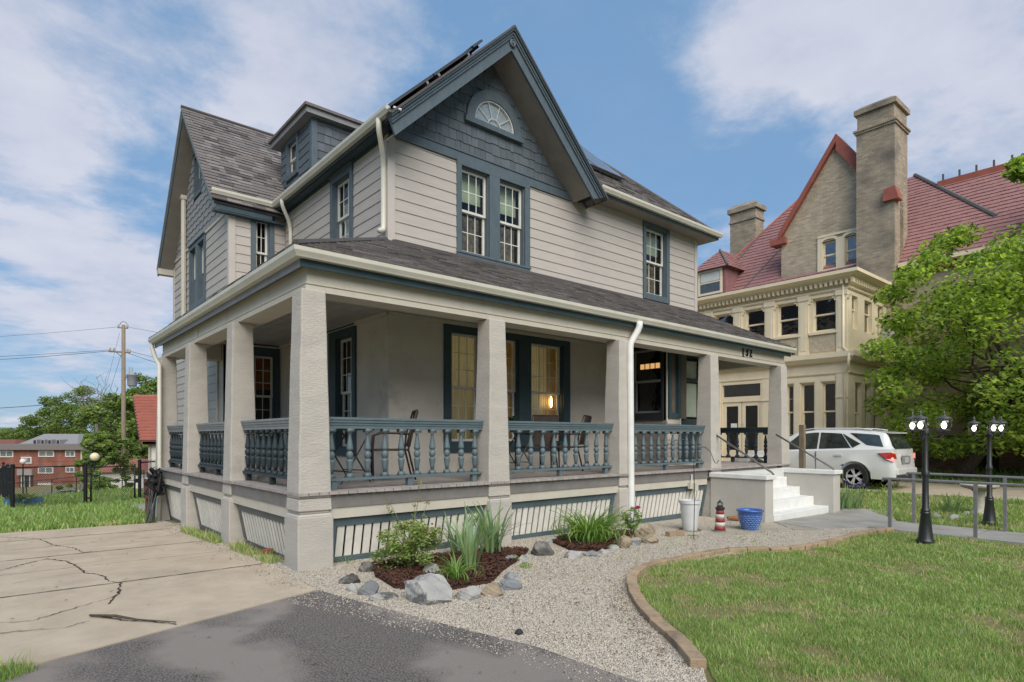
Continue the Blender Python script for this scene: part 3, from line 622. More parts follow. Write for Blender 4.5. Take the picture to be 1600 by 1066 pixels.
def window(parent, axis, plane, a0, a1, z0, z1, cols=3, rows=2, casing=(.1, .1, .1, .12), cm=None, style='dark', dep=.06, split=.5, glassm=None, lower_grid=True, label_=None, room=True, sashm=None, sw=.045):
    """opening a0..a1 x z0..z1; casing=(left,right,top,bottom) widths, None for shared frames"""
    cm = cm or TEAL; sashm = sashm or SASH; glassm = glassm or GLASSW
    X = FR(axis, plane)
    b = MB(); b.X = X
    if casing:
        l, r, t, bo = casing; o = -.045
        b.box(a0 - l, o, z0 - bo, a0, .0, z1 + t); b.box(a1, o, z0 - bo, a1 + r, .0, z1 + t)
        b.box(a0, o, z1, a1, 0, z1 + t); b.box(a0, o, z0 - bo, a1, 0, z0)
        b.box(a0 - l - .015, o - .03, z1 + t, a1 + r + .015, 0, z1 + t + .03)
    j = .02
    b.box(a0, -.001, z0, a0 + j, dep + .06, z1); b.box(a1 - j, -.001, z0, a1, dep + .06, z1); b.box(a0 + j, -.001, z1 - j, a1 - j, dep + .06, z1); b.box(a0 + j, -.001, z0, a1 - j, dep + .06, z0 + j)
    W = mk('window', b, cm, parent)
    if label_: W['label'] = label_
    a0 += j; a1 -= j; z0 += j; z1 -= j; zm = z0 + (z1 - z0) * split; s = sw
    def sash(p0, p1, q0, q1, d, nm):
        b = MB(); b.X = X
        b.box(p0, d, q0, p0 + s, d + .035, q1); b.box(p1 - s, d, q0, p1, d + .035, q1); b.box(p0 + s, d, q1 - s, p1 - s, d + .035, q1); b.box(p0 + s, d, q0, p1 - s, d + .035, q0 + s)
        mk('sash', b, sashm, W)
        return p0 + s, p1 - s, q0 + s, q1 - s
    for up in (1, 0):
        q0, q1 = (zm - .02, z1) if up else (z0, zm + .02)
        d = dep if up else dep + .036
        x0, x1, y0, y1 = sash(a0, a1, q0, q1, d, 0)
        if up or lower_grid:
            for i in range(1, cols): c = x0 + (x1 - x0) * i / cols; b = MB(); b.X = X; b.box(c - .008, d + .006, y0, c + .008, d + .016, y1); mk('muntin', b, sashm, W)
            for i in range(1, rows): c = y0 + (y1 - y0) * i / rows; b = MB(); b.X = X; b.box(x0, d + .007, c - .008, x1, d + .0155, c + .008); mk('muntin', b, sashm, W)
        b = MB(); b.X = X; b.box(x0 - .005, d + .018, y0 - .005, x1 + .005, d + .022, y1 + .005); mk('pane', b, glassm, W)
    if room:
        b = MB(); b.X = X; e = .12; D = .75
        p0, p1, q0, q1 = a0 - e, a1 + e, z0 - e, z1 + e; y0 = dep + .12
        b.add([(p0, y0, q0), (p1, y0, q0), (p1, y0, q1), (p0, y0, q1), (p0, D, q0), (p1, D, q0), (p1, D, q1), (p0, D, q1)], [(4, 5, 6, 7), (0, 1, 5, 4), (1, 2, 6, 5), (2, 3, 7, 6), (3, 0, 4, 7)])
        mk('room', b, INTER, W, fix=False)
        y = dep + .17
        if style == 'ochre':
            b = MB(); b.X = X; curtain(b, a0, a0 + (a1 - a0) * .42, z0, z1, y, .02, .075); curtain(b, a0 + (a1 - a0) * .60, a1, z0, z1, y, .02, .06); mk('curtain', b, CURT, W, smooth=True, fix=False)
            b = MB(); b.X = X; curtain(b, a0, a1, z0, z1, y + .08, .008, .05); mk('sheer_curtain', b, mat('ochre_sheer', (.66, .58, .34), (.45, .40, .22), scale=4, stretch=(5, 5, .4)), W, smooth=True, fix=False)
        elif style == 'sheer':
            b = MB(); b.X = X; curtain(b, a0, a1, z0, z1, y, .012, .06); mk('curtain', b, SHEER, W, smooth=True, fix=False)
        elif style == 'blind':
            b = MB(); b.X = X; b.box(a0, y, z0 + (z1 - z0) * .66, a1, y + .006, z1); mk('blind', b, mat('green_blind', (.60, .66, .52), (.5, .56, .44), scale=3), W)
            b = MB(); b.X = X; curtain(b, a0, a1, z0, zm, y + .06, .015, .07); mk('curtain', b, mat('brown_lace', (.30, .24, .19), (.10, .08, .07), scale=14, fine=.5, bscale=60), W, smooth=True, fix=False)
        elif style == 'paper':
            b = MB(); b.X = X; b.box(a0 + .12, y - .05, z0 + .12, a1 - .03, y - .044, zm + .32); mk('paper_sheet', b, mat('white_sheet', (.7, .72, .8), rough=.8), W)
    return W

# ---- masonry ground floor and framed upper floor
LW = [(3.70, 4.36, 1.40, 3.42), (4.62, 5.32, 1.40, 3.42), (5.64, 6.56, 1.40, 3.42)]
wfront = wall('wall', 'Y', 2.4, 2.45, 8.2, .7, 3.75, LW, .14, STUCCOW, H)
wl_h = [(3.70, 4.40, 1.3, 3.38)]
wleft = wall('wall', 'X', 2.45, 2.4 + .14, 7.5, .7, 3.75, wl_h, .14, STUCCOW, H)
near_h = [(1.86, 2.32, 1.5, 3.36)]
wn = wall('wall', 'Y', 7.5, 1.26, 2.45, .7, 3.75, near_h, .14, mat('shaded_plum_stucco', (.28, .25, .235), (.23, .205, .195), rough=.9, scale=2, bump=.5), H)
UH = [(3.92, 4.57, 4.90, 6.47), (4.82, 5.47, 4.90, 6.47), (9.38, 10.20, 4.98, 6.60)]
b = MB()
wall('upper_wall', 'Y', 2.4, 2.45, 11.55, 3.75, 8.9 - 2.0, UH, .12, SIDING, H)
ULH = [(3.80, 4.54, 5.0, 6.40)]
wall('upper_wall', 'X', 2.45, 2.52, 7.3, 3.75, 6.9, ULH, .12, SIDING, H)
WH = [(9.14, 9.72, 4.85, 6.25), (9.92, 10.5, 4.85, 6.25), (9.5, 10.02, 7.55, 8.45)]
WNH = [(1.79, 2.09, 4.85, 6.33)]
wall('wing_wall', 'Y', 7.17, 1.26, 2.57, 3.75, 6.5, WNH, .12, SIDING, H)
# gable end of the wing as polygon with hole-free sheet pieces: rectangular part then triangle
wall('wing_wall', 'X', 1.26, 7.29, 12.45, 3.75, 6.5, WH[:2], .12, SIDING, H)
def wtri(z): return (9.66 - (9.26 - z) / 1.1, 9.66 + (9.26 - z) / 1.1)
WSH = mat('grey_wave_shingles', (.27, .27, .275), (.22, .22, .228), scale=4, rough=.7, bump=.4, fine=.12)
b = MB()
for z in np.arange(6.5, 9.2, .1):
    lo, hi = wtri(z); hs = [(WH[2][0], WH[2][1])] if 7.55 < z + .05 < 8.45 else []
    for p, q in free(lo, hi, hs): b.box(1.262, p, z, 1.38, q, z + .1)
mk('gable_wall', b, WSH, H)
# lower wing wall facing the drive
wall('wing_wall', 'X', 1.26, 7.5, 12.45, -.4, 3.75, [], .12, SIDING, H)
wall('wing_wall', 'Y', 12.45, 1.26, 11.5, -.4, 6.5, [], .12, SIDING, H)
wall('side_wall', 'X', 11.43, 2.55, 12.4, -.3, 6.9, [], .12, SIDING, H)
# front gable sheet
b = MB(); b.add([(2.50, 2.405, 6.6), (6.82, 2.405, 6.6), (4.66, 2.405, 8.66)], [(0, 1, 2)]); b.add([(2.50, 2.5, 6.6), (6.82, 2.5, 6.6), (4.66, 2.5, 8.66)], [(0, 2, 1)]); mk('gable_wall', b, SLATE, H, fix=False)
# ---- lap siding
BAND = 6.535
trimU = [(3.82, 5.60, 4.70, 6.6), (9.27, 10.33, 4.83, 6.8)]
lapsiding(H, 'Y', 2.4, 2.56, 6.9, 4.55, BAND, trimU)
lapsiding(H, 'Y', 2.4, 6.9, 11.46, 4.55, 6.88, trimU)
lapsiding(H, 'X', 2.45, 2.50, 7.10, 4.55, 6.72, [(3.68, 4.66, 4.8, 6.7)])
lapsiding(H, 'Y', 7.17, 1.37, 1.69, 4.5, 6.42); lapsiding(H, 'Y', 7.17, 2.20, 2.44, 4.5, 6.42)
lapsiding(H, 'X', 1.26, 7.27, 12.4, 4.4, 6.34, [(9.02, 10.62, 4.7, 6.42)])
lapsiding(H, 'X', 1.26, 8.1, 12.4, .2, 3.6)
# corner boards, frieze boards, bands
def cbx(name, x0, y0, z0, x1, y1, z1, m=CORNERC): return bx(name, x0, y0, z0, x1, y1, z1, m, H)
cbx('corner_board', 2.418, 2.366, 4.5, 2.555, 2.398, 6.62); cbx('corner_board', 2.418, 2.40, 4.5, 2.446, 2.50, 6.62)
cbx('corner_board', 11.46, 2.366, 4.5, 11.58, 2.398, 6.80)
cbx('corner_board', 1.228, 7.136, 4.4, 1.37, 7.168, 6.42); cbx('corner_board', 1.228, 7.17, 4.4, 1.256, 7.27, 6.42)
cbx('corner_board', 1.225, 12.36, .0, 1.256, 12.47, 6.2); cbx('corner_board', 1.225, 8.0, .2, 1.256, 8.1, 3.6)
cbx('gable_band', 2.52, 2.352, BAND, 6.93, 2.398, 6.70, TEAL); cbx('gable_band', 2.52, 2.335, 6.70, 6.93, 2.398, 6.725, TEAL)
cbx('frieze_board', 2.41, 2.52, 6.50, 2.43, 7.05, 6.56, TEALD)
cbx('frieze_board', 7.0, 2.37, 6.72, 11.55, 2.398, 6.88, TRIMC)
# wing band between siding and shingles
cbx('gable_band', 1.222, 7.2, 6.34, 1.256, 12.4, 6.40, TRIMC)
# vent pipe on wing face
b = MB(); b.tube([(1.17, 10.95, 3.6), (1.17, 10.95, 7.75)], .06, 8); b.box(1.10, 10.88, 7.7, 1.24, 11.02, 7.8); mk('vent_pipe', b, TRIMC, H)
# wavy shingles on the wing gable (too narrow to tell apart): rows with scalloped edge
b = MB(); z = 6.40; r = 0
while z < 9.0:
    lo, hi = wtri(z + .02); a = lo; ph = R.uniform(0, 6)
    hs = [(9.38, 10.14)] if 7.45 < z + .09 < 8.55 else []
    for p, q in free(lo, hi, hs):
        n = max(2, int((q - p) / .06)); v = []
        for i in range(n + 1):
            y = p + (q - p) * i / n; w_ = .022 * math.sin(y * 17 + r * 2.2) + .01 * math.sin(y * 41)
            v += [(1.226, y, z + w_), (1.256, y, z + w_), (1.244, y, z + .19)]
        b.add(v, [f for i in range(n) for f in ((3 * i, 3 * i + 3, 3 * i + 5, 3 * i + 2), (3 * i, 3 * i + 1, 3 * i + 4, 3 * i + 3))])
    z += .165; r += 1
label(mk('gable_shingles', b, WSH, H, fix=False), kind='stuff')
# front gable shingles, individually built
def gtri(z): h = (8.62 - z) / .97; return (4.66 - h, 4.66 + h)
hm = []   # half moon window footprint handled per row
cx, cz, rr = 4.68, 7.40, .64
for z in np.arange(7.3, 8.2, .02):
    dz = max(0, z - cz); h = math.sqrt(max(0, rr * rr - dz * dz)) if z > cz - .06 else .7
    if dz < rr: hm.append((cx - h - .0, cx + h + .0, z - .011, z + .011))
shingle_wall(H, 'Y', 2.4, 6.725, 8.6, gtri, hm)
# ---- windows
b = MB(); b.X = FR('Y', 2.4)     # shared casing for the pair
for a in ((3.82, 3.92), (4.57, 4.82), (5.47, 5.60)): b.box(a[0], -.05, 4.90, a[1], 0, 6.47)
b.box(3.82, -.05, 6.47, 5.60, 0, BAND); b.box(3.82, -.05, 4.74, 5.60, 0, 4.90); b.box(3.80, -.065, 4.86, 5.62, -.05, 4.90)
mk('window_casing', b, TEAL, H, bevel=.004)
for h in UH[:2]: window(H, 'Y', 2.4, *h, casing=None, style='blind')
window(H, 'Y', 2.4, *UH[2], casing=(.10, .13, .12, .14), style='blind')
window(H, 'X', 2.45, *ULH[0], casing=(.11, .11, .12, .12), style='paper', cols=3)
window(H, 'Y', 7.17, *WNH[0], casing=(.10, .10, .07, .12), style='dark', cols=2, rows=2)
for h in WH[:2]: window(H, 'X', 1.26, *h, casing=(.10, .10, .1, .12), style='dark', cols=1, rows=1, cm=TEAL, sw=.035)
window(H, 'X', 1.26, *WH[2], casing=(.09, .09, .09, .09), style='dark', cols=1, rows=1, cm=TEAL, sw=.035)
# porch windows
b = MB(); b.X = FR('Y', 2.4)
for a in ((3.55, 3.70), (4.36, 4.62), (5.32, 5.64), (6.56, 6.76)): b.box(a[0], -.04, 1.22, a[1], 0, 3.60)
for a in ((3.70, 4.36), (4.62, 5.32), (5.64, 6.56)): b.box(a[0], -.04, 3.42, a[1], 0, 3.60); b.box(a[0], -.04, 1.22, a[1], 0, 1.40)
mk('window_casing', b, TEALD, H)
for h in LW:
    W_ = window(H, 'Y', 2.4, *h, casing=None, style='none', rows=3, cm=TEALD, room=False); a0, a1, z0, z1 = h
    b = MB(); b.X = FR('Y', 2.4); curtain(b, a0 + (a1 - a0) * (.72 if h is not LW[0] else 0), a0 + (a1 - a0) * (1.0 if h is not LW[0] else .2), z0, z1, .20, .02, .06); mk('curtain', b, CURT, W_, smooth=True, fix=False)
    b = MB(); b.X = FR('Y', 2.4); curtain(b, a0 - .05, a1 + .05, z0 - .02, z1 + .03, .27, .01, .07); mk('sheer_curtain', b, SHEERO, W_, smooth=True, fix=False)
b = MB(); p0, p1, q0, q1 = 3.45, 6.85, .95, 3.58
b.add([(p0, 2.55, q0), (p1, 2.55, q0), (p1, 2.55, q1), (p0, 2.55, q1), (p0, 4.6, q0), (p1, 4.6, q0), (p1, 4.6, q1), (p0, 4.6, q1)], [(4, 5, 6, 7), (0, 1, 5, 4), (1, 2, 6, 5), (2, 3, 7, 6), (3, 0, 4, 7)])
mk('parlour', b, mat('parlour_plaster', (.55, .42, .25), (.5, .38, .22)), H, fix=False)
window(H, 'X', 2.45, *wl_h[0], casing=(.12, .32, .16, .15), style='paper', cm=TEALD, rows=3)
Wn = window(H, 'Y', 7.5, *near_h[0], casing=(.2, .1, .2, .15), style='dark', cm=TEALD, cols=2, rows=3)
b = MB(); b.X = FR('Y', 7.5); curtain(b, 1.88, 2.3, 2.6, 3.3, .22, .01, .05); mk('curtain', b, mat('red_valance', (.45, .07, .03), (.5, .22, .03), scale=3), Wn, fix=False)
# little lamp glowing behind the right porch window
lp = MB(); lp.lathe([(.01, 0), (.022, .03), (.028, .12), (.02, .2), (.01, .24)], 6.36, 2.535, 2.12, 10)
LP = mk('wall_lamp_glow', lp, emis('lamp_glow', (1, .6, .28), 5), H, smooth=True)
pl = bpy.data.lights.new('hall_lamp', 'POINT'); pl.energy = .8; pl.color = (1, .6, .28); pl.shadow_soft_size = .05
po = bpy.data.objects.new('hall_lamp', pl); C.objects.link(po); po.location = (6.28, 2.56, 2.25)
for k_, xx_ in enumerate((4.3, 5.9)):
    pl = bpy.data.lights.new('curtain_fill', 'POINT'); pl.energy = 6; pl.color = (1, .88, .70); pl.shadow_soft_size = .15; po = bpy.data.objects.new('curtain_fill', pl); C.objects.link(po); po.location = (xx_, 3.7, 2.9)  # added unseen lights that brighten the window curtains from behind

# half-moon window
def arc(r, n=20, a0=0, a1=math.pi): return [(cx + r * math.cos(a0 + (a1 - a0) * i / n), cz + r * math.sin(a0 + (a1 - a0) * i / n)) for i in range(n + 1)]
def ring(ro, ri, y0, y1, n=20):
    A, B = arc(ro, n), arc(ri, n); b = MB()
    for i in range(n):
        (ax, az), (bx_, bz) = A[i], A[i + 1]; (cx_, cz_), (dx, dz) = B[i], B[i + 1]
        b.add([(ax, y0, az), (bx_, y0, bz), (dx, y0, dz), (cx_, y0, cz_), (ax, y1, az), (bx_, y1, bz), (dx, y1, dz), (cx_, y1, cz_)],
              [(0, 1, 2, 3), (0, 4, 5, 1), (3, 2, 6, 7), (4, 7, 6, 5)])
    return b
b = ring(.66, .48, 2.32, 2.40); b.box(cx - .70, 2.30, cz - .10, cx + .70, 2.40, cz)
HM = mk('half_moon_window', b, TEAL, H); HM['label'] = 'half round window with sunburst muntins in front gable'
b = ring(.48, .456, 2.345, 2.39); b.box(cx - .48, 2.345, cz, cx + .48, 2.39, cz + .03); mk('sash', b, SASH, HM)
b = ring(.162, .15, 2.352, 2.366, 12)
for t in (36, 72, 108, 144):
    c_, s_ = math.cos(rad(t)), math.sin(rad(t)); q = Vector((-s_, c_)) * .0055
    b.ext([(cx + c_ * .16 + q.x, 2.354, cz + s_ * .16 + q.y), (cx + c_ * .45 + q.x, 2.354, cz + s_ * .45 + q.y), (cx + c_ * .45 - q.x, 2.354, cz + s_ * .45 - q.y), (cx + c_ * .16 - q.x, 2.354, cz + s_ * .16 - q.y)], (0, .012, 0))
mk('muntin', b, SASH, HM)
b = MB(); b.ext([(x, 2.372, z) for x, z in arc(.45)], (0, .004, 0)); mk('pane', b, glass('gable_glass', (.9, .93, .95), refl=.02, clear=.95), HM)
b = MB(); b.ext([(x, 2.388, z) for x, z in arc(.46)], (0, .004, 0)); mk('blind', b, mat('grey_gauze', (.58, .60, .60), (.45, .47, .47), scale=8, fine=.4, bscale=120), HM)

# ---- roofs
def shingles(name, O, U, V, poly, parent, expo=.14, n_off=.012, tw=(.14, .34)):
    """poly in (u,s) metres along U (level) and V (up slope)"""
    O, U, V = Vector(O), Vector(U).normalized(), Vector(V).normalized(); Nn = U.cross(V)
    if Nn.z < 0: Nn = -Nn
    b = MB(); smin, smax = min(p[1] for p in poly), max(p[1] for p in poly); s = smin
    def span(t):
        xs = []
        for i in range(len(poly)):
            (x0, y0), (x1, y1) = poly[i], poly[(i + 1) % len(poly)]
            if (y0 > t) != (y1 > t): xs.append(x0 + (x1 - x0) * (t - y0) / (y1 - y0))
        xs.sort(); return (xs[0], xs[-1]) if len(xs) > 1 else None
    while s < smax:
        sp = span(min(s + expo * .5, smax - .01))
        if sp:
            a = sp[0]; 
            while a < sp[1] - .01:
                w_ = R.uniform(*tw); e = min(a + w_, sp[1]); th = n_off + R.choice([0, .005, .009]); drop = R.choice([0, 0, .012])
                b.m = R.choices([0, 1, 2, 3], [.40, .30, .17, .13])[0]
                P = lambda u, t, h: tuple(O + U * u + V * t + Nn * h)
                b.add([P(a + .002, s - drop, th + .004), P(e - .002, s - drop, th + .004), P(e - .002, s + expo * 1.03, .003), P(a + .002, s + expo * 1.03, .003), P(a + .002, s - drop, 0), P(e - .002, s - drop, 0)],
                      [(0, 1, 2, 3), (0, 4, 5, 1), (0, 3, 4), (1, 5, 2)])
                a = e
        s += expo
    o = mk(name, b, ROOFS, parent, fix=False); o['kind'] = 'stuff'; return o
# porch roof slabs
zE, sl_ = 3.622, .478
Yw = 2.45
def pz(d): return zE + sl_ * (d + .03)      # roof top height at distance d behind eave line
b = MB()
b.add([(-.04, -.04, zE - .01), (11.95, -.04, zE - .01), (11.95, Yw, pz(Yw) - .01), (Yw, Yw, pz(Yw) - .01), (-.04, -.04, zE - .07), (11.95, -.04, zE - .07), (11.95, Yw, pz(Yw) - .07), (Yw, Yw, pz(Yw) - .07)],
      [(0, 1, 2, 3), (4, 7, 6, 5), (0, 4, 5, 1), (1, 5, 6, 2)])
mk('porch_roof', b, ROOFB, H)
b = MB()
b.add([(-.04, -.04, zE - .01), (-.04, 8.35, zE - .01), (1.3, 8.35, pz(1.3) - .01), (1.3, 7.2, pz(1.3) - .01), (Yw, 7.2, pz(Yw) - .01), (Yw, Yw, pz(Yw) - .01)], [(0, 5, 4, 3, 2, 1)])
b.add([(-.04, -.04, zE - .07), (-.04, 8.35, zE - .07), (1.3, 8.35, pz(1.3) - .07), (1.3, 7.2, pz(1.3) - .07), (Yw, 7.2, pz(Yw) - .07), (Yw, Yw, pz(Yw) - .07)], [(0, 1, 2, 3, 4, 5)])
b.add([(-.04, -.04, zE - .07), (-.04, 8.35, zE - .07), (-.04, 8.35, zE - .01), (-.04, -.04, zE - .01)], [(0, 1, 2, 3)])
mk('porch_roof', b, ROOFB, H, fix=False)
Ls = 2.5 * math.sqrt(1 + sl_ ** 2)
shingles('roof_shingles', (-.05, -.05, zE - .006), (1, 0, 0), (0, 1, sl_), [(0, 0), (12.0, 0), (12.0, Ls), (2.5, Ls)], H)
shingles('roof_shingles', (-.05, -.05, zE - .006), (0, 1, 0), (1, 0, sl_), [(0, 0), (8.4, 0), (8.4, Ls), (2.5, Ls)], H)
b = MB(); b.tube([(-.04, -.04, zE + .012), (2.43, 2.43, pz(2.43) + .012)], .045, 6); mk('hip_cap', b, ROOFS[2], H)
cbx('rake_board', 11.95, -.03, 3.46, 11.975, .05, 3.60, TEAL)
# flashing where porch roof meets wall
cbx('flashing', 2.5, 2.33, pz(2.4) - .02, 11.6, 2.375, pz(2.4) + .02, ROOFS[2])
# front gable roof (chevron)
zu = lambda x: 8.63 - .97 * abs(x - 4.66)
xl, xr = 2.12, 7.22
def chev(lo, hi, y0, y1, xa=xl, xb=xr):      # ends cut square to the slope
    ea = lambda o: xa + (.40 - o) * .30
    eb = lambda o: xb - (.40 - o) * .78
    b = MB(); b.ext([(ea(lo), y0, zu(ea(lo)) + lo), (4.66, y0, zu(4.66) + lo), (eb(lo), y0, zu(eb(lo)) + lo), (eb(hi), y0, zu(eb(hi)) + hi), (4.66, y0, zu(4.66) + hi), (ea(hi), y0, zu(ea(hi)) + hi)], (0, y1 - y0, 0)); return b
mk('gable_roof', chev(.24, .37, 1.86, 8.2, 2.19, 7.16), ROOFB, H)
b = chev(-.015, .018, 1.86, 2.395, 2.14, 7.16); mk('soffit', b, mat('soffit_paint', (.27, .243, .215), (.23, .205, .182), scale=4, rough=.7), H)
mk('barge_board', chev(-.03, .24, 1.815, 1.858), TEAL, H, bevel=.004)
mk('rake_moulding', chev(.20, .25, 1.785, 1.815), TEAL, H); mk('rake_moulding', chev(.25, .30, 1.765, 1.86), TEAL, H); mk('rake_moulding', chev(.305, .35, 1.735, 1.86), TEALD, H)
mk('roof_edge', chev(.352, .40, 1.72, 1.9, 2.12, 7.26), ROOFS[2], H)
b = MB(); b.X = Matrix.Translation((4.66, 1.80, 8.72)) @ Matrix.Rotation(rad(90), 4, 'X'); b.lathe([(.07, 0), (.07, .02), (.05, .03), (.03, .02), (.015, .04)], n=14); mk('rosette', b, TEAL, H, smooth=False)
# rafter shingles on right slope of the gable roof
s2 = math.sqrt(1 + .97 ** 2)
shingles('roof_shingles', (7.26, 8.2, zu(7.26) + .38), (0, -1, 0), (-1, 0, .97), [(0, 0), (6.45, 0), (6.45, 2.6 * s2), (0, 2.6 * s2)], H)
# main hip block
b = MB(); z0, z1 = 6.84, 9.5; i = 2.86
b.add([(6.95, 2.0, z0), (12.0, 2.0, z0), (12.0, 12.8, z0), (6.95, 12.8, z0), (6.95, 2.0 + i, z1), (12.0 - i, 2.0 + i, z1), (12.0 - i, 12.8 - i, z1), (6.95, 12.8 - i, z1)], [(0, 1, 5, 4), (1, 2, 6, 5), (2, 3, 7, 6), (4, 5, 6, 7), (0, 4, 7, 3), (0, 3, 2, 1)]); mk('hip_roof', b, ROOFB, H)
sF = math.sqrt(1 + .93 ** 2)
shingles('roof_shingles', (6.6, 1.98, z0), (1, 0, 0), (0, 1, .93), [(0, 0), (5.42, 0), (5.42 - i, i * sF), (0, i * sF)], H)
b = MB(); b.tube([(12.0, 2.0, z0 + .01), (12.0 - i, 2.0 + i, z1 + .01)], .05, 6); mk('hip_cap', b, ROOFS[2], H)
cbx('soffit', 6.9, 2.02, 6.70, 11.96, 2.37, 6.74, MATS['soffit_paint']); cbx('soffit', 11.55, 2.02, 6.702, 11.96, 12.5, 6.738, MATS['soffit_paint'])
cbx('fascia_board', 7.2, 1.985, 6.70, 11.98, 2.02, 6.84, TEALD); cbx('fascia_board', 11.96, 2.02, 6.70, 11.985, 12.5, 6.84, TRIMC)
# left eave
cbx('soffit', 2.23, 1.9, 6.56, 2.44, 7.1, 6.58, TEALD); cbx('fascia_board', 2.205, 1.87, 6.55, 2.23, 7.07, 6.69, TEALD)
# wing roof
wt = lambda y: 9.48 - 1.1 * abs(y - 9.66)
def chevx(lo, hi, x0, x1, ya=6.97, yb=12.62):
    b = MB(); b.ext([(x0, ya, wt(ya) + lo), (x0, 9.66, wt(9.66) + lo), (x0, yb, wt(yb) + lo), (x0, yb, wt(yb) + hi), (x0, 9.66, wt(9.66) + hi), (x0, ya, wt(ya) + hi)], (x1 - x0, 0, 0)); return b
mk('wing_roof', chevx(-.13, -.02, .90, 5.5), ROOFB, H)
mk('barge_board', chevx(-.24, -.05, .87, .90), TEAL, H); mk('rake_moulding', chevx(-.08, -.02, .845, .90), mat('grey_edge', (.30, .295, .28)), H)
mk('soffit', chevx(-.245, -.20, .90, 1.25, 7.1, 12.5), MATS['soffit_paint'], H)
sW = math.sqrt(1 + 1.1 ** 2)
shingles('roof_shingles', (.84, 6.93, wt(6.93) - .02), (1, 0, 0), (0, 1, 1.1), [(0, 0), (1.5, 0), (4.4, 2.73 * sW), (0, 2.73 * sW)], H)
b = MB(); b.tube([(.84, 9.66, 9.48), (5, 9.66, 9.48)], .045, 6); mk('ridge_cap', b, ROOFS[2], H)
cbx('fascia_board', 1.0, 6.99, wt(6.97) - .24, 2.1, 7.02, wt(6.97) - .05, TEALD); cbx('soffit', .92, 7.0, wt(6.97) - .27, 2.4, 7.17, wt(6.97) - .24, TEALD)
cbx('eave_return', .86, 12.44, 6.02, 1.26, 12.66, 6.18, CORNERC)
# gutters: K profile
KP = [(0, 0), (.075, 0), (.085, .02), (.11, .06), (.115, .105), (.105, .108), (.098, .065), (.07, .012), (0, .012)]
def gutter(pts, m=GUTTER):
    b = MB(); b.sweep(KP, pts); return mk('gutter', b, m, H)
gutter([(11.98, .05, 3.50), (.05, .05, 3.50), (.05, 8.35, 3.50)][::-1] if False else [(.05, 8.38, 3.505), (.05, .05, 3.505), (12.0, .05, 3.505)][::-1])
gutter([(12.02, 1.985, 6.755), (7.24, 1.985, 6.755)])
gutter([(2.20, 1.80, 6.60), (2.20, 7.085, 6.60), (.86, 7.085, 6.60)])
b = MB(); b.tube([(2.12, 1.80, 6.64), (2.05, 1.72, 6.60)], .03, 6); b.tube([(2.18, 1.76, 6.66), (2.3, 1.72, 6.64)], .018, 6); mk('gutter_bracket', b, WHITE, H)
# porch eave fascia (teal) and beam
cbx('eave_fascia', .052, .052, 3.42, 11.93, .075, 3.53, TEALD); cbx('eave_fascia', .0515, .076, 3.42, .075, 8.3, 3.53, mat('lead_grey_fascia', (.24, .25, .27), (.2, .21, .23), scale=3, rough=.5))
cbx('eave_soffit', .075, .075, 3.475, 11.93, .175, 3.49, TEALD); cbx('eave_soffit', .0755, .176, 3.4755, .175, 8.3, 3.4895, TEALD)
BE = mk('porch_beam', MB().box(.17, .17, 3.18, 11.83, .48, 3.60), TRIMC, H); BE2 = mk('porch_beam', MB().box(.1705, .481, 3.1805, .48, 8.12, 3.60), TRIMC, H)
mk('porch_beam', MB().box(11.40, .481, 3.2005, 11.82, 2.39, 3.60), TRIMC, H)
mk('porch_beam', MB().box(.481, 7.75, 3.2005, 1.25, 8.1, 3.60), TRIMC, H)
b = MB(); b.box(.145, .145, 3.18, 11.85, .17, 3.245).box(.155, .155, 3.262, 11.84, .17, 3.285); mk('beam_moulding', b, TRIMC, H)
b = MB(); b.box(.145, .1705, 3.1803, .17, 8.12, 3.245).box(.155, .1705, 3.262, .17, 8.12, 3.285); mk('beam_moulding', b, TRIMC, H)
# joints in the left beam
for y in (5.1,): cbx('beam_joint', .138, y, 3.18, .146, y + .03, 3.42, TRIMC)
# ceiling boards
yy = .49
while yy < 2.36:
    bx('ceiling_board', .49, yy, 3.60, 11.4, min(yy + .133, 2.39), 3.615, CEIL, H); yy += .137
xx = .49
while xx < 2.36:
    bx('ceiling_board', xx, 2.40, 3.60, min(xx + .133, 2.44), 7.49, 3.615, CEIL, H); xx += .137
cbx('ceiling_moulding', 2.46, 2.34, 3.53, 8.2, 2.398, 3.597, TRIMC); cbx('ceiling_moulding', 2.39, 2.40, 3.53, 2.446, 7.49, 3.597, TRIMC); cbx('ceiling_moulding', .49, 7.44, 3.53, 2.38, 7.498, 3.597, TRIMC)

# ---- porch floor
tx = 0.0
zf = .868
x = .005
while x < 11.85:
    if not (False):
        put('floor_board', unit(DECK), (x + .058, 1.19, zf - .015), H, (0, 0, 0), (.110, 2.40, .034))
    x += .1185
y = 2.41
while y < 8.05:
    put('floor_board', unit(DECK), (1.19, y + .058, zf - .0152), H, (0, 0, 0), (2.40, .110, .034)); y += .1185
cbx('floor_fascia', .042, .042, .675, 8.30, .07, .835, FASCIA); cbx('floor_fascia', .0415, .071, .675, .07, 8.1, .835, FASCIA)
cbx('floor_fascia', 8.62, .042, .60, 11.2, .07, .835, FASCIA)
cbx('floor_fascia', 11.80, .042, .50, 11.83, 2.5, .835, FASCIA)
cbx('water_table', .055, .055, .55, 8.3, .085, .674, TRIMC); cbx('water_table', .0545, .086, .55, .085, 8.1, .674, TRIMC)
cbx('underfloor_shade', .5, .55, -.4, 11.3, 2.39, .80, DARKV); cbx('underfloor_shade', .5, 2.392, -.6, 1.25, 7.9, .80, DARKV); cbx('underfloor_shade', 1.27, 2.41, -.6, 2.44, 7.4, .78, DARKV)  # near-black boxes stand in for the shade under the floor
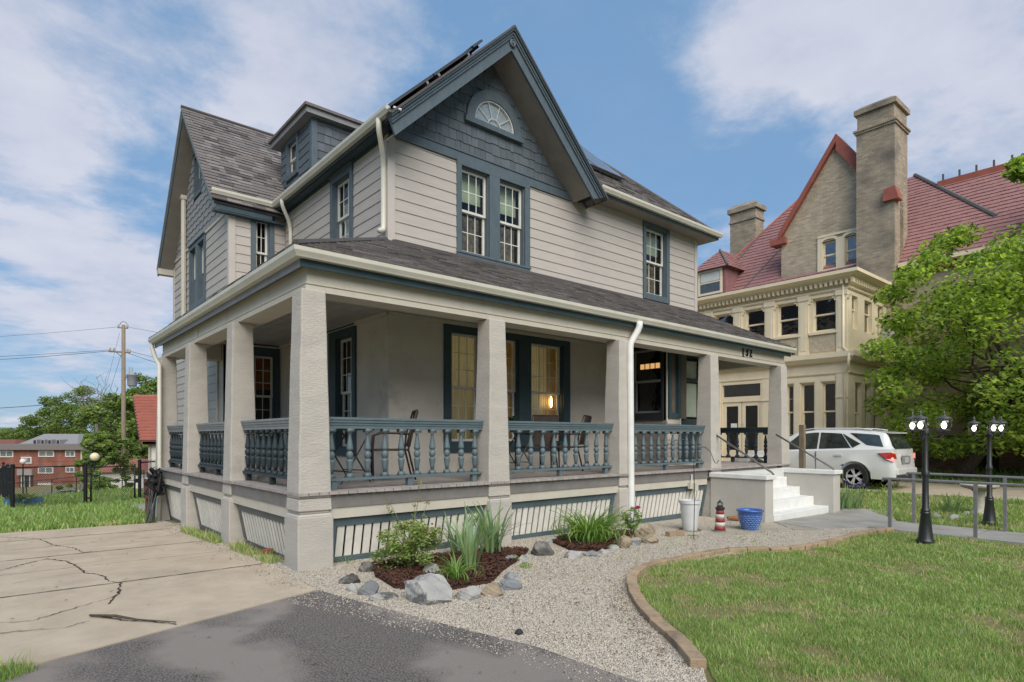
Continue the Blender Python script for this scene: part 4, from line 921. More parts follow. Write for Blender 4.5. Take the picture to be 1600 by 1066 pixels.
# ---- posts
def post(cx_, cy_, zb):
    b = MB(); r0 = .21
    b.box(cx_ - r0, cy_ - r0, zb, cx_ + r0, cy_ + r0, .60)
    b.frus(cx_ - r0, cy_ - r0, cx_ + r0, cy_ + r0, .60, cx_ - r0 + .03, cy_ - r0 + .03, cx_ + r0 - .03, cy_ + r0 - .03, .625)
    b.box(cx_ - .175, cy_ - .175, .625, cx_ + .175, cy_ + .175, .66)
    base = mk('post_base', b, STUCCO, H, bevel=.014)
    b = MB(); b.frus(cx_ - .197, cy_ - .197, cx_ + .197, cy_ + .197, .66, cx_ - .19, cy_ - .19, cx_ + .19, cy_ + .19, .80)
    mk('post_base', b, STUCCO, H, bevel=.012)
    b = MB(); n = 9
    for i in range(n):
        t0, t1 = i / n, (i + 1) / n; a0, a1 = .19 - .05 * t0, .19 - .05 * t1; z_0, z_1 = .805 + 2.375 * t0, .805 + 2.375 * t1
        jx, jy = (R.uniform(-.004, .004) for _ in range(2))
    lv = []; 
    for i in range(n + 1):
        t = i / n; a = .192 - .048 * t; j = R.uniform(-.004, .004) if 0 < i < n else 0; z = .806 + 2.373 * t
        lv += [(cx_ - a + j, cy_ - a - j, z), (cx_ + a + j, cy_ - a + j, z), (cx_ + a - j, cy_ + a, z), (cx_ - a, cy_ + a - j, z)]
    b.add(lv, [(0, 3, 2, 1), tuple(range(4 * n, 4 * n + 4))] + [(4 * i + k, 4 * i + (k + 1) % 4, 4 * i + 4 + (k + 1) % 4, 4 * i + 4 + k) for i in range(n) for k in range(4)])
    mk('porch_post', b, STUCCO, H, bevel=.016)
fx = [.21, 2.91, 5.74, 8.60, 11.62]; ly = [.21, 2.82, 5.42, 7.87]
for x in fx: post(x, .21, -.45 if x > 8 else -.3)
for y in ly[1:]: post(.21, y, -.75)
# ---- railings
def turned(n=12):
    b = MB(); b.box(-.043, -.043, .555, .043, .043, .60)
    b.lathe([(.030, .545), (.022, .535), (.018, .52), (.030, .44), (.042, .365), (.043, .345), (.032, .335), (.022, .328), (.03, .32), (.042, .298), (.045, .278), (.041, .255), (.03, .235), (.021, .228), (.033, .222), (.044, .212), (.042, .195), (.032, .12), (.022, .055)][::-1], n=n)
    b.frus(-.045, -.045, .045, .045, 0, -.028, -.028, .028, .028, .055); return b
bb = turned(); BALM = newmesh('baluster', bb.v, bb.f, RAILT); fixn(BALM)
for p_ in BALM.polygons: p_.use_smooth = len(p_.vertices) == 4 and abs(p_.normal.z) < .8
BALD = BALM.copy(); BALD.materials.clear(); BALD.materials.append(RAILD)
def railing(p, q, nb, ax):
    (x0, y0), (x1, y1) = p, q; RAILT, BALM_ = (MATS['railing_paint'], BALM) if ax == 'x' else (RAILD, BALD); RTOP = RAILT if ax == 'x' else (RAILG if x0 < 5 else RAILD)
    b = MB()
    def bar(w_, za, zb):
        if ax == 'x': b.box(x0, y0 - w_, za, x1, y0 + w_, zb)
        else: b.box(x0 - w_, y0, za, x0 + w_, y1, zb)
    bar(.072, 1.705, 1.738); bar(.062, 1.672, 1.705); bar(.05, 1.64, 1.672); bar(.042, 1.60, 1.64)
    r_ = mk('railing', b, RTOP, H, bevel=.004)
    b = MB(); bar(.05, .975, 1.008)
    o = mk('bottom_rail', b, RAILT, r_)
    for t in (.06, .5, .94):
        X_, Y_ = x0 + (x1 - x0) * t, y0 + (y1 - y0) * t
        bx('rail_block', X_ - .035, Y_ - .035, .872, X_ + .035, Y_ + .035, .975, RAILT, r_)
    for i in range(nb):
        t = (i + .5) / nb; put('baluster', BALM_, (x0 + (x1 - x0) * t, y0 + (y1 - y0) * t, 1.004), r_, (0, 0, R.uniform(-.06, .06)), (1, 1, .998))
for i in range(3): railing((fx[i] + .165, .24), (fx[i + 1] - .165, .24), (10, 10, 11)[i], 'x')
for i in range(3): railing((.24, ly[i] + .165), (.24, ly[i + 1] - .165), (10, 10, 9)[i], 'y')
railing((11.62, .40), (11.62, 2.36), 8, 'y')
# ---- skirting
TEALS = mat('skirting_frame_paint', (.115, .155, .172), (.09, .125, .14), scale=3, rough=.6, bump=.3, fine=.12)
GREYS = mat('side_skirting_paint', (.15, .155, .16), (.12, .125, .13), scale=3, rough=.6, bump=.3, fine=.12)
def skirt(a0, a1, ax, z0=-.16, z1=.548, nm='skirting'):
    off = lambda z: .10 + .13 * (z1 - z) / (z1 - z0)
    b = MB(); fm = TEALS if ax == 'x' else GREYS
    def fr(p, q, s, t, d=.0, th=.03):
        v = []
        for dd in (0, th):
            for (u_, z_) in ((p, s), (q, s), (q, t), (p, t)):
                o_ = off(z_) + d + dd; v.append((u_, o_, z_) if ax == 'x' else (o_, u_, z_))
        b.add(v, [(0, 1, 2, 3), (7, 6, 5, 4), (0, 4, 5, 1), (1, 5, 6, 2), (2, 6, 7, 3), (3, 7, 4, 0)])
    fr(a0, a1, z1 - .105, z1); fr(a0, a1, z0, z0 + .13); fr(a0, a0 + .10, z0 + .16, z1 - .105); fr(a1 - .08, a1, z0 + .16, z1 - .105)
    f_ = mk('skirting_frame', b, fm, H)
    b = MB(); fr(a0, a1, z0, z1, .10, .01); mk('skirting_shade', b, DARKV, H)  # near-black sheet stands in for the shade behind the slats
    n = int((a1 - a0 - .2) / .116); zz0, zz1 = z0 + .12, z1 - .10; L_ = zz1 - zz0; tilt = math.atan2(.13, z1 - z0)
    for i in range(n):
        a = a0 + .105 + (a1 - a0 - .19) * (i + .5) / n; zc_ = (zz0 + zz1) / 2; o_ = off(zc_) + .022
        if ax == 'x': put('skirting_slat', unit(SLAT), (a, o_, zc_), H, (tilt, 0, R.uniform(-.01, .01)), (.090, .016, L_))
        else: put('skirting_slat', unit(SLAT), (o_, a, zc_), H, (0, -tilt, 0), (.008, .078, L_))
for i in range(3): skirt(fx[i] + .2, fx[i + 1] - .2, 'x', z0=(-.06, -.10, -.12)[i])
for i in range(3): skirt(ly[i] + .2, ly[i + 1] - .2, 'y', z0=(-.12, -.18, -.28)[i], z1=.548)
# ---- vestibule by the front door
wall('vestibule_wall', 'X', 8.2, .96, 2.39, .88, 3.59, [(1.06, 1.86, 2.0, 3.42)], .1, STUCCOW, H)
wall('vestibule_wall', 'Y', .94, 8.2, 10.2, .88, 3.59, [(8.32, 8.56, 2.0, 3.45), (8.72, 9.66, .93, 3.45)], .1, STUCCOW, H)
wall('vestibule_wall', 'X', 10.1, 1.05, 2.39, .88, 3.59, [], .1, STUCCOW, H)
lapsiding(H, 'X', 8.2, .94, 2.38, .93, 1.85, expo=.17, m=mat('brown_grey_siding', (.24, .215, .20), (.2, .18, .165), rough=.6), name='vestibule_board')
lapsiding(H, 'Y', .94, 8.2, 8.66, .93, 1.85, expo=.17, m=SIDING, name='vestibule_board')
window(H, 'X', 8.2, 1.06, 1.86, 2.0, 3.42, cols=1, rows=1, casing=(.05, .1, .15, .14), cm=mat('black_trim', (.02, .025, .03)), style='dark', sashm=mat('grey_sash', (.3, .3, .29)), glassm=GLASSD)
window(H, 'Y', .94, 8.32, 8.56, 2.0, 3.45, cols=1, rows=1, casing=(.09, .10, .1, .1), cm=TEALD, style='dark', sashm=TEALD, room=False)
b = MB(); b.box(8.72, 1.03, .94, 9.66, 1.08, 1.9).box(8.72, 1.03, 1.9, 8.84, 1.08, 3.45).box(9.54, 1.03, 1.9, 9.66, 1.08, 3.45).box(8.84, 1.03, 3.28, 9.54, 1.08, 3.45).box(8.84, 1.03, 2.72, 9.54, 1.08, 2.80)
DR = mk('front_door', b, mat('dark_door', (.035, .05, .058)), H)
b = MB(); b.box(8.84, 1.05, 1.9, 9.54, 1.06, 2.72).box(8.84, 1.05, 2.80, 9.54, 1.06, 3.28); mk('pane', b, GLASSW, DR)
b = MB(); b.box(8.84, 1.09, 2.82, 9.54, 1.1, 3.2).box(9.0, 1.09, 1.95, 9.54, 1.1, 2.7); mk('door_blind', b, BLIND, DR); mk('door_backing', MB().box(8.98, 1.2, .93, 10.0, 1.22, 3.5), INTER, DR)
b = MB(); b.box(8.76, .99, 2.0, 8.80, 1.03, 2.25); mk('door_handle', b, mat('brass', (.6, .42, .18), metal=.8, rough=.3), DR)
cbx('door_casing', 8.60, .955, .93, 8.715, .998, 3.55, TEALD); cbx('door_casing', 9.665, .955, .93, 9.78, .998, 3.55, TEALD); cbx('door_casing', 8.716, .955, 3.46, 9.664, .998, 3.55, TEALD)
# amber squares of stained glass in the vestibule window, their glow put into the material
b = MB()
for k in range(4): y = 1.15 + k * .135; b.box(8.235, y, 2.98, 8.245, y + .10, 3.09)
mk('stained_glass_squares', b, emis('amber_glass_glow', (.75, .42, .16), .55), H)
# ---- steps and pier walls
ST = mk('porch_steps', MB().box(8.66, -.18, -.3, 11.10, .03, .78), mat('riser_white', (.60, .61, .58), (.54, .55, .52), scale=4, rough=.7), H)
for k, (yf, zt) in enumerate(((-1.15, .02), (-.84, .21), (-.54, .40), (-.25, .60))):
    b = MB(); b.box(8.665, yf, -.35, 11.095, -.05 if k < 3 else .04, zt); o = mk('step', b, WHITE, ST, bevel=.012)
PIER = mat('pier_paint', (.50, .475, .43), (.45, .43, .39), scale=2, rough=.85, bump=.6, bscale=60, fine=.1, dirt=((.2, .2, .17), 1.5, .6, .85))
for x0, x1, y0 in ((8.36, 8.66, -1.13), (11.10, 11.44, -1.25)):
    p_ = mk('pier_wall', MB().box(x0, y0, -.5, x1, .02, .695), PIER, H, bevel=.01)
    mk('pier_cap', MB().box(x0 - .035, y0 - .04, .697, x1 + .035, .03, .785), WHITE, p_, bevel=.012)
# stair handrails
def tubepart(name, pts, r, m, parent=H, n=8): b = MB(); b.tube(pts, r, n); return mk(name, b, m, parent, smooth=n > 4)
RAILM = mat('step_rail_metal', (.20, .19, .18), (.15, .14, .13), rough=.5, metal=.3)
tubepart('handrail', [(8.62, .06, 1.55), (8.62, -1.12, .83), (8.62, -1.16, .78)], .02, RAILM)
tubepart('handrail', [(11.2, .06, 1.56), (11.2, -1.17, .84), (11.2, -1.21, .79)], .02, RAILM)
# ---- downspouts
def spout(pts, w_=.04):
    b = MB(); b.tube(pts, w_, 10); return mk('downspout', b, GUTTER if w_ < .05 else WHITE, H, smooth=True)
spout([(6.02, -.03, 3.52), (6.02, -.03, 3.44), (6.0, -.01, 3.36), (5.86, .03, 3.14), (5.84, .03, 3.04), (5.82, .0, 1.5), (5.81, -.02, .2), (5.80, -.05, -.02)], .058)
spout([(2.14, 2.16, 6.62), (2.14, 2.16, 6.52), (2.15, 2.17, 6.44), (2.20, 2.22, 6.36), (2.32, 2.36, 6.16), (2.37, 2.43, 6.06), (2.38, 2.45, 5.96), (2.38, 2.45, 5.4), (2.38, 2.45, 5.02), (2.36, 2.43, 4.95), (2.26, 2.36, 4.90)], .046)
spout([(2.14, 6.5, 6.62), (2.14, 6.5, 6.54), (2.17, 6.52, 6.46), (2.32, 6.62, 6.26), (2.38, 6.68, 6.14), (2.39, 6.68, 6.0), (2.39, 6.68, 4.9)], .042)
spout([(.0, 8.28, 3.52), (.0, 8.28, 3.42), (.02, 8.15, 3.25), (.03, 7.95, 3.1), (.02, 7.62, 3.0), (.015, 7.58, .75), (.0, 7.58, -.3)], .042)
# ---- dormer
D_ = bpy.data.objects.new('dormer', None); C.objects.link(D_); D_.location = Vector((2.65, 6.1, 7)) - WL[H.name]; D_.parent = H; WL[D_.name] = Vector((2.65, 6.1, 7))
dh = [(6.98, 7.42, 7.62, 8.22)]
wall('dormer_wall', 'X', 2.65, 6.1, 7.97, 6.9, 8.40, [(6.93, 7.47, 7.56, 8.28)], .1, SLATE, D_)
wall('dormer_wall', 'Y', 6.1, 2.755, 4.6, 6.9, 8.40, [], .1, SLATE, D_)
mk('dormer_wall', MB().box(2.76, 7.87, 6.9, 4.6, 7.97, 8.4), SLATE, D_)
shingle_wall(D_, 'Y', 6.1, 7.0, 8.36, lambda z: (2.74, 2.9 + (z - 7.0) * .95 + .15), (), wmin=.13, wmax=.22, stag=.012)
shingle_wall(D_, 'X', 2.65, 7.0, 8.36, lambda z: (6.2, 7.95), [(6.84, 7.56, 7.46, 8.38)], wmin=.12, wmax=.2, stag=.012)
bx('dormer_corner_board', 2.615, 6.065, 7.0, 2.74, 6.098, 8.4, TEAL, D_); bx('dormer_corner_board', 2.615, 6.10, 7.0, 2.648, 6.2, 8.4, TEAL, D_)
X = FR('X', 2.65); b = MB(); b.X = X
for bb_ in ((6.84, 6.93, 7.46, 8.38), (7.47, 7.56, 7.46, 8.38), (6.93, 7.47, 8.28, 8.38), (6.93, 7.47, 7.46, 7.56)): b.box(bb_[0], -.05, bb_[2], bb_[1], 0, bb_[3])
mk('dormer_window_casing', b, TEAL, D_)
for q0, q1, d in ((7.9, 8.28, .03), (7.56, 7.92, .05)):
    b = MB(); b.X = X; s = .04
    b.box(6.93, d, q0, 6.93 + s, d + .03, q1).box(7.47 - s, d, q0, 7.47, d + .03, q1).box(6.93 + s, d, q1 - s, 7.47 - s, d + .03, q1).box(6.93 + s, d, q0, 7.47 - s, d + .03, q0 + s); mk('dormer_sash', b, SASH, D_)
    b = MB(); b.X = X; b.box(6.95, d + .012, q0 + .02, 7.45, d + .016, q1 - .02); mk('dormer_pane', b, glass('bright_glass', (.8, .85, .9), refl=.35, clear=.4), D_)
b = MB(); b.box(2.80, 6.8, 7.4, 2.81, 7.6, 8.39); mk('dormer_blind', b, mat('brown_blind', (.3, .22, .15)), D_)
b = MB(); b.box(2.45, 5.92, 8.40, 4.7, 8.15, 8.52); mk('dormer_fascia', b, mat('dormer_fascia_paint', (.25, .25, .255), (.21, .21, .215)), D_)
b = MB(); b.box(2.40, 5.87, 8.521, 4.75, 8.2, 8.58); b.frus(2.40, 5.87, 4.75, 8.2, 8.58, 3.3, 6.9, 3.9, 7.2, 8.74); mk('dormer_roof', b, ROOFS[0], D_)
# ---- solar panels
SOL = mat('solar_cells', (.02, .025, .045), (.015, .018, .03), rough=.15, spec=.6, coat=.6, fine=.05); SOLF = mat('panel_frame', (.10, .10, .105), rough=.4, metal=.5)
SOLG = mat('solar_cells_grey', (.09, .10, .115), (.08, .09, .10), rough=.3, spec=.6, coat=.5, fine=.05)
def panel(O, U, V, w_, h_, cm):
    U, V = Vector(U).normalized(), Vector(V).normalized(); Nn = U.cross(V); Nn = Nn if Nn.z > 0 else -Nn; O = Vector(O)
    M = Matrix((U, V, Nn)).transposed().to_4x4(); M.translation = O
    b = MB(); b.X = M; b.box(0, 0, 0, w_, h_, .04); f_ = mk('solar_panel', b, SOLF, H)
    b = MB(); b.X = M; b.box(.02, .02, .041, w_ - .02, h_ - .02, .044); mk('cells', b, cm, f_)
    for t in (.25, .75):
        for q_ in (.085, h_ - .215): b = MB(); b.X = M; b.box(w_ * t - .02, q_, -.16, w_ * t + .02, q_ + .04, -.05); mk('mount_foot', b, ALU, f_)
    for q_ in (.08, h_ - .22): b = MB(); b.X = M; b.box(0, q_, -.049, w_, q_ + .05, -.001); mk('mount_rail', b, ALU, f_)
zt = lambda x: zu(x) + .40 + .12
for i in range(3): panel((2.30, 2.30 + i * 1.16, zt(2.30)), (0, 1, 0), (1, 0, .97), 1.14, 1.36, SOL)
for i in range(3): panel((2.30 + 1.39 / s2, 2.30 + i * 1.16, zt(2.30 + 1.39 / s2)), (0, 1, 0), (1, 0, .97), 1.14, 1.20, SOL)
panel((4.12, 2.26, zt(4.12) + .02), (0, 1, 0), (1, 0, .97), 1.0, .30, SOL)
for i in range(2): panel((7.15 + i * 1.04, 2.9, 6.84 + .93 * .9 + .14), (1, 0, 0), (0, 1, .93), 1.02, 2.2, SOLG)
# ---- house number, outlet box, mail box
def text(s, size, loc, rot, m, parent, name, ext=.008, bold=0, sx=1.0):
    cu = bpy.data.curves.new(name, 'FONT'); cu.body = s; cu.size = size; cu.extrude = ext; cu.align_x = 'CENTER'; cu.align_y = 'CENTER'; cu.offset = bold
    to = bpy.data.objects.new('t', cu); C.objects.link(to)
    me = bpy.data.meshes.new_from_object(to); bpy.data.objects.remove(to); me.materials.clear(); me.materials.append(m)
    return put(name, me, loc, parent, rot, (sx, 1, 1))
BLK = mat('black_iron', (.012, .012, .013), rough=.5)
for i, ch in enumerate('132'):
    cx0 = 9.90 + i * .165
    text(ch, .30, (cx0, .158, 3.37), (rad(90), 0, 0), BLK, H, 'house_number', .008, .006, .8)
# serifs for the figures
b = MB(); b.box(9.855, .152, 3.262, 9.95, .166, 3.278).box(9.853, .152, 3.45, 9.90, .166, 3.466); mk('house_number_serif', b, BLK, H)
b = MB(); b.box(7.75, -.03, .46, 7.86, .05, .60).box(7.62, -.01, .50, 7.72, .05, .62); mk('outlet_box', b, mat('outlet_plastic', (.55, .53, .42), (.45, .43, .35)), H)
b = MB(); b.tube([(7.68, .0, .78), (7.68, .0, .60)], .012, 6); mk('conduit', b, WHITE, H)
# ================================================================== STONE MANSION NEXT DOOR
def brickmat(name, c1, c2, mo, axis='X', bw=.21, bh=.075, mort=.010, dirt=None, bump=.6):
    m = bpy.data.materials.new(name); m.use_nodes = True; MATS[name] = m
    t = m.node_tree; n = t.nodes.new; l = t.links.new; p = t.nodes['Principled BSDF']; p.inputs['Roughness'].default_value = .9; p.inputs['Specular IOR Level'].default_value = .2
    g = n('ShaderNodeNewGeometry'); sp = n('ShaderNodeSeparateXYZ'); l(g.outputs['Position'], sp.inputs[0]); cb_ = n('ShaderNodeCombineXYZ')
    ad = n('ShaderNodeMath'); ad.operation = 'ADD'; l(sp.outputs[0], ad.inputs[0]); l(sp.outputs[1], ad.inputs[1])
    l(ad.outputs[0], cb_.inputs[0]); l(sp.outputs[2], cb_.inputs[1])
    br = n('ShaderNodeTexBrick'); br.inputs['Scale'].default_value = 1; br.inputs['Brick Width'].default_value = bw; br.inputs['Row Height'].default_value = bh; br.inputs['Mortar Size'].default_value = mort; br.inputs['Mortar Smooth'].default_value = .3
    br.inputs['Color1'].default_value = (*c1, 1); br.inputs['Color2'].default_value = (*c2, 1); br.inputs['Mortar'].default_value = (*mo, 1); l(cb_.outputs[0], br.inputs['Vector'])
    no = n('ShaderNodeTexNoise'); no.inputs['Scale'].default_value = .8; no.inputs['Detail'].default_value = 8; l(g.outputs['Position'], no.inputs['Vector'])
    no2 = n('ShaderNodeTexNoise'); no2.inputs['Scale'].default_value = 9; no2.inputs['Detail'].default_value = 4; mp2 = n('ShaderNodeMapping'); mp2.inputs['Scale'].default_value = (.35, .35, 1.6); l(g.outputs['Position'], mp2.inputs[0]); l(mp2.outputs[0], no2.inputs['Vector'])
    a = n('ShaderNodeMath'); a.operation = 'ADD'; l(no.outputs['Fac'], a.inputs[0]); l(no2.outputs['Fac'], a.inputs[1])
    mr_ = n('ShaderNodeMapRange'); mr_.inputs[1].default_value = .75; mr_.inputs[2].default_value = 1.25; mr_.inputs[3].default_value = .72; mr_.inputs[4].default_value = 1.18; l(a.outputs[0], mr_.inputs[0])
    h = n('ShaderNodeHueSaturation'); l(br.outputs['Color'], h.inputs['Color']); l(mr_.outputs[0], h.inputs['Value']); col = h.outputs[0]
    if dirt:
        r = n('ShaderNodeMapRange'); r.inputs[1].default_value = dirt[1]; r.inputs[2].default_value = dirt[2]; l(no.outputs['Fac'], r.inputs[0])
        mx = n('ShaderNodeMix'); mx.data_type = 'RGBA'; l(r.outputs[0], mx.inputs[0]); l(col, mx.inputs[6]); mx.inputs[7].default_value = (*dirt[0], 1); col = mx.outputs[2]
    l(col, p.inputs['Base Color'])
    b = n('ShaderNodeBump'); b.inputs['Strength'].default_value = bump; b.inputs['Distance'].default_value = .012; b.invert = True; l(br.outputs['Fac'], b.inputs['Height']); l(b.outputs[0], p.inputs['Normal'])
    return m
BUFF = brickmat('buff_brick', (.56, .455, .325), (.45, .36, .255), (.48, .405, .305), bw=.24, bh=.082, dirt=((.30, .25, .19), .5, .72))
DKBR = brickmat('foundation_brick', (.20, .095, .07), (.13, .065, .05), (.16, .135, .11), bw=.24, bh=.085)
CHB = brickmat('chimney_brick', (.42, .345, .25), (.31, .255, .19), (.36, .305, .235), bw=.24, bh=.082, dirt=((.16, .14, .115), .5, .7))
CRM = mat('mansion_cream_paint', (.80, .69, .49), (.73, .63, .45), scale=2, rough=.6, fine=.05, bump=.15, dirt=((.42, .36, .25), 1.6, .62, .9))
CRMD = mat('mansion_carved_panel', (.56, .475, .34), (.42, .355, .255), scale=9, rough=.8, bump=.5, bscale=30)
REDT = [mat('red_tile_' + k, c, tuple(x * .75 for x in c), scale=8, rough=.75, fine=.2, bscale=40) for k, c in (('rose', (.34, .175, .165)), ('brick', (.28, .14, .135)), ('deep', (.20, .105, .102)), ('pink', (.40, .23, .215)))]
REDM = mat('red_metal', (.36, .11, .075), (.28, .09, .065), scale=3, rough=.6, fine=.08)
SEAM = mat('lead_flashing', (.12, .115, .115), rough=.7)
MAN = thing('stone_mansion', (21, 2, 0), 'cream and buff brick mansion with red tiled roofs and tall chimneys next door', 'mansion')
def rshingles(name, O, U, V, poly, parent, **k):
    o = shingles(name, O, U, V, poly, parent, **k); me = o.data; me.materials.clear()
    for m in REDT: me.materials.append(m)
    return o
def PX(X, u, v): r = ray(u, v); t = (X - CAM.x) / r.x; return CAM + r * t
def mbox(name, x0, y0, z0, x1, y1, z1, m=None): return bx(name, x0, y0, z0, x1, y1, z1, m or CRM, MAN)
XS = 19.0; YC = 1.41
UW = [(1.80, 2.58), (3.04, 3.81), (4.28, 5.05), (5.53, 6.31), (6.80, 7.58)]
uh = [(a, b_, 5.12, 6.28) for a, b_ in UW]
lh = [(1.80, 2.26, .75, 3.38), (2.50, 2.98, .75, 3.38), (3.22, 3.50, .75, 3.38), (4.42, 6.0, .42, 3.52), (6.5, 7.3, .9, 3.38)]
wall('sunroom_wall', 'X', XS, YC, 8.2, -.3, 6.9, uh + lh, .2, CRM, MAN)
sh = [(19.26, 19.80, 5.12, 6.28), (20.36, 21.1, 5.12, 6.28), (21.6, 22.2, 5.12, 6.28), (19.55, 20.15, .75, 3.38), (20.40, 20.98, .75, 3.38), (21.2, 21.9, .75, 3.38)]
wall('sunroom_wall', 'Y', YC, XS + .2, 22.5, -.3, 6.9, sh, .2, CRM, MAN)
mbox('sunroom_roof', XS, YC, 6.9, 22.6, 12.0, 6.98, SEAM)
mbox('sunroom_wall', XS, 8.2, -.3, XS + .2, 12.0, 6.9)
WGM = glass('mansion_glass', (.7, .75, .8), refl=.22, clear=.8, wob=.5)
def mwin(axis, plane, a0, a1, z0, z1, split=.5, cols=1, rows=1, sw=.05, style='dark'): return window(MAN, axis, plane, a0, a1, z0, z1, cols=cols, rows=rows, casing=None, cm=CRM, style=style, dep=.1, split=split, glassm=WGM, sashm=CRM, sw=sw)
for h in uh: mwin('X', XS, *h)
for h in (lh[0], lh[1], lh[4]): mwin('X', XS, *h, split=.62)
mwin('X', XS, *lh[2], split=.62, rows=2)
for h in sh: mwin('Y', YC, *h, split=.6)
# pilasters, brackets, bands, panels
X_ = FR('X', XS)
for a in (1.44, 2.70, 3.93, 5.17, 6.43, 7.68):
    w_ = .33
    b = MB(); b.X = X_; b.box(a, -.07, 4.32, a + w_, 0, 6.40).box(a - .03, -.10, 6.25, a + w_ + .03, 0, 6.42).box(a + .07, -.085, 4.5, a + w_ - .07, -.07, 6.1)
    b.box(a - .08, -.05, 6.12, a, 0, 6.25).box(a - .15, -.05, 6.2, a - .08, 0, 6.25).box(a + w_, -.05, 6.12, a + w_ + .08, 0, 6.25).box(a + w_ + .08, -.05, 6.2, a + w_ + .15, 0, 6.25); mk('pilaster', b, CRM, MAN)
for (a, b_) in UW:
    mbox('window_sill', XS - .09, a - .1, 5.02, XS, b_ + .1, 5.10); mbox('window_head', XS - .06, a + .02, 6.28, XS, b_ - .02, 6.34)
    p_ = mbox('spandrel_panel', XS - .03, a - .08, 4.42, XS, b_ + .08, 4.98, CRMD)
    b = MB(); b.X = X_; m_ = (a + b_) / 2
    for c in (a + .13, b_ - .13):
        for s_ in (-1, 1):
            for t_ in (-1, 1): b.ext([(c + s_ * .03, -.034, 4.70 + t_ * .03), (c + s_ * .17, -.034, 4.70 + t_ * .06), (c + s_ * .17, -.034, 4.70 + t_ * .22), (c + s_ * .06, -.034, 4.70 + t_ * .2)], (0, -.035, 0))
        b.box(c - .035, -.075, 4.665, c + .035, -.034, 4.735)
    b.box(m_ - .03, -.08, 4.42, m_ + .03, -.03, 4.98); mk('panel_carving', b, CRM, p_)
def band(name, z0, z1, o, m=None):
    b = MB(); b.sweep([(0, z0), (o * .5, z0), (o, z0 + (z1 - z0) * .45), (o, z1), (0, z1)], [(22.5, YC), (XS, YC), (XS, 12.0)]); return mk(name, b, m or CRM, MAN)
band('belt_cornice', 4.04, 4.34, .26); band('lower_frieze', 3.62, 3.70, .05); band('upper_frieze', 6.42, 6.50, .07)
band('main_cornice', 6.80, 7.0, .42); band('main_cornice', 6.72, 6.80, .18)
# dentils, repeated small brackets
for k in range(44): mbox('dentil', XS - .20, 1.20 + k * .165, 6.60, XS - .0, 1.20 + k * .165 + .075, 6.74)
for k in range(15): mbox('dentil', XS + .15 + k * .2, YC - .2, 6.60, XS + .15 + k * .2 + .08, YC, 6.74)
# ground floor piers and mullions
for a, b_ in ((1.41, 1.78), (3.52, 4.36), (6.06, 6.48)): mbox('pier', XS - .05, a, -.2, XS, b_, 3.62); mbox('pier_capital', XS - .08, a - .02, 2.82, XS - .05, b_ + .02, 2.88)
for a in (2.26, 2.98): mbox('window_mullion', XS - .05, a + .02, .4, XS, a + .22, 3.5)
mbox('window_head', XS - .051, 1.80, 3.40, XS, 3.50, 3.50)
# french doors with transom
b = MB(); b.X = X_
b.box(4.36, -.03, .40, 4.44, .1, 3.60).box(5.98, -.03, .40, 6.06, .1, 3.60).box(4.44, -.03, 3.50, 5.98, .1, 3.60).box(4.44, -.02, 2.84, 5.98, .1, 3.04); DF = mk('door_frame', b, CRM, MAN)
b = MB(); b.X = X_; b.box(4.46, .05, 3.06, 5.96, .055, 3.48); mk('transom_pane', b, glass('transom_glass', (.5, .55, .6), refl=.28, clear=.5, wob=.5), DF)
for a in (4.44, 5.22):
    b = MB(); b.X = X_; a1 = a + .75
    b.box(a, .02, .42, a + .13, .07, 2.84).box(a1 - .13, .02, .42, a1, .07, 2.84).box(a + .13, .02, .42, a1 - .13, .07, 1.0).box(a + .13, .02, 2.68, a1 - .13, .07, 2.84); D0 = mk('door', b, CRM, MAN)
    b = MB(); b.X = X_; b.box(a + .12, .04, 1.0, a1 - .12, .045, 2.69); mk('pane', b, glass('door_glass', (.5, .6, .5), refl=.14, clear=.4, wob=.4), D0)
b = MB(); b.X = X_; b.box(5.40, .03, 1.72, 5.66, .038, 2.02); mk('door_notice', b, mat('paper_notice', (.75, .75, .72)), MAN)
b = MB(); b.X = X_
for k, c in enumerate((.0, .1, .2)): b.box(4.64 + c * 1.5, .2, 1.0, 4.72 + c * 1.5, .21, 2.2)
mk('red_drape', b, mat('red_drape', (.30, .03, .03)), MAN)
b = MB(); b.X = X_
for k in range(3): b.box(4.3, -.35 - k * .32, -.2, 6.1, -.03 - k * .32, .38 - k * .18)
mk('door_steps', b, mat('brown_boards', (.30, .20, .11), (.2, .13, .08), rough=.8), MAN)
b = MB(); b.X = X_; b.add([(4.3, .6, .3), (7.4, .6, .3), (7.4, .6, 6.9), (4.3, .6, 6.9)], [(0, 1, 2, 3)]); mk('inner_wall', b, INTER, MAN, fix=False)
# drain pipe on the corner
b = MB(); b.tube([(18.93, 1.55, 6.7), (18.93, 1.55, 4.5), (18.85, 1.35, 4.3), (18.6, 1.25, 4.1), (18.62, 1.27, 3.9), (18.88, 1.40, 3.75), (18.93, 1.5, 3.55), (18.93, 1.5, .1)], .045, 8); mk('drain_pipe', b, CRM, MAN, smooth=True)
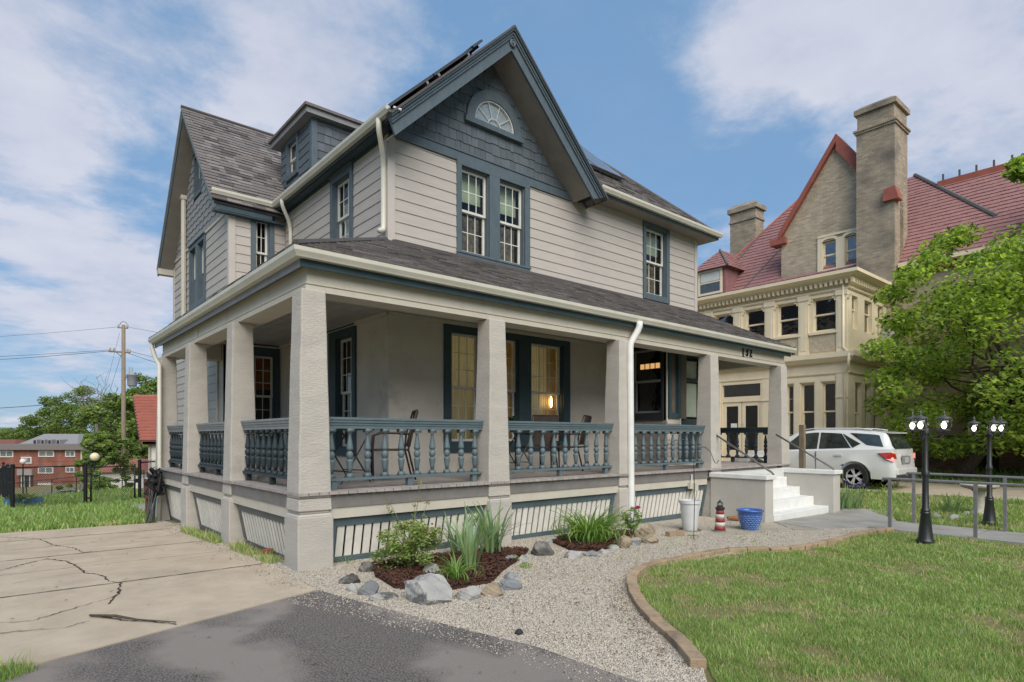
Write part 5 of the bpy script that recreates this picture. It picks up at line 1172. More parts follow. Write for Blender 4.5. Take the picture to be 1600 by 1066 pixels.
# main brick block and gable
XM = 22.5
mbox('brick_wall', XM, 1.0, -.3, XM + .4, 9.8, 8.0, BUFF)
gh = [(2.34, 2.86, 8.14, 9.28), (3.16, 3.70, 8.14, 9.28)]
b = MB(); b.X = FR('X', XM)
def gl(z): t = (13.2 - z) / 1.42; return (max(.97, 3.12 - t), min(5.35, 3.12 + t))
z = 8.0
while z < 13.1:
    lo, hi = gl(z + .05)
    for p, q in free(lo, hi, [(h[0], h[1]) for h in gh if h[2] < z + .03 < h[3]]): b.box(p, 0, z, q, .35, min(z + .06, 13.2))
    z += .06
GW = mk('gable_wall', b, BUFF, MAN)
for h in gh: mwin('X', XM, *h, sw=.06)
b = MB(); b.X = FR('X', XM)
b.box(2.20, -.05, 8.02, 2.34, 0, 9.42).box(2.86, -.05, 8.14, 3.16, 0, 9.3).box(3.70, -.05, 8.02, 3.86, 0, 9.42).box(2.34, -.06, 8.0, 3.70, 0, 8.14).box(2.20, -.07, 9.42, 3.86, 0, 9.50)
for c in (2.60, 3.43):
    for k in range(8):
        t0, t1 = math.pi * k / 8, math.pi * (k + 1) / 8
        b.ext([(c + .27 * math.cos(t0), -.055, 9.2 + .13 * math.sin(t0)), (c + .27 * math.cos(t1), -.055, 9.2 + .13 * math.sin(t1)), (c + .33 * math.cos(t1), -.055, 9.3 + .13 * math.sin(t1)), (c + .33 * math.cos(t0), -.055, 9.3 + .13 * math.sin(t0))], (0, .055, 0))
mk('window_surround', b, CRM, MAN)
# coping
def cop(y0, z0, y1, z1, w_=.30):
    b = MB(); b.ext([(XM - .18, y0, z0 - w_), (XM - .18, y0, z0 + .02), (XM - .18, y1, z1 + .02), (XM - .18, y1, z1 - w_)], (.62, 0, 0)); return mk('gable_coping', b, REDM, MAN)
cop(5.42, 9.96, 3.12, 13.30); cop(1.6, 11.1, 3.118, 13.30, .62)
mbox('coping_foot', XM - .18, 5.1, 9.55, XM + .4, 5.75, 9.80, REDM)
# big chimney
b = MB(); b.box(21.95, .97, 7.0, 23.30, 2.24, 12.78).box(21.90, .92, 12.78, 23.35, 2.29, 12.86).box(21.86, .88, 12.86, 23.39, 2.33, 12.93).box(21.97, .99, 12.93, 23.28, 2.22, 13.50)
CH = mk('chimney', b, CHB, MAN)
mk('chimney_cap', MB().box(21.88, .90, 13.50, 23.37, 2.31, 13.68).frus(21.88, .90, 23.37, 2.31, 13.68, 22.1, 1.12, 23.15, 2.1, 13.84), CHB, CH)
b = MB(); b.ext([(21.8, .80, 10.0), (21.8, 1.32, 10.0), (21.8, 1.28, 10.42), (21.8, .92, 10.48)], (.45, 0, 0)); mk('red_shoulder', b, REDM, MAN)
b = MB(); b.box(25.6, 8.1, 10.5, 26.4, 9.45, 12.7).box(25.55, 8.05, 12.2, 26.45, 9.5, 12.3).box(25.5, 8.0, 12.7, 26.5, 9.55, 12.92).frus(25.5, 8.0, 26.5, 9.55, 12.92, 25.7, 8.25, 26.3, 9.3, 13.12); LCH = mk('chimney', b, CHB, MAN)
# red roofs
sR = math.sqrt(1 + 1.3 ** 2); t_ = 4.2
b = MB(); b.add([(22.2, 9.85, 7.7), (22.2, 2.3, 7.7), (26.4, 2.3, 13.16), (26.4, 5.65, 13.16), (30.6, 9.85, 7.7), (30.6, 2.3, 7.7)], [(0, 1, 2, 3), (0, 3, 4), (4, 3, 2, 5)]); mk('roof', b, REDT[2], MAN, fix=False)
rshingles('roof_tiles', (22.15, 2.3, 7.68), (0, 1, 0), (1, 0, 1.3), [(0, 0), (7.6, 0), (3.4, t_ * sR), (0, t_ * sR)], MAN, expo=.21, tw=(.2, .34), n_off=.02)
b = MB(); b.tube([(22.15, 9.9, 7.72), (26.4, 5.65, 13.2)], .07, 6); mk('hip_cap', b, REDM, MAN)
b = MB(); b.tube([(26.4, 5.65, 13.2), (26.4, 2.3, 13.2)], .08, 6); mk('ridge_cap', b, REDM, MAN)
p0, p1 = Vector((25.1, 6.6, 11.55)), Vector((22.5, 6.0, 8.2)); 
b = MB(); b.tube([(25.0, 7.1, 11.4), (23.2, 8.3, 9.08)], .05, 5); b.tube([(24.3, 5.6, 10.48), (22.3, 7.0, 7.88)], .05, 5); mk('roof_flashing', b, SEAM, MAN)
sB = math.sqrt(1 + 1.2 ** 2)
b = MB(); b.add([(22.3, 2.3, 7.7), (22.3, -13, 7.7), (25.2, -13, 11.18), (25.2, .5, 11.18), (25.95, 1.5, 12.08), (25.95, 3, 12.08)], [(0, 1, 2, 3, 4, 5)]); b.add([(25.2, -13, 11.18), (25.2, 1, 11.18), (29, 1, 7.7), (29, -13, 7.7)], [(0, 1, 2, 3)]); mk('roof', b, REDT[2], MAN, fix=False)
rshingles('roof_tiles', (22.25, 2.3, 7.68), (0, -1, 0), (1, 0, 1.2), [(0, 0), (15.3, 0), (15.3, 2.92 * sB), (0, 2.92 * sB)], MAN, expo=.21, tw=(.2, .34), n_off=.02)
rshingles('roof_tiles', (22.25 + 2.92, 2.6, 7.68 + 3.5), (0, -1, 0), (1, 0, 1.2), [(0, 0), (2.05, 0), (1.15, .78 * sB), (0, .78 * sB)], MAN, expo=.21, tw=(.2, .34), n_off=.02)
b = MB(); b.tube([(26.0, 1.5, 12.2), (23.35, -1.65, 9.02)], .075, 6); mk('hip_cap', b, SEAM, MAN)
b = MB(); b.box(25.1, -13, 11.1, 25.3, .5, 11.36); mk('ridge_cap', b, REDM, MAN)
for k in range(18): mbox('ridge_finial', 25.17, .3 - k * .52, 11.36, 25.23, .36 - k * .52, 11.62, SEAM)
mbox('brick_wall', XM, -13, .9, XM + .4, .999, 7.6, BUFF); mbox('foundation_wall', XM - .12, -13, -.3, XM + .4, 1.4, 1.55, DKBR)
mbox('gutter', 22.05, -13, 7.58, 22.3, .9, 7.72, CRM); mbox('eave_board', 22.3, -13, 7.35, 22.48, .9, 7.58, REDM)
for y in (-2.6, -4.6, -6.6, -9.0): mwin('X', XM, y, y + .9, 5.0, 6.8)
for y in (-1.0, -3.4, -6.2): mbox('cellar_window', XM - .14, y - .9, .35, XM - .12, y - .1, 1.05, mat('cellar_black', (.008, .008, .008)))
# sloping cream buttresses at the right
for y in (-4.1, -4.75): 
    b = MB(); b.ext([(21.2, y, .1), (22.4, y, .1), (22.4, y, 2.7), (21.5, y, 2.0), (21.2, y, 1.75)], (0, .16, 0)); mk('porch_buttress', b, mat('tan_board', (.42, .33, .22), (.33, .26, .18)), MAN)
mbox('red_gable_corner', 22.1, -3.3, 8.3, 22.5, -2.8, 10.1, REDM)
# red dormer
dy0, dy1 = 7.62, 9.02
mk('dormer_wall', MB().box(21.9, 7.55, 7.2, 24, 9.05, 9.05), REDT[1], MAN)
w0 = PX(21.9, 1105, 417); w1 = PX(21.9, 1138, 411)
b = MB(); b.X = FR('X', 21.9)
a, c = 7.80, 8.80
b.box(a - .1, -.05, 7.9, a, 0, 9.0).box(c, -.05, 7.9, c + .1, 0, 9.0).box(a, -.05, 8.92, c, 0, 9.0).box(a, -.05, 7.9, c, 0, 8.0).box(a, -.035, 8.42, c, 0, 8.48); DW = mk('dormer_window', b, CRM, MAN)
b = MB(); b.X = FR('X', 21.9); b.box(a, -.02, 8.0, c, -.012, 8.92); mk('pane', b, mat('dormer_pane', (.10, .11, .12), (.07, .08, .09), rough=.1, spec=.6), DW)
b = MB(); b.X = FR('X', 21.9); b.box(a + .03, -.03, 8.5, c - .03, -.021, 8.90); mk('blind', b, BLIND, DW)
b = MB(); b.add([(21.7, 7.35, 9.0), (21.7, 9.25, 9.0), (25, 9.25, 9.0), (25, 7.35, 9.0), (22.7, 8.3, 10.05), (25, 8.3, 10.05)], [(0, 4, 1), (1, 4, 5, 2), (0, 3, 5, 4), (0, 1, 2, 3)]); mk('dormer_roof', b, REDT[2], MAN)
rshingles('dormer_tiles', (21.68, 7.35, 9.0), (0, 1, 0), (1, 0, 1.05), [(0, 0), (1.9, 0), (.95, 1.38)], MAN, expo=.19, tw=(.18, .3), n_off=.02)
rshingles('dormer_tiles', (21.7, 7.33, 9.0), (1, 0, 0), (0, .95, 1.05), [(0, 0), (3, 0), (3, 1.4), (1.0, 1.4)], MAN, expo=.19, tw=(.18, .3), n_off=.02)
b = MB(); b.tube([(21.68, 7.33, 9.03), (22.7, 8.3, 10.1)], .045, 5); mk('hip_cap', b, SEAM, MAN)
b = MB(); b.box(24.5, 13.5, 8.0, 25.0, 14, 11.0); 
# window air conditioner
mbox('air_conditioner', 22.35 - .5, YC - .35, 5.0, 22.35 - .0, YC, 5.35, mat('ac_white', (.6, .6, .58)))

# ================================================================== WHITE CAR
def make_car(loc, rz):
    T = thing('parked_car', loc, 'white crossover parked in the neighbouring drive seen from its left rear', 'car', rz=rz, local=True)
    PW = mat('car_paint', (.70, .70, .68), (.68, .68, .66), rough=.25, coat=.8, fine=.01, spec=.5); BLACKP = mat('black_plastic', (.04, .04, .042), (.03, .03, .032), rough=.6)
    CG = mat('car_glass', (.05, .06, .055), (.02, .025, .022), scale=4, rough=.05, spec=1.0, fine=0); RUB = mat('tyre_rubber', (.03, .03, .03), rough=.85); RIM = mat('alloy', (.72, .72, .72), rough=.35, metal=.25, fine=.03)
    xs_top = [-1.0, -.97, -.93, -.80, -.70, -.45, 0, .6, 1.2, 1.65, 2.15, 2.62, 2.75, 3.1, 3.45, 3.65, 3.76, 3.80]
    zt_top = [.60, .96, 1.13, 1.40, 1.58, 1.635, 1.67, 1.69, 1.685, 1.63, 1.40, 1.12, 1.07, 1.02, .94, .84, .70, .62]
    def ztop(x): return float(np.interp(x, xs_top, zt_top))
    def wid(x): return float(np.interp(x, [-1.0, -.9, -.6, 0, 2.4, 3.2, 3.6, 3.8], [.80, .88, .915, .92, .92, .90, .82, .62]))
    def belt(x): return float(np.interp(x, [-1, 0, 1, 2.3, 3.0, 3.8], [1.13, 1.10, 1.06, 1.01, .95, .7]))
    def zb(x, r=.41):
        z = .27
        for xa in (0, 2.86):
            if abs(x - xa) < r: z = max(z, .35 + math.sqrt(r * r - (x - xa) ** 2))
        return z
    def sec(x):
        w_, zt, bl, z0 = wid(x), ztop(x), belt(x), zb(x); bulge = sum(.03 * math.exp(-((x - xa) / .38) ** 2) for xa in (0, 2.86))
        rw = float(np.interp(x, [-1.0, -.7, 0, 1.6, 2.2, 2.75, 3.8], [.60, .62, .66, .66, .70, .80, .55]))
        L = [(0, .27), (w_ * .72, .27), (w_ * .955 + bulge * .5, max(z0, .30)), (w_ + bulge, max(z0 + .02, .50)), (w_ * .995 + bulge, max(z0 + .05, .68)), (w_ * .985 + bulge * .4, .86), (w_ * .965, bl - .07), (w_ * .95, bl), (w_ * .915, bl + .03)]
        hi = zt - .08
        L += [(w_ * .915 + (rw - w_ * .915) * t, bl + .03 + (hi - bl - .03) * t) for t in (.35, .7, 1)] + [(rw * .93, zt - .025), (rw * .6, zt - .002), (0, zt)]
        out = []
        lim = zt
        for k, (y, z) in enumerate(L):
            if hi < bl + .06 and k >= 7:   # bonnet: fold upper points onto the top surface
                f = (k - 7) / 7; y = w_ * .95 * (1 - f) if k > 7 else w_ * .95; z = min(bl, zt - .03) + (zt - min(bl, zt - .03)) * min(1, f * 3)
            elif z > zt: z = zt
            if k in (5, 6) and z > zt - .05: z = zt - .05
            if k in (3, 4) and z > zt - .08: z = max(z0, zt - .08)
            out.append((y, z))
        return out
    X = sorted(set([round(v, 3) for v in list(np.linspace(-1.0, 3.8, 60)) + list(np.linspace(-.41, .41, 21)) + list(np.linspace(2.45, 3.27, 21))]))
    S_ = [sec(x) for x in X]; n = len(S_[0]); V = []
    for x, s_ in zip(X, S_): V += [(x, y, z) for y, z in s_] + [(x, -y, z) for y, z in s_[1:-1][::-1]]
    m = 2 * n - 2
    b = MB(); b.add(V, [(i * m + k, i * m + (k + 1) % m, (i + 1) * m + (k + 1) % m, (i + 1) * m + k) for i in range(len(X) - 1) for k in range(m)] + [tuple(range(m))[::-1], tuple((len(X) - 1) * m + k for k in range(m))])
    body = mk('body', b, PW, T, smooth=True)
    mo = body.modifiers.new('e', 'EDGE_SPLIT'); mo.split_angle = rad(32)
    def side(x, t, off=.006, sgn=1):
        s_ = sec(x); a_, b2 = s_[8], s_[11]; y = a_[0] + (b2[0] - a_[0]) * t; z = a_[1] + (b2[1] - a_[1]) * t
        return (x, sgn * (y + off), z + off * .3)
    def gpatch(name, top, bot, m_, sgn):    # top/bot: lists of (x,t)
        n_ = 14; b = MB(); v = []
        for i in range(n_ + 1):
            f = i / n_
            def L(P): k = f * (len(P) - 1); j = min(int(k), len(P) - 2); q = k - j; return (P[j][0] + (P[j + 1][0] - P[j][0]) * q, P[j][1] + (P[j + 1][1] - P[j][1]) * q)
            A, B = L(top), L(bot)
            for j in range(5): g = j / 4; v.append(side(B[0] + (A[0] - B[0]) * g, B[1] + (A[1] - B[1]) * g, .007, sgn))
        b.add(v, [(i * 5 + j, (i + 1) * 5 + j, (i + 1) * 5 + j + 1, i * 5 + j + 1) for i in range(n_) for j in range(4)]); return mk(name, b, m_, T, smooth=True, fix=False)
    for sg in (1, -1):
        gpatch('side_window', [(1.05, .97), (1.62, .97)], [(1.05, .04), (2.35, .05)], CG, sg)
        gpatch('side_window', [(.42, .90), (1.0, .97)], [(.12, .05), (1.0, .04)], CG, sg)
        gpatch('side_window', [(.38, .90), (.39, .88)], [(-.12, .30), (.08, .05)], CG, sg)
        gpatch('quarter_window', [(-.55, .92), (.20, .95)], [(-.70, .10), (-.28, .22)], CG, sg)
    # tail glass and tailgate parts
    b = MB(); b.add([(-.945, -.66, 1.14), (-.945, .66, 1.14), (-.745, .55, 1.53), (-.745, -.55, 1.53)], [(0, 1, 2, 3)]); b.add([(-.93, -.66, 1.14), (-.93, .66, 1.14), (-.73, .55, 1.53), (-.73, -.55, 1.53)], [(3, 2, 1, 0)]); mk('rear_window', b, CG, T)
    mk('spoiler', MB().ext([(-.50, -.58, 1.63), (-.86, -.56, 1.585), (-.86, -.56, 1.555), (-.55, -.58, 1.57)], (0, 1.14, 0)), PW, T)
    for sg in (1, -1):
        b = MB(); pts = [(-.62, .935, 1.02), (-.90, .895, 1.04), (-.99, .80, 1.0), (-1.005, .76, .86), (-.96, .87, .78), (-.80, .935, .86)]
        b.add([(x, sg * y, z) for x, y, z in pts] + [(x + .06, sg * (y - .06), z) for x, y, z in pts], [tuple(range(6)), tuple(range(6, 12))[::-1]] + [(i, (i + 1) % 6, 6 + (i + 1) % 6, 6 + i) for i in range(6)])
        mk('tail_light', b, mat('tail_light_red', (.55, .03, .02), (.42, .02, .015), rough=.15, coat=1, scale=14), T)
    mk('bumper_skirt', MB().box(-1.03, -.78, .26, -.75, .78, .42), BLACKP, T, bevel=.03)
    mk('rear_bumper', MB().box(-1.045, -.80, .42, -.8, .80, .60), PW, T, bevel=.04)
    mk('plate_recess', MB().box(-1.012, -.32, .72, -.99, .32, .93), mat('grey_recess', (.25, .25, .25)), T)
    mk('licence_plate', MB().box(-1.02, -.15, .745, -1.012, .15, .895), mat('plate', (.5, .5, .48), (.25, .25, .27), scale=40), T)
    mk('handle_strip', MB().box(-1.02, -.25, .94, -.98, .25, .985), RIM, T)
    for sg in (1, -1):
        mk('sill_trim', MB().box(.45, sg * .895, .24, 2.42, sg * .925, .36), BLACKP, T)
        mk('roof_rail', MB().tube([(-.35, sg * .61, 1.66), (.0, sg * .61, 1.705), (1.2, sg * .61, 1.715), (1.55, sg * .61, 1.67)], .018, 6), PW, T)
        mk('door_handle', MB().box(.32, sg * .925, .93, .52, sg * .95, .965), PW, T); mk('door_handle', MB().box(1.32, sg * .925, .92, 1.52, sg * .95, .955), PW, T)
        mk('door_seam', MB().box(1.045, sg * .90, .36, 1.055, sg * .928, 1.05), BLACKP, T)
        mk('mirror', MB().box(2.05, sg * .93, 1.0, 2.25, sg * 1.1, 1.14), PW, T, bevel=.03)
        mk('headlight', MB().box(3.55, sg * .55, .68, 3.79, sg * .80, .82), RIM, T, bevel=.02)
    mk('antenna', MB().tube([(-.35, 0, 1.65), (-.5, 0, 1.86)], .006, 4), BLACKP, T)
    for xa in (0, 2.86):
        for sg in (1, -1):
            b = MB(); b.X = Matrix.Translation((xa, sg * .82, .355)) @ Matrix.Rotation(rad(90) * (-1 if sg > 0 else 1), 4, 'X')
            b.lathe([(.23, -.11), (.33, -.112), (.352, -.09), (.352, .09), (.33, .112), (.23, .11), (.23, -.11)], n=36); ty = mk('wheel', b, RUB, T, smooth=True)
            mo = ty.modifiers.new('e', 'EDGE_SPLIT'); mo.split_angle = rad(35)
            b = MB(); b.X = Matrix.Translation((xa, sg * .87, .355)) @ Matrix.Rotation(rad(90) * (-1 if sg > 0 else 1), 4, 'X')
            b.lathe([(.235, -.02), (.235, .03), (.215, .03), (.21, -.02)], n=36); b.lathe([(.05, .0), (.05, .02), (.03, .03)], n=12)
            for k in range(5):
                for q in (-.13, .13):
                    t = 2 * math.pi * k / 5 + q; c_, s_ = math.cos(t), math.sin(t); px_, py_ = -s_ * .018, c_ * .018
                    b.ext([(c_ * .04 + px_, s_ * .04 + py_, .0), (c_ * .22 + px_, s_ * .22 + py_, .005), (c_ * .22 - px_, s_ * .22 - py_, .005), (c_ * .04 - px_, s_ * .04 - py_, .0)], (0, 0, .022))
            mk('rim', b, RIM, ty)
            b = MB(); b.X = Matrix.Translation((xa, sg * .60, .355)) @ Matrix.Rotation(rad(90), 4, 'X'); b.lathe([(.40, -.1), (.40, .1)], n=30); mk('wheel_well', b, mat('well_black', (.01, .01, .01), rough=1), T)
    return T
make_car((15.74, -.28, .115), rad(90)).scale = (.95, .95, .95)
# square timber post in front of the car
p_ = Vector((12.6, .12)); b = MB(); b.box(12.54, .02, -.1, 12.66, .14, 1.80); tp = mk('timber_post', b, WOODG, bevel=.006, base=True); label(tp, 'weathered square timber post standing behind the right stair wall', 'post')
# ================================================================== SMALL THINGS
GLOBE = glass('lantern_glass', (1, 1, .97), refl=.03, clear=.97); BULB = emis('lantern_bulb', (1, .95, .85), 3.5)
POSTM = mat('black_cast_iron', (.018, .02, .019), (.013, .015, .014), rough=.4, spec=.5, fine=.15, bump=.1); LANM = mat('lantern_grey_metal', (.07, .07, .072), (.05, .05, .052), rough=.4, spec=.5)
def lamp(x, y, H_, lab, rot0, tilt=0):
    z = g1(x, y); T = thing('lamp_post', (x, y, z), lab, 'lamp post', 'twin cast iron lamp posts by the front walk')
    P = MB(); s = H_ / 2.15
    P.lathe([(.125, 0), (.125, .05), (.11, .07), (.10, .09), (.062, .44), (.07, .46), (.058, .48), (.066, .50), (.045, .53), (.04, 1.0), (.052, 1.01), (.052, 1.07), (.038, 1.09), (.034, 1.62), (.05, 1.63), (.045, 1.69), (.02, 1.75), (.01, 1.80)], x, y, z, 20)
    P.v = [(a, b_, z + (c - z) * s) for a, b_, c in P.v]
    mk('post', P, POSTM, T, smooth=True).modifiers.new('e', 'EDGE_SPLIT').split_angle = rad(35)
    for k in range(3):
        a = rot0 + k * 2.0944; c_, s_ = math.cos(a), math.sin(a); lx, ly_ = x + c_ * .235, y + s_ * .235; zz = z + 1.62 * s
        b = MB(); b.tube([(x + c_ * .03, y + s_ * .03, zz + .02), (x + c_ * .1, y + s_ * .1, zz - .07), (x + c_ * .19, y + s_ * .19, zz - .07), (lx, ly_, zz - .0), (lx, ly_, zz + .05)], .011, 6); mk('arm', b, POSTM, T, smooth=True)
        zb_ = zz + .04
        L_ = mk('lantern', MB().lathe([(.03, 0), (.075, .012), (.082, .02), (.075, .03), (.04, .03)], lx, ly_, zb_, 16), LANM, T, smooth=True)
        mk('globe', MB().lathe([(.062, .03), (.088, .06), (.098, .10), (.097, .14), (.082, .175), (.07, .185)], lx, ly_, zb_, 20), GLOBE, L_, smooth=True)
        mk('lantern_cap', MB().lathe([(.095, .178), (.103, .188), (.098, .20), (.07, .215), (.04, .226), (.022, .24), (.016, .255), (.024, .268), (.014, .285), (.004, .32)], lx, ly_, zb_, 18), LANM, L_, smooth=True)
        mk('bulb', MB().lathe([(.012, .04), (.026, .06), (.036, .09), (.028, .12), (.010, .15)], lx, ly_, zb_, 10), BULB, L_, smooth=True)
        b = MB()
        for j in range(6):
            t = j * 1.0472 + .2; cc_, ss_ = math.cos(t), math.sin(t)
            b.tube([(lx + cc_ * .066, ly_ + ss_ * .066, zb_ + .03), (lx + cc_ * .092, ly_ + ss_ * .092, zb_ + .06), (lx + cc_ * .101, ly_ + ss_ * .101, zb_ + .10), (lx + cc_ * .101, ly_ + ss_ * .101, zb_ + .14), (lx + cc_ * .084, ly_ + ss_ * .084, zb_ + .178)], .0035, 4)
        mk('cage', b, LANM, L_)
    return T
g_ = G(1446, 850); lamp(g_.x, g_.y, 2.18, 'black three-lantern lamp post standing on the lawn nearer the steps', rad(-60))
g_ = G(1546, 821); lamp(g_.x, g_.y, 2.2, 'black three-lantern lamp post farther right beside the bird bath', rad(86))
# walk handrails
def walkrail(x, ys, zt, lab):
    T = thing('walk_handrail', (x, ys[0], g1(x, ys[0])), lab, 'handrail', 'metal handrails along the front walk')
    b = MB(); b.tube([(x, ys[0] + .11, zt - .05), (x, ys[0] + .11, zt), (x, ys[0] + .02, zt), (x, ys[-1] - .3, zt - .02)], .022, 6); mk('top_rail', b, ALU, T)
    for y in ys: bx('rail_post', x - .024, y - .024, g1(x, y) - .05, x + .024, y + .024, zt, ALU, T)
walkrail(9.30, (-2.89, -4.10, -5.4, -6.7, -8), .775, 'grey metal handrail on the near side of the front walk')
walkrail(10.66, (-2.86, -4.22, -5.6, -7, -8.4), .815, 'grey metal handrail on the far side of the front walk')
# bird bath
g_ = G(1530, 805); STN = mat('cast_stone', (.46, .43, .36), (.36, .34, .29), scale=12, rough=.9, bump=.5, fine=.15)
T = thing('bird_bath', g_, 'pale stone bird bath behind the farther lamp post', 'bird bath')
mk('pedestal', MB().lathe([(.17, 0), (.17, .06), (.13, .08), (.10, .14), (.085, .3), (.10, .46), (.13, .5)], g_.x, g_.y, g_.z, 18), STN, T, smooth=True)
mk('bowl', MB().lathe([(.12, .5), (.28, .55), (.33, .60), (.32, .62), (.27, .585), (.05, .57)], g_.x, g_.y, g_.z, 24), STN, T, smooth=True)
# blue glazed pot
g_ = G(1172, 829); BLUE = mat('blue_glaze', (.045, .13, .40), (.03, .09, .31), rough=.18, coat=.6, scale=14, fine=.15)
T = thing('flower_pot', g_, 'glazed blue pot with scalloped scale pattern on the gravel', 'pot')
pf = [(.115, 0), (.125, .01), (.185, .20), (.205, .30), (.21, .325), (.225, .33), (.228, .355), (.21, .36), (.195, .33), (.17, .30), (.01, .29)]
mk('pot_body', MB().lathe(pf, g_.x, g_.y, g_.z, 32), BLUE, T, smooth=True)
b = MB()
for r_ in range(8):
    zz = .035 + r_ * .033; rr_ = float(np.interp(zz, [.01, .20, .30], [.125, .185, .205])) + .002; n = 22
    for k in range(n):
        t = 2 * math.pi * (k + (r_ % 2) * .5) / n; v = []
        for j in range(6):
            tt = t + (j / 5 - .5) * 2 * math.pi / n; h = .017 * math.sin(math.pi * j / 5)
            for e in (0, .007): v.append((g_.x + (rr_ + (.005 if e == 0 else 0)) * math.cos(tt), g_.y + (rr_ + (.005 if e == 0 else 0)) * math.sin(tt), g_.z + zz - h + e))
        b.add(v, [(2 * j, 2 * j + 2, 2 * j + 3, 2 * j + 1) for j in range(5)])
label(mk('scale_relief', b, mat('blue_relief', (.16, .27, .52), (.10, .2, .45), rough=.25, coat=.5), T, fix=False), kind='stuff')
mk('soil', MB().lathe([(.17, .30), (.168, .315), (.02, .32)], g_.x, g_.y, g_.z, 20), MULCH, T)
# tall white planter
g_ = G(1078, 829); WPL = mat('white_planter_plastic', (.62, .63, .63), (.56, .57, .57), rough=.5, fine=.04, dirt=((.42, .41, .37), 5, .6, .85))
T = thing('planter', g_, 'tall empty white planter in front of the porch skirting', 'planter')
mk('planter_body', MB().lathe([(.115, 0), (.125, .03), (.165, .46), (.18, .462), (.182, .515), (.165, .515), (.14, .35), (.02, .34)], g_.x, g_.y, g_.z, 28), WPL, T, smooth=True).modifiers.new('e', 'EDGE_SPLIT').split_angle = rad(40)
mk('saucer', MB().lathe([(.16, 0), (.19, .02), (.18, .025), (.12, .01)], g_.x, g_.y, g_.z - .005, 24), mat('saucer_brown', (.15, .12, .09)), T)
# lighthouse ornament
g_ = G(1125, 832); T = thing('lighthouse_ornament', g_, 'small red and white striped lighthouse garden ornament with black lantern top', 'ornament')
RD = mat('lighthouse_red', (.30, .04, .04), (.24, .035, .035), rough=.5); WH_ = mat('lighthouse_white', (.6, .55, .5), (.52, .47, .43), rough=.5)
mk('lighthouse_base', MB().lathe([(.10, 0), (.10, .035), (.085, .04)], g_.x, g_.y, g_.z, 20), mat('ornament_grey', (.22, .21, .2)), T)
zz = .04
for k in range(5):
    r0, r1 = .088 - k * .0055, .088 - (k + 1) * .0055; mk('stripe', MB().lathe([(r0, zz), (r1, zz + .066)], g_.x, g_.y, g_.z, 20), RD if k % 2 == 0 else WH_, T, smooth=True); zz += .066
b = MB(); b.lathe([(.065, zz), (.075, zz + .02), (.078, zz + .045), (.05, zz + .05), (.05, zz + .075)], g_.x, g_.y, g_.z, 16)
for k in range(6): t = k * 1.047; b.tube([(g_.x + .042 * math.cos(t), g_.y + .042 * math.sin(t), g_.z + zz + .06), (g_.x + .042 * math.cos(t), g_.y + .042 * math.sin(t), g_.z + zz + .12)], .005, 4)
b.lathe([(.05, zz + .12), (.02, zz + .15), (.004, zz + .175)], g_.x, g_.y, g_.z, 12); mk('lantern_top', b, METAL, T)
# shepherd hook
g_ = G(1084, 843); T = thing('shepherd_hook', g_, 'thin black double shepherd hook stuck in the gravel', 'garden hook')
r2 = Vector((.7615, -.648, 0)); P0 = Vector(g_)
def hookp(dirv, L): return [P0 + Vector((0, 0, 1.28))] + [P0 + Vector((0, 0, 1.28)) + dirv * L * f + Vector((0, 0, h)) for f, h in ((.08, .09), (.3, .14), (.55, .13), (.78, .06), (.92, -.06), (1.0, -.11), (1.1, -.11), (1.15, -.06))]
mk('stake', MB().tube([P0, P0 + Vector((.02, .0, .6)), P0 + Vector((0, 0, 1.28))], .0065, 6), METAL, T)
mk('hook_arm', MB().tube(hookp(r2, .33), .0055, 6), METAL, T); mk('hook_arm', MB().tube([p + Vector((0, 0, .11)) for p in hookp(Vector((-.35, .25, 0)).normalized() - r2 * .9, .27)][1:], .0055, 6), METAL, T)
mk('foot', MB().tube([P0 + Vector((-.1, .05, .06)), P0 + Vector((0, 0, .06)), P0 + Vector((.07, -.05, .05))], .005, 4), METAL, T)
# loose paver, brick bits, log, bits of lumber
def loose(name, g_, sx, sy, sz, rz, m, lab, cat): b = MB(); b.X = Matrix.Translation((g_.x, g_.y, g_.z + .008)) @ Matrix.Rotation(rz, 4, 'Z'); b.box(-sx / 2, -sy / 2, 0, sx / 2, sy / 2, sz); return label(mk(name, b, m, bevel=.006, base=True), lab, cat)
loose('loose_paver', G(1055, 838), .34, .10, .075, -.15, BLOCK, 'single tan paver lying on the gravel by the white planter', 'paver')
loose('brick_piece', G(418, 866), .12, .09, .06, .5, mat('loose_brick', (.30, .10, .06)), 'broken red brick piece beside the porch corner', 'brick')
loose('wood_scrap', G(270, 822), .75, .05, .03, .25, mat('pale_lumber', (.45, .38, .28)), 'pale strip of lumber lying at the far end of the porch', 'lumber')
g_ = G(1151, 815); b = MB(); b.tube([g_ + Vector((-.12, .12, .07)), g_ + Vector((0, 0, .06)), g_ + Vector((.22, -.12, .05))], [.035, .05, .045], 9); label(mk('wood_log', b, mat('orange_bark', (.30, .14, .06), (.2, .09, .04), bump=.8), base=True), 'short reddish log lying behind the blue pot', 'log')
b = MB(); g_ = G(180, 969); b.tube([G(140, 968) + Vector((0, 0, .035)), G(180, 972) + Vector((0, 0, .05)), G(215, 975) + Vector((0, 0, .035)), G(275, 979) + Vector((0, 0, .035))], [.008, .012, .007, .004], 6); label(mk('fallen_stick', b, BARK), 'thin brown stick lying across the concrete drive', 'stick')
g_ = G(811, 993); label(mk('dark_stone', MB().lathe([(.02, 0), (.035, .015), (.02, .035), (.005, .04)], g_.x, g_.y, g_.z + .01, 7), mat('black_stone', (.04, .04, .045)), base=True), 'lone black stone lying on the gravel near the asphalt edge', 'stone')
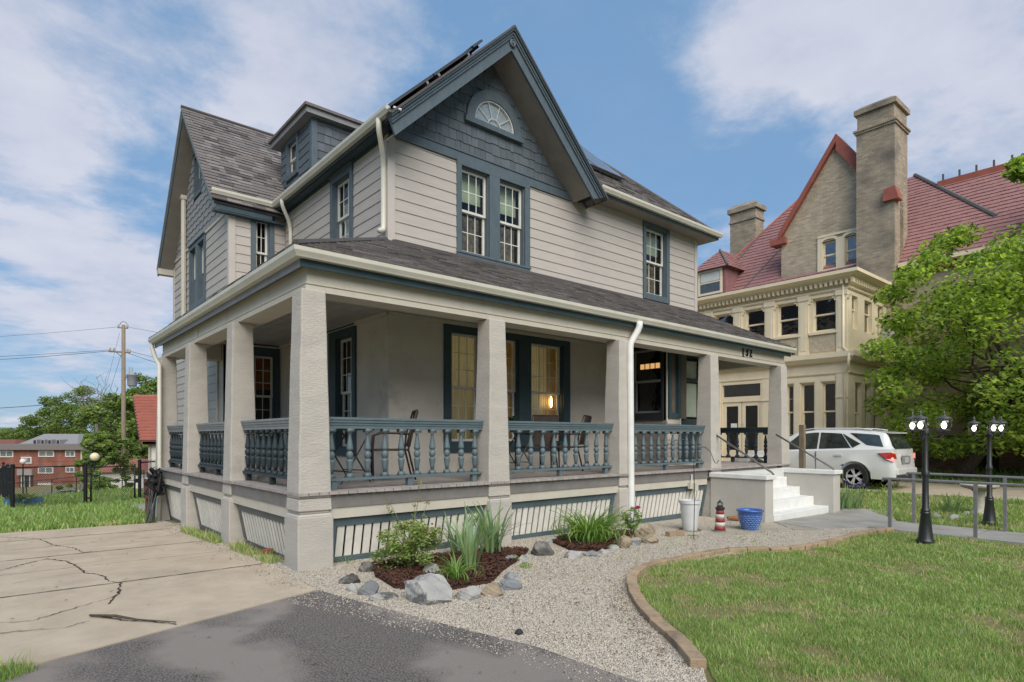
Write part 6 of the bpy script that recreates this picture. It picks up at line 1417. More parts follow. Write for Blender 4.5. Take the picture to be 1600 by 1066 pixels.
# folded chairs leaning by the far porch post
g_ = G(243, 820); T = thing('folded_chairs', (-.2, 7.15, g1(-.2, 7.15)), 'bundle of folded black camp chairs leaning against the last porch post', 'camp chairs')
for k in range(9):
    a = R.uniform(-.18, .2); y0 = 7.1 + R.uniform(-.12, .2); b = MB(); z = g1(-.2, 7.1)
    b.tube([(-.34 + R.uniform(0, .2), y0, z + .02), (-.06 + a * .5, y0 + .25, z + .98)], .013, 6); mk('chair_tube', b, METAL, T)
b = MB(); rr = random.Random(3)
for k in range(16):
    p = Vector((-.08 + rr.uniform(-.11, .06), 7.3 + rr.uniform(-.14, .14), g1(0, 7.1) + rr.uniform(.55, .98))); q = [p + Vector((rr.uniform(-.13, .13), rr.uniform(-.12, .12), rr.uniform(-.2, .15))) for _ in range(3)]; b.tube([p] + q, [.03, .045, .04, .015], 6)
mk('bunched_fabric', b, mat('black_fabric', (.015, .015, .018), (.03, .03, .035), rough=.9, scale=15), T, smooth=True)
# charcoal grill edge behind the porch end (brown box on a leg)
T = thing('storage_box', (-.05, 8.9, g1(0, 8.9)), 'brown box on a post partly hidden past the porch end', 'box'); BR = mat('brown_box', (.14, .06, .045)); bx('box_body', -.03, 8.8, .12, .16, 9.05, .56, BR, T); bx('box_post', -.02, 8.85, -.3, .05, 8.95, .12, BR, T)

# ---------------------------------------------------------------- porch furniture
CHM = mat('brown_chair_metal', (.045, .03, .025), (.03, .02, .018), rough=.45); MESHF = mat('chair_mesh_fabric', (.07, .05, .045), (.045, .035, .03), rough=.8)
def chair(x, y, rz, lab, z=.9, group='patio armchairs on the porch'):
    T = thing('patio_chair', (x, y, z), lab, 'chair', group, rz=rz, local=True)
    for s_ in (-.27, .27):
        mk('chair_leg', MB().tube([(s_, -.24, 0), (s_, -.25, .42), (s_, -.23, .62), (s_ * 1.02, -.12, .66), (s_ * 1.02, .12, .655), (s_, .26, .64)], .014, 8), CHM, T, smooth=True)
        mk('chair_leg', MB().tube([(s_, .34, 0), (s_, .24, .42), (s_, .26, .64), (s_, .36, .98)], .014, 8), CHM, T, smooth=True)
    mk('chair_seat', MB().box(-.25, -.25, .405, .25, .25, .43), MESHF, T, bevel=.008)
    mk('chair_back', MB().ext([(-.25, .25, .46), (.25, .25, .46), (.25, .37, .97), (-.25, .37, .97)], (0, .018, .0)), MESHF, T)
    mk('chair_crossbar', MB().tube([(-.27, .36, .98), (.27, .36, .98)], .014, 6), CHM, T)
    return T
def table(x, y, rz, lab, z=.9, W=.62, tm=None):
    T = thing('folding_table', (x, y, z), lab, 'table', 'folding tables on the porch', rz=rz, local=True)
    mk('table_top', MB().box(-W / 2, -.24, .69, W / 2, .24, .71), tm or CHM, T, bevel=.005)
    for s_ in (-.21, .21):
        mk('table_leg', MB().tube([(-.28, s_, 0), (.26, s_, .69)], .010, 6), METAL, T); mk('table_leg', MB().tube([(.28, s_ * .9, 0), (-.26, s_ * .9, .69)], .010, 6), METAL, T)
    mk('table_stretcher', MB().tube([(-.16, -.2, .16), (-.16, .2, .16)], .008, 6), METAL, T); mk('table_stretcher', MB().tube([(.16, -.2, .16), (.16, .2, .16)], .008, 6), METAL, T)
    return T
chair(1.75, 1.1, rad(-115), 'brown metal patio armchair near the corner of the porch')
table(.95, .85, rad(20), 'folding table with crossed thin legs near the porch corner')
table(4.35, 1.35, rad(5), 'folding table carrying a potted plant by the porch windows')
chair(4.95, 1.5, rad(170), 'dark patio chair facing the table with the plant')
chair(5.4, 1.1, rad(-150), 'dark patio chair farthest from the porch corner')
T = thing('potted_plant', (4.3, 1.4, 1.612), 'small dark leafy plant in a blue pot on the folding table', 'plant')
mk('pot', MB().lathe([(.05, 0), (.075, .05), (.08, .13), (.07, .135)], 4.3, 1.4, 1.612, 14), BLUE, T, smooth=True)
b = MB()
for k in range(26):
    a = R.uniform(0, 6.28); L_ = R.uniform(.1, .2); h = R.uniform(.05, .14); q = Vector((math.cos(a), math.sin(a), 0)); n_ = Vector((-q.y, q.x, 0)) * .016; o_ = Vector((4.3, 1.4, 1.74))
    b.add([o_, o_ + q * L_ * .5 + n_ + Vector((0, 0, h)), o_ + q * L_ + Vector((0, 0, h * .5)), o_ + q * L_ * .5 - n_ + Vector((0, 0, h))], [(0, 1, 2, 3)])
label(mk('leaves', b, leafmat('dark_leaf', (.03, .05, .025), (.02, .03, .02), .1), T, fix=False), kind='stuff')

# ---------------------------------------------------------------- rocks
RK = {k: mat('rock_' + k, c, d, scale=7, rough=.85, bump=1.2, bscale=28, fine=.25, dirt=(e, 4.5, .52, .6)) for k, c, d, e in
      (('pale', (.42, .41, .385), (.30, .295, .28), (.14, .14, .135)), ('grey', (.23, .24, .245), (.15, .155, .16), (.33, .33, .32)), ('tan', (.40, .33, .23), (.28, .225, .16), (.18, .14, .10)), ('dark', (.10, .095, .088), (.06, .058, .055), (.2, .19, .17)))}
import bmesh
def rock(u, v, wpx, hpx, kind, lab, seed, depth=.7, spin=0):
    p = G(u, v + hpx * .42); D = (p - CAM).dot(Vector((math.cos(YAW), math.sin(YAW), 0))); W = wpx / FPX * D; Hh = hpx / FPX * D * 1.05
    bm = bmesh.new(); bmesh.ops.create_icosphere(bm, subdivisions=4, radius=1); rr = random.Random(seed)
    cuts = [(Vector((rr.gauss(0, 1), rr.gauss(0, 1), rr.gauss(0, .8))).normalized(), rr.uniform(.42, .85)) for _ in range(15)]
    for vt in bm.verts:
        for n_, d in cuts:
            k = vt.co.dot(n_) - d
            if k > 0: vt.co -= n_ * k * .92
        vt.co *= 1 + .05 * math.sin(vt.co.x * 9 + seed) * math.sin(vt.co.y * 8 + vt.co.z * 7) + .03 * math.sin(vt.co.z * 21 + vt.co.x * 13) + rr.uniform(-.012, .012)
    mx = max(abs(vt.co.x) for vt in bm.verts); mz = max(vt.co.z for vt in bm.verts)
    for vt in bm.verts: vt.co.x *= W / 2 / mx; vt.co.y *= W / 2 * depth / mx; vt.co.z = vt.co.z / mz * Hh * .66
    me = bpy.data.meshes.new('rock'); bm.to_mesh(me); bm.free(); me.materials.append(RK[kind])
    o = put('rock', me, (p.x, p.y, p.z + Hh * .14), None, (R.uniform(-.08, .08), 0, YAW - math.pi / 2 + spin)); label(o, lab, 'rock', 'rocks edging the flower beds'); return o
RKS = [(665, 920, 82, 46, 'pale', 'large pale boulder with a dark seam, biggest rock of the flower bed', .75), (731, 927, 50, 26, 'pale', 'light grey rock right of the big boulder', .7), (768, 918, 46, 28, 'tan', 'angular tan rock at the front right of the rose bed', .8),
       (797, 913, 42, 16, 'grey', 'flat grey rock right of the angular tan one', .8), (800, 899, 30, 13, 'grey', 'flat slab rock above the flat grey rock at the rose bed', .8), (798, 873, 18, 14, 'grey', 'small blue grey rock in the mulch beside the yellow weeds', .9), (816, 871, 18, 12, 'pale', 'small pale rock between the two mulch beds', .9),
       (573, 918, 38, 26, 'grey', 'blue grey rock at the front left of the rose bed', .8), (601, 929, 46, 18, 'pale', 'low cream rock left of the big boulder', .7), (549, 917, 24, 16, 'pale', 'little white rock at the left end of the rose bed', .9), (546, 904, 36, 18, 'dark', 'mossy dark rock at the far left end of the rose bed', .8), (576, 885, 32, 20, 'dark', 'dark rock behind the rose bush', .8), (672, 889, 38, 24, 'pale', 'round pale rock behind the large boulder', .8),
       (847, 856, 46, 26, 'dark', 'jagged dark rock at the left end of the daylily bed', .8), (892, 866, 40, 14, 'pale', 'long pale rock in front of the daylilies', .6), (922, 865, 26, 10, 'grey', 'narrow grey rock next to the long pale rock', .7), (942, 861, 26, 10, 'pale', 'thin pale slab in the daylily bed edge', .7), (958, 855, 26, 8, 'pale', 'flattest pale rock near the round tan rock', .7),
       (975, 846, 28, 25, 'tan', 'round tan rock right of the daylilies', .9), (994, 848, 18, 10, 'grey', 'small grey rock between two tan rocks', .8), (1011, 828, 42, 28, 'tan', 'large tan rock behind the peony', .8), (1013, 841, 32, 17, 'tan', 'low tan rock at the right end of the daylily bed', .8), (865, 843, 30, 12, 'pale', 'pale rock against the skirting left of the daylilies', .7), (904, 851, 24, 9, 'pale', 'half buried pale rock under the daylily leaves', .7), (823, 869, 16, 7, 'grey', 'tiny grey rock left of the jagged dark rock', .8),
       (1462, 806, 16, 9, 'pale', 'white stone left in the little iris circle on the side lawn', .8), (1492, 808, 22, 11, 'pale', 'white stone clump in the little iris circle on the side lawn', .8), (1510, 802, 10, 8, 'pale', 'small white stone right of the little iris circle', .8)]
for k, r_ in enumerate(RKS): rock(r_[0], r_[1], r_[2], r_[3], r_[4], r_[5], 40 + k, r_[6], R.uniform(-.3, .3))

# ---------------------------------------------------------------- plants
IRL = [leafmat('iris_leaf', (.28, .38, .17), (.19, .29, .13), .3), leafmat('iris_leaf_blue', (.21, .31, .17), (.15, .23, .13), .25)]
LILY = [leafmat('daylily_leaf', (.20, .33, .075), (.13, .24, .06), .35), leafmat('daylily_leaf_light', (.30, .42, .12), (.2, .3, .08), .35)]
def blade(L_, W_, bend, n=7, m=None, twist=0):
    b = MB(); v = []
    for i in range(n + 1):
        t = i / n; ang = bend * t * t; z = L_ * (t * math.cos(ang * .55)); x = L_ * math.sin(ang) * t * .8; w_ = W_ * (1 - t ** 3) * (.6 + .8 * min(1, t * 3) * .5)
        v += [(x, -w_, z), (x + .006, 0, z), (x, w_, z)]
    b.add(v, [f for i in range(n) for f in ((3 * i, 3 * i + 1, 3 * i + 4, 3 * i + 3), (3 * i + 1, 3 * i + 2, 3 * i + 5, 3 * i + 4))])
    return newmesh('leaf', b.v, b.f, m, smooth=True)
BL = {'iris': [blade(.5, .02, be, m=IRL[k % 2]) for k, be in enumerate((.1, .25, .45, .8))], 'lily': [blade(.42, .011, be, m=LILY[k % 2]) for k, be in enumerate((.6, 1.1, 1.6, 2.2, 2.6))]}
def clump(name, base, n, kind, size, rad_, lab, cat='plant', tiltm=.35):
    T = thing(name, base, lab, cat)
    for k in range(n):
        a = R.uniform(0, 6.28); r_ = R.uniform(0, rad_); s_ = size * R.uniform(.6, 1.05)
        me = R.choice(BL[kind]); o = put('leaf', me, (base[0] + r_ * math.cos(a), base[1] + r_ * math.sin(a), base[2]), T, (0, R.uniform(0, tiltm), a + R.uniform(-.6, .6)), (s_, s_ * R.uniform(.7, 1.05), s_))
    return T
def flower(T, p, col, r_=.035, n=7, nm='flower'):
    b = MB(); p = Vector(p)
    for k in range(n):
        a = 6.28 * k / n + R.uniform(-.2, .2); el = R.uniform(.1, 1.2); q = Vector((math.cos(a) * math.cos(el), math.sin(a) * math.cos(el), math.sin(el))); s_ = q.cross(Vector((0, 0, 1))).normalized() * r_ * .5
        b.add([p, p + q * r_ * .6 + s_, p + q * r_ * 1.1 - Vector((0, 0, r_ * .2)), p + q * r_ * .6 - s_], [(0, 1, 2, 3)])
    m_ = mat('petal_%.2f_%.2f_%.2f' % col, col, tuple(x * .75 for x in col), rough=.6, scale=30); return mk(nm, b, m_, T, fix=False)
def off(g_, h): return (g_.x, g_.y, g_.z + h)
A_ = clump('iris_plant', off(G(768, 868), .02), 38, 'iris', 1.4, .13, 'tall sword leaved iris clump in front of the second porch post')
B_ = clump('iris_plant', off(G(716, 868), .02), 32, 'iris', 1.12, .14, 'blue green iris clump left of the tallest one with a white bloom')
for q in ((735, 812), (741, 818), (730, 820)): flower(B_, AT(q[0], q[1], 7.9), (.75, .74, .72), .03)
b = MB(); b.tube([off(G(728, 868), 0), tuple(AT(735, 814, 7.9))], .004, 5); mk('stem', b, IRL[0], B_)
clump('iris_plant', off(G(735, 893), .02), 18, 'iris', 1.5, .07, 'thin curving iris clump just behind the small daylily', tiltm=.25)
clump('daylily_plant', off(G(712, 912), .02), 70, 'lily', .85, .05, 'small bright green daylily tuft beside the big boulder')
T1 = clump('daylily_plant', off(G(922, 850), .02), 260, 'lily', 1.45, .24, 'large arching daylily clump in front of the third skirting panel')
clump('leafy_weed', off(G(541, 881), 0), 16, 'lily', .35, .09, 'little green plant against the base of the corner post')
I5 = clump('iris_plant', off(G(1322, 795), .0), 70, 'iris', 1.15, .32, 'iris clump with purple blooms at the right stair wall', tiltm=.4)
for q in ((1317, 728), (1321, 752), (1331, 761), (1344, 757), (1339, 762), (1349, 760)):
    p = AT(q[0], q[1], 13.6); flower(I5, p, (.36, .30, .58), .075, 9); b = MB(); b.tube([tuple(p), (p.x, p.y, g1(p.x, p.y))], .006, 5); mk('stem', b, IRL[0], I5)
clump('iris_plant', off(G(1484, 800), 0), 22, 'iris', .9, .25, 'short iris leaves inside the little stone circle on the side lawn')
for k, (u, v, s_) in enumerate(((1362, 765, .9), (1385, 768, .7), (1400, 762, .8))): clump('ground_plant', off(G(u, v), 0), 30, 'lily', s_, .3, ('low leafy plant next to the purple irises', 'small leafy plant between the purple irises and the walk rail', 'low leafy plant below the rear bumper of the white car')[k])
for k, (u, v) in enumerate(((1520, 742), (1545, 741), (1425, 744), (1590, 742))): clump('ground_plant', off(G(u, v), 0), 34, 'lily', 1.3, .35, ('leafy weed left of the pair at the mansion foundation', 'taller leafy weed behind the farther lamp post', 'leafy weed at the foot of the big tree', 'leafy weed by the cream buttress at the right edge')[k])
def leafcloud(name, centers, n, size, mats, parent=None, wts=None, flat=.35, aspect=.55):
    """centers: (x,y,z,rx,rz,weight)"""
    c = np.array(centers, float); w_ = c[:, 5] / c[:, 5].sum(); k = NR.choice(len(c), n, p=w_)
    d = NR.normal(0, 1, (n, 3)); d /= np.linalg.norm(d, axis=1)[:, None]; r_ = NR.uniform(0, 1, n) ** .45
    P = c[k, :3] + d * r_[:, None] * np.stack([c[k, 3], c[k, 3], c[k, 4]], 1)
    nv = NR.normal(0, 1, (n, 3)); nv[:, 2] = np.abs(nv[:, 2]) + flat * 2; nv /= np.linalg.norm(nv, axis=1)[:, None]
    a = NR.normal(0, 1, (n, 3)); a -= (a * nv).sum(1)[:, None] * nv; a /= np.linalg.norm(a, axis=1)[:, None]; b_ = np.cross(nv, a)
    s_ = NR.uniform(size[0], size[1], n)[:, None]
    dz = np.array([0, 0, -.25])
    V = np.stack([P - a * s_, P + b_ * s_ * aspect - a * s_ * .1, P + a * s_ + dz * s_, P - b_ * s_ * aspect - a * s_ * .1], 1).reshape(-1, 3)
    F = np.arange(n * 4).reshape(n, 4); mi = NR.choice(len(mats), n, p=wts)
    cc = V.mean(0); o = put(name, raw(name, V - cc, F, mats, mi), tuple(cc), parent); label(o, kind='stuff'); return o
# rose bush
ROSE = [leafmat('rose_leaf', (.22, .32, .10), (.15, .24, .07), .3), leafmat('rose_leaf_light', (.36, .44, .17), (.26, .35, .12), .35), leafmat('rose_leaf_red', (.30, .17, .07), (.22, .13, .05), .3)]
g_ = G(640, 893); T = thing('rose_bush', g_, 'leafy rose bush with a few red roses and tall pale shoots', 'bush')
tips = []
for k in range(26):
    a = R.uniform(0, 6.28); r_ = R.uniform(.08, .36); h = R.uniform(.18, .58) * (1 - r_ * .5); e = Vector((g_.x + r_ * math.cos(a), g_.y + r_ * math.sin(a), g_.z + h)); tips.append(e)
    mk('branch', MB().tube([g_ + Vector((0, 0, .02)), g_.lerp(e, .5) + Vector((0, 0, .1)), e], [.008, .006, .003], 5), mat('rose_stem', (.14, .16, .06)), T)
shoots = []
for (u, v, du) in ((598, 768, 12), (610, 800, 4), (656, 755, -8), (648, 790, 2), (668, 785, -10)):
    e = AT(u, v, 7.45); mk('branch', MB().tube([g_ + Vector((R.uniform(-.1, .1), 0, .2)), g_.lerp(e, .6) + Vector((.02, 0, .12)), e], [.006, .004, .002], 5), MATS['rose_stem'], T); shoots += [(e.x, e.y, e.z, .035, .03, .3), (*g_.lerp(e, .8), .04, .05, .3)]
leafcloud('foliage', [(t.x, t.y, t.z, .10, .08, 1) for t in tips] + [(g_.x, g_.y, g_.z + .34, .34, .22, 8), (g_.x - .15, g_.y + .05, g_.z + .15, .26, .12, 2)] , 4200, (.013, .026), ROSE, T, [.35, .55, .1], flat=.6, aspect=.6)
leafcloud('shoot_foliage', shoots, 170, (.012, .02), ROSE, T, [.2, .6, .2], aspect=.6)
for (u, v) in ((626, 823), (661, 865), (675, 820)): flower(T, AT(u, v, 6.95), (.42, .03, .05), .024, 11, 'rose')
for (u, v) in ((670, 846), (650, 875), (600, 862)): flower(T, AT(u, v, 7.0), (.45, .18, .06), .018, 6, 'rosebud')
# peony
g_ = G(988, 838); T = thing('peony_plant', g_, 'peony with one magenta flower beside the white downspout', 'plant')
tips = []
for k in range(14):
    a = R.uniform(0, 6.28); r_ = R.uniform(.03, .2); e = Vector((g_.x + r_ * math.cos(a), g_.y + r_ * math.sin(a), g_.z + R.uniform(.15, .55))); tips.append(e); mk('stem', MB().tube([g_, e], [.006, .003], 5), MATS['rose_stem'], T)
leafcloud('foliage', [(t.x, t.y, t.z - .04, .09, .09, 1) for t in tips], 420, (.02, .04), [ROSE[0], LILY[0]], T, [.6, .4], aspect=.45)
flower(T, AT(996, 795, 9.15), (.62, .06, .28), .065, 16); 
for q in ((984, 812), (990, 820), (972, 806)): flower(T, AT(q[0], q[1], 9.2), (.7, .68, .68), .03, 6)
leafcloud('plant_foliage', [(*off(G(802, 878), .05), .07, .04, 1), (*off(G(822, 888), .03), .08, .04, 1)], 160, (.012, .022), [ROSE[1], ROSE[0]]).name = 'yellow_weeds'
label(bpy.data.objects['yellow_weeds'], 'yellow green weeds at the right end of the rose bed', 'weeds')
# ---------------------------------------------------------------- trees
def limb(b, p, q, r0, r1, n=5, wob=.12):
    p, q = Vector(p), Vector(q); L_ = (q - p).length; pts = [p]
    for i in range(1, n): t = i / n; pts.append(p.lerp(q, t) + Vector((R.uniform(-1, 1), R.uniform(-1, 1), R.uniform(-.6, .6))) * L_ * wob * .5)
    pts.append(q); b.tube(pts, [r0 + (r1 - r0) * i / n for i in range(n + 1)], 7)
def tree(name, base, H_, rx, lab, mats, n, size, wts=None, cb=.35, tr=None, nclu=40, group=None, cat='tree', lean=(0, 0), clusr=.28, bark=None, bare=0, hollow=.55, extra=()):
    base = Vector(base); T = thing(name, base, lab, cat, group); tr = tr or H_ * .022; top = base + Vector((lean[0], lean[1], H_ * (cb + (1 - cb) * .45)))
    b = MB(); limb(b, base - Vector((0, 0, .3)), top, tr, tr * .45, 6, .06); mk('trunk', b, bark or BARK, T, smooth=True)
    c0 = base + Vector((lean[0], lean[1], H_ * (cb + (1 - cb) * .5))); rz_ = H_ * (1 - cb) * .5; cl = []
    b = MB()
    for k in range(nclu):
        while True:
            d = Vector((R.uniform(-1, 1), R.uniform(-1, 1), R.uniform(-1, 1)))
            if hollow < d.length < 1: break
        p = c0 + Vector((d.x * rx, d.y * rx, d.z * rz_ * .95)); s_ = R.uniform(.7, 1.25); cl.append((p.x, p.y, p.z, rx * clusr * s_, rx * clusr * .62 * s_, s_))
        if k % 2 == 0 or nclu < 30: q = base.lerp(top, R.uniform(.5, 1)); limb(b, q, p, tr * .3, tr * .05, 4, .15)
    mk('branches', b, bark or BARK, T, smooth=True)['kind'] = 'stuff'
    cl += [(c0.x, c0.y, c0.z, rx * .55, rz_ * .55, 2.2)] + list(extra)
    leafcloud('crown', cl, n, size, mats, T, wts)
    return T
MAP = [leafmat('maple_leaf', (.25, .345, .075), (.17, .25, .055), .45), leafmat('maple_leaf_light', (.43, .52, .12), (.33, .42, .09), .5), leafmat('maple_leaf_dark', (.10, .165, .045), (.07, .12, .035), .4)]
tree('maple_tree', (19.7, -1.3, .2), 7.2, 3.7, 'large bright green maple overhanging the right side of the mansion', MAP, 44000, (.05, .105), [.40, .42, .18], cb=.08, tr=.20, nclu=110, lean=(.5, -2.2), clusr=.22, hollow=.7, extra=[(*AT(u, v, 17.6 + (k % 3) * .5), .62, .36, 1.2) for k, (u, v) in enumerate(((1378, 545), (1384, 590), (1384, 632), (1404, 610), (1412, 660), (1436, 690), (1425, 560), (1404, 500), (1396, 462), (1424, 432), (1450, 410), (1470, 385), (1450, 650), (1480, 700), (1520, 690), (1560, 660), (1590, 640), (1500, 370)))])
tree('maple_tree', (18.9, -8.8, .1), 10.8, 4.2, 'taller maple at the far right whose branch tips reach into the upper right corner', MAP, 15000, (.07, .13), [.5, .3, .2], cb=.28, nclu=50, lean=(.3, .3), extra=[(*AT(u, v, 16.5), .30, .16, .35) for u, v in ((1592, 256), (1600, 272), (1586, 270), (1604, 250))])
b = MB(); 
# sapling trunks by the foundation
LF = [leafmat('far_leaf', (.19, .255, .075), (.13, .18, .055), .35), leafmat('far_leaf_light', (.30, .38, .11), (.22, .29, .08), .35), leafmat('far_leaf_dark', (.10, .15, .045), (.07, .11, .035), .25)]
def base_at(u, D, v=700): p = AT(u, v, D); return Vector((p.x, p.y, g1(p.x, p.y)))
def htop(base, v): D = (base - CAM).dot(Vector((math.cos(YAW), math.sin(YAW), 0))); return CAM.z + (683 - v) / FPX * D - base.z
for u, D, vt, rx, lab, w_ in ((84, 145, 620, 5.6, 'round dark tree behind the left end of the brick apartments', [.4, .2, .4]), (126, 140, 601, 6.4, 'tall broad tree rising behind the brick apartments', [.45, .3, .25]), (186, 74, 596, 3.8, 'bright green tree directly behind the utility pole', [.4, .5, .1]), (232, 82, 582, 4.5, 'tall airy tree beyond the red roofed chapel', [.4, .4, .2]), (48, 170, 655, 4.5, 'low far tree at the left edge beyond the apartments', [.4, .3, .3]), (20, 190, 668, 7, 'lowest hazy tree at the far left horizon', [.3, .4, .3]), (152, 60, 672, 1.5, 'young light green tree by the apartment corner', [.3, .6, .1])):
    p = base_at(u, D); Ht = htop(p, vt); tree('shade_tree', p, Ht, rx, lab, LF, 11000, (.16, .34), w_, cb=.2, nclu=46, group='trees beyond the back fence')
# bare branches above the tree
p = base_at(150, 84); T = thing('dead_tree', p, 'dead tree with bare grey branches showing above the green crowns', 'tree'); b = MB(); GB = mat('grey_deadwood', (.23, .20, .17), (.16, .14, .12), rough=1)
t0 = AT(150, 660, 84); limb(b, p, t0, .3, .18); mk('trunk', b, GB, T); b = MB()
for (u, v) in ((112, 603), (125, 595), (140, 612), (150, 588), (165, 592), (172, 600), (158, 610), (185, 606), (118, 615), (133, 602)):
    m_ = AT(145 + (u - 145) * .4, 640, 84); limb(b, t0, m_, .12, .07, 3); e = AT(u, v, 84); limb(b, m_, e, .07, .02, 5, .2)
    for j in range(4): q = m_.lerp(e, R.uniform(.4, .95)); limb(b, q, q + Vector((R.uniform(-1.6, 1.6), R.uniform(-1.2, 1.2), R.uniform(.2, 1.6))), .03, .01, 3, .2)
label(mk('branches', b, GB, T), kind='stuff')
for u, v, D, hp, rx, lab in ((195, 745, 27, 680, .62, 'dark green small tree in front of the utility pole base'), (152, 768, 30, 728, .85, 'light green shrub behind the chain link gate'), (92, 775, 36, 740, .9, 'green shrub at the foot of the pole guy wire')):
    p = base_at(u, D); Ht = htop(p, hp); tree('small_tree', p, Ht, rx, lab, LF if u != 152 else [LF[1], ROSE[0]], 4200, (.045, .09), [.3, .2, .5] if u != 152 else [.6, .4], cb=.12 if u != 193 else .3, nclu=22, group='shrubs near the back fence', tr=.07)
# street trees across the road behind the viewer (they are what the front windows mirror)
for k, (x, y) in enumerate(((-4, -30), (7, -33), (17, -31), (27, -34), (-16, -24), (-24, -8))): tree('street_tree', (x, y, g1(x, y)), 12 + (k % 3), 5.0, ('tall street tree across the road at the left', 'street tree across the road opposite the front steps', 'street tree across the road opposite the walk', 'street tree across the road opposite the mansion', 'street tree beyond the asphalt drive', 'street tree on the far left of the concrete drive')[k], LF, 3200, (.3, .5), [.4, .2, .4], cb=.22, nclu=24, group='street trees across the road')
# distant wood all round the horizon
n = 26000; a = NR.uniform(0, 6.283, n); r_ = NR.uniform(330, 420, n); x = r_ * np.cos(a); y = r_ * np.sin(a); zg = gz(x, y)
hh = 9 + 3 * np.sin(a * 23) + 2.5 * np.sin(a * 57 + 1) + 1.5 * np.sin(a * 131); z = zg + NR.uniform(0, 1, n) ** .7 * hh
P = np.stack([x, y, z], 1); d1 = NR.normal(0, 1, (n, 3)); d2_ = NR.normal(0, 1, (n, 3)); d1 /= np.linalg.norm(d1, axis=1)[:, None]; d2_ /= np.linalg.norm(d2_, axis=1)[:, None]
V = np.stack([P - d1 * 1.6, P + d2_ * 1.6, P + d1 * 1.6, P - d2_ * 1.6], 1).reshape(-1, 3); o = put('distant_wood', raw('distant_wood', V, np.arange(n * 4).reshape(n, 4), LF, NR.choice(3, n)), (0, 0, 0)); label(o, 'band of distant trees along the horizon', 'wood', kind='stuff')
# ================================================================== BACK LEFT: fence, pole, buildings
FM = mat('black_fence_steel', (.012, .012, .013), rough=.5)
def linkmesh(b, p, q, h0, h1, s=.055, r=.0035):
    p, q = Vector(p), Vector(q); L_ = (q - p).length; d = (q - p) / L_; n = int((L_ + (h1 - h0)) / s)
    nrm = Vector((-d.y, d.x, 0)) * r * 2
    for sg in (1, -1):
        for k in range(n + 1):
            x0 = k * s - (h1 - h0) if sg > 0 else k * s; z0, z1_ = h0, h1; xa, xb = x0, x0 + sg * (h1 - h0)
            if sg < 0: xa, xb = k * s, k * s - (h1 - h0)
            t0, t1 = 0, 1
            def cl_(t): return xa + (xb - xa) * t
            if xa < 0: t0 = max(t0, -xa / (xb - xa)) if xb > xa else t0
            if xb > L_: t1 = min(t1, (L_ - xa) / (xb - xa))
            if xa > L_ and xb < xa: t0 = max(t0, (xa - L_) / (xa - xb))
            if xb < 0: t1 = min(t1, xa / (xa - xb))
            if t1 - t0 < .02: continue
            A = p + d * cl_(t0) + Vector((0, 0, z0 + (z1_ - z0) * t0)); B = p + d * cl_(t1) + Vector((0, 0, z0 + (z1_ - z0) * t1)); b.tube([A + nrm * (sg * .3), B + nrm * (sg * .3)], r, 3, cap=False)
FT = thing('chain_link_fence', (-2.2, 14.65, g1(-2.2, 14.65)), 'black chain link fence with posts across the back lawn', 'fence')
zg_ = g1(-1, 14.6); zt = zg_ + 1.16
def fpost(x, y, r=.035, h=1.22, name='fence_post'): z = g1(x, y); mk(name, MB().tube([(x, y, z - .1), (x, y, z + h)], r, 10).lathe([(r * 1.15, h - .02), (r * 1.2, h + .01), (r * .6, h + .04)], x, y, z, 10), FM, FT, smooth=False)
fpost(-2.22, 14.70, .05); fpost(-.60, 14.60, .05); fpost(.72, 14.45, .045); fpost(3.4, 14.2); fpost(-2.30, 17.2); fpost(-2.38, 19.8); fpost(-2.44, 22.5)
for p, q in (((-2.22, 14.70), (-.60, 14.60)), ((.72, 14.45), (3.4, 14.2)), ((-2.22, 14.7), (-2.30, 17.2)), ((-2.30, 17.2), (-2.38, 19.8)), ((-2.38, 19.8), (-2.44, 22.5))):
    za, zb_ = g1(*p), g1(*q); mk('top_rail', MB().tube([(*p, za + 1.16), (*q, zb_ + 1.16)], .02, 8), FM, FT, smooth=True)
    mk('mid_wire', MB().tube([(*p, za + .72), (*q, zb_ + .72)], .008, 5), FM, FT)
    b = MB(); linkmesh(b, (*p, (za + zb_) / 2), (*q, (za + zb_) / 2), .03, 1.15); label(mk('mesh_panel', b, FM, FT, fix=False), kind='stuff')
GT = thing('fence_gate', (0, 14.55, zg_), 'black chain link gate between two fence posts', 'gate')
for x, y in ((-.47, 14.62), (.60, 14.47)): z = g1(x, y); mk('gate_stile', MB().tube([(x, y, z + .04), (x, y, z + 1.14)], .024, 8), FM, GT, smooth=True)
for h in (.06, .7, 1.12): mk('gate_rail', MB().tube([(-.47, 14.62, zg_ + h), (.60, 14.47, zg_ + h)], .018 if h != .7 else .01, 8), FM, GT, smooth=True)
b = MB(); linkmesh(b, (-.47, 14.62, zg_), (.60, 14.47, zg_), .06, 1.12); label(mk('mesh_panel', b, FM, GT, fix=False), kind='stuff')
mk('gate_hinge', MB().box(-.56, 14.58, zg_ + .9, -.46, 14.64, zg_ + .95), FM, GT); mk('gate_hinge', MB().box(-.56, 14.58, zg_ + .2, -.46, 14.64, zg_ + .25), FM, GT); mk('gate_latch', MB().box(.60, 14.43, zg_ + .62, .74, 14.49, zg_ + .74), FM, GT)
# second fence lower down the hill
b = MB(); p0, p1 = AT(0, 757, 24), AT(225, 735, 27); F2 = thing('lower_fence', p0, 'thin wire fence farther down the slope', 'fence')
for k in range(7): p = p0.lerp(p1, k / 6); mk('fence_post', MB().tube([(p.x, p.y, g1(p.x, p.y)), (p.x, p.y, max(p.z, g1(p.x, p.y) + .9))], .02, 6), FM, F2)
mk('top_rail', MB().tube([p0, p0.lerp(p1, .5), p1], .014, 6), FM, F2)
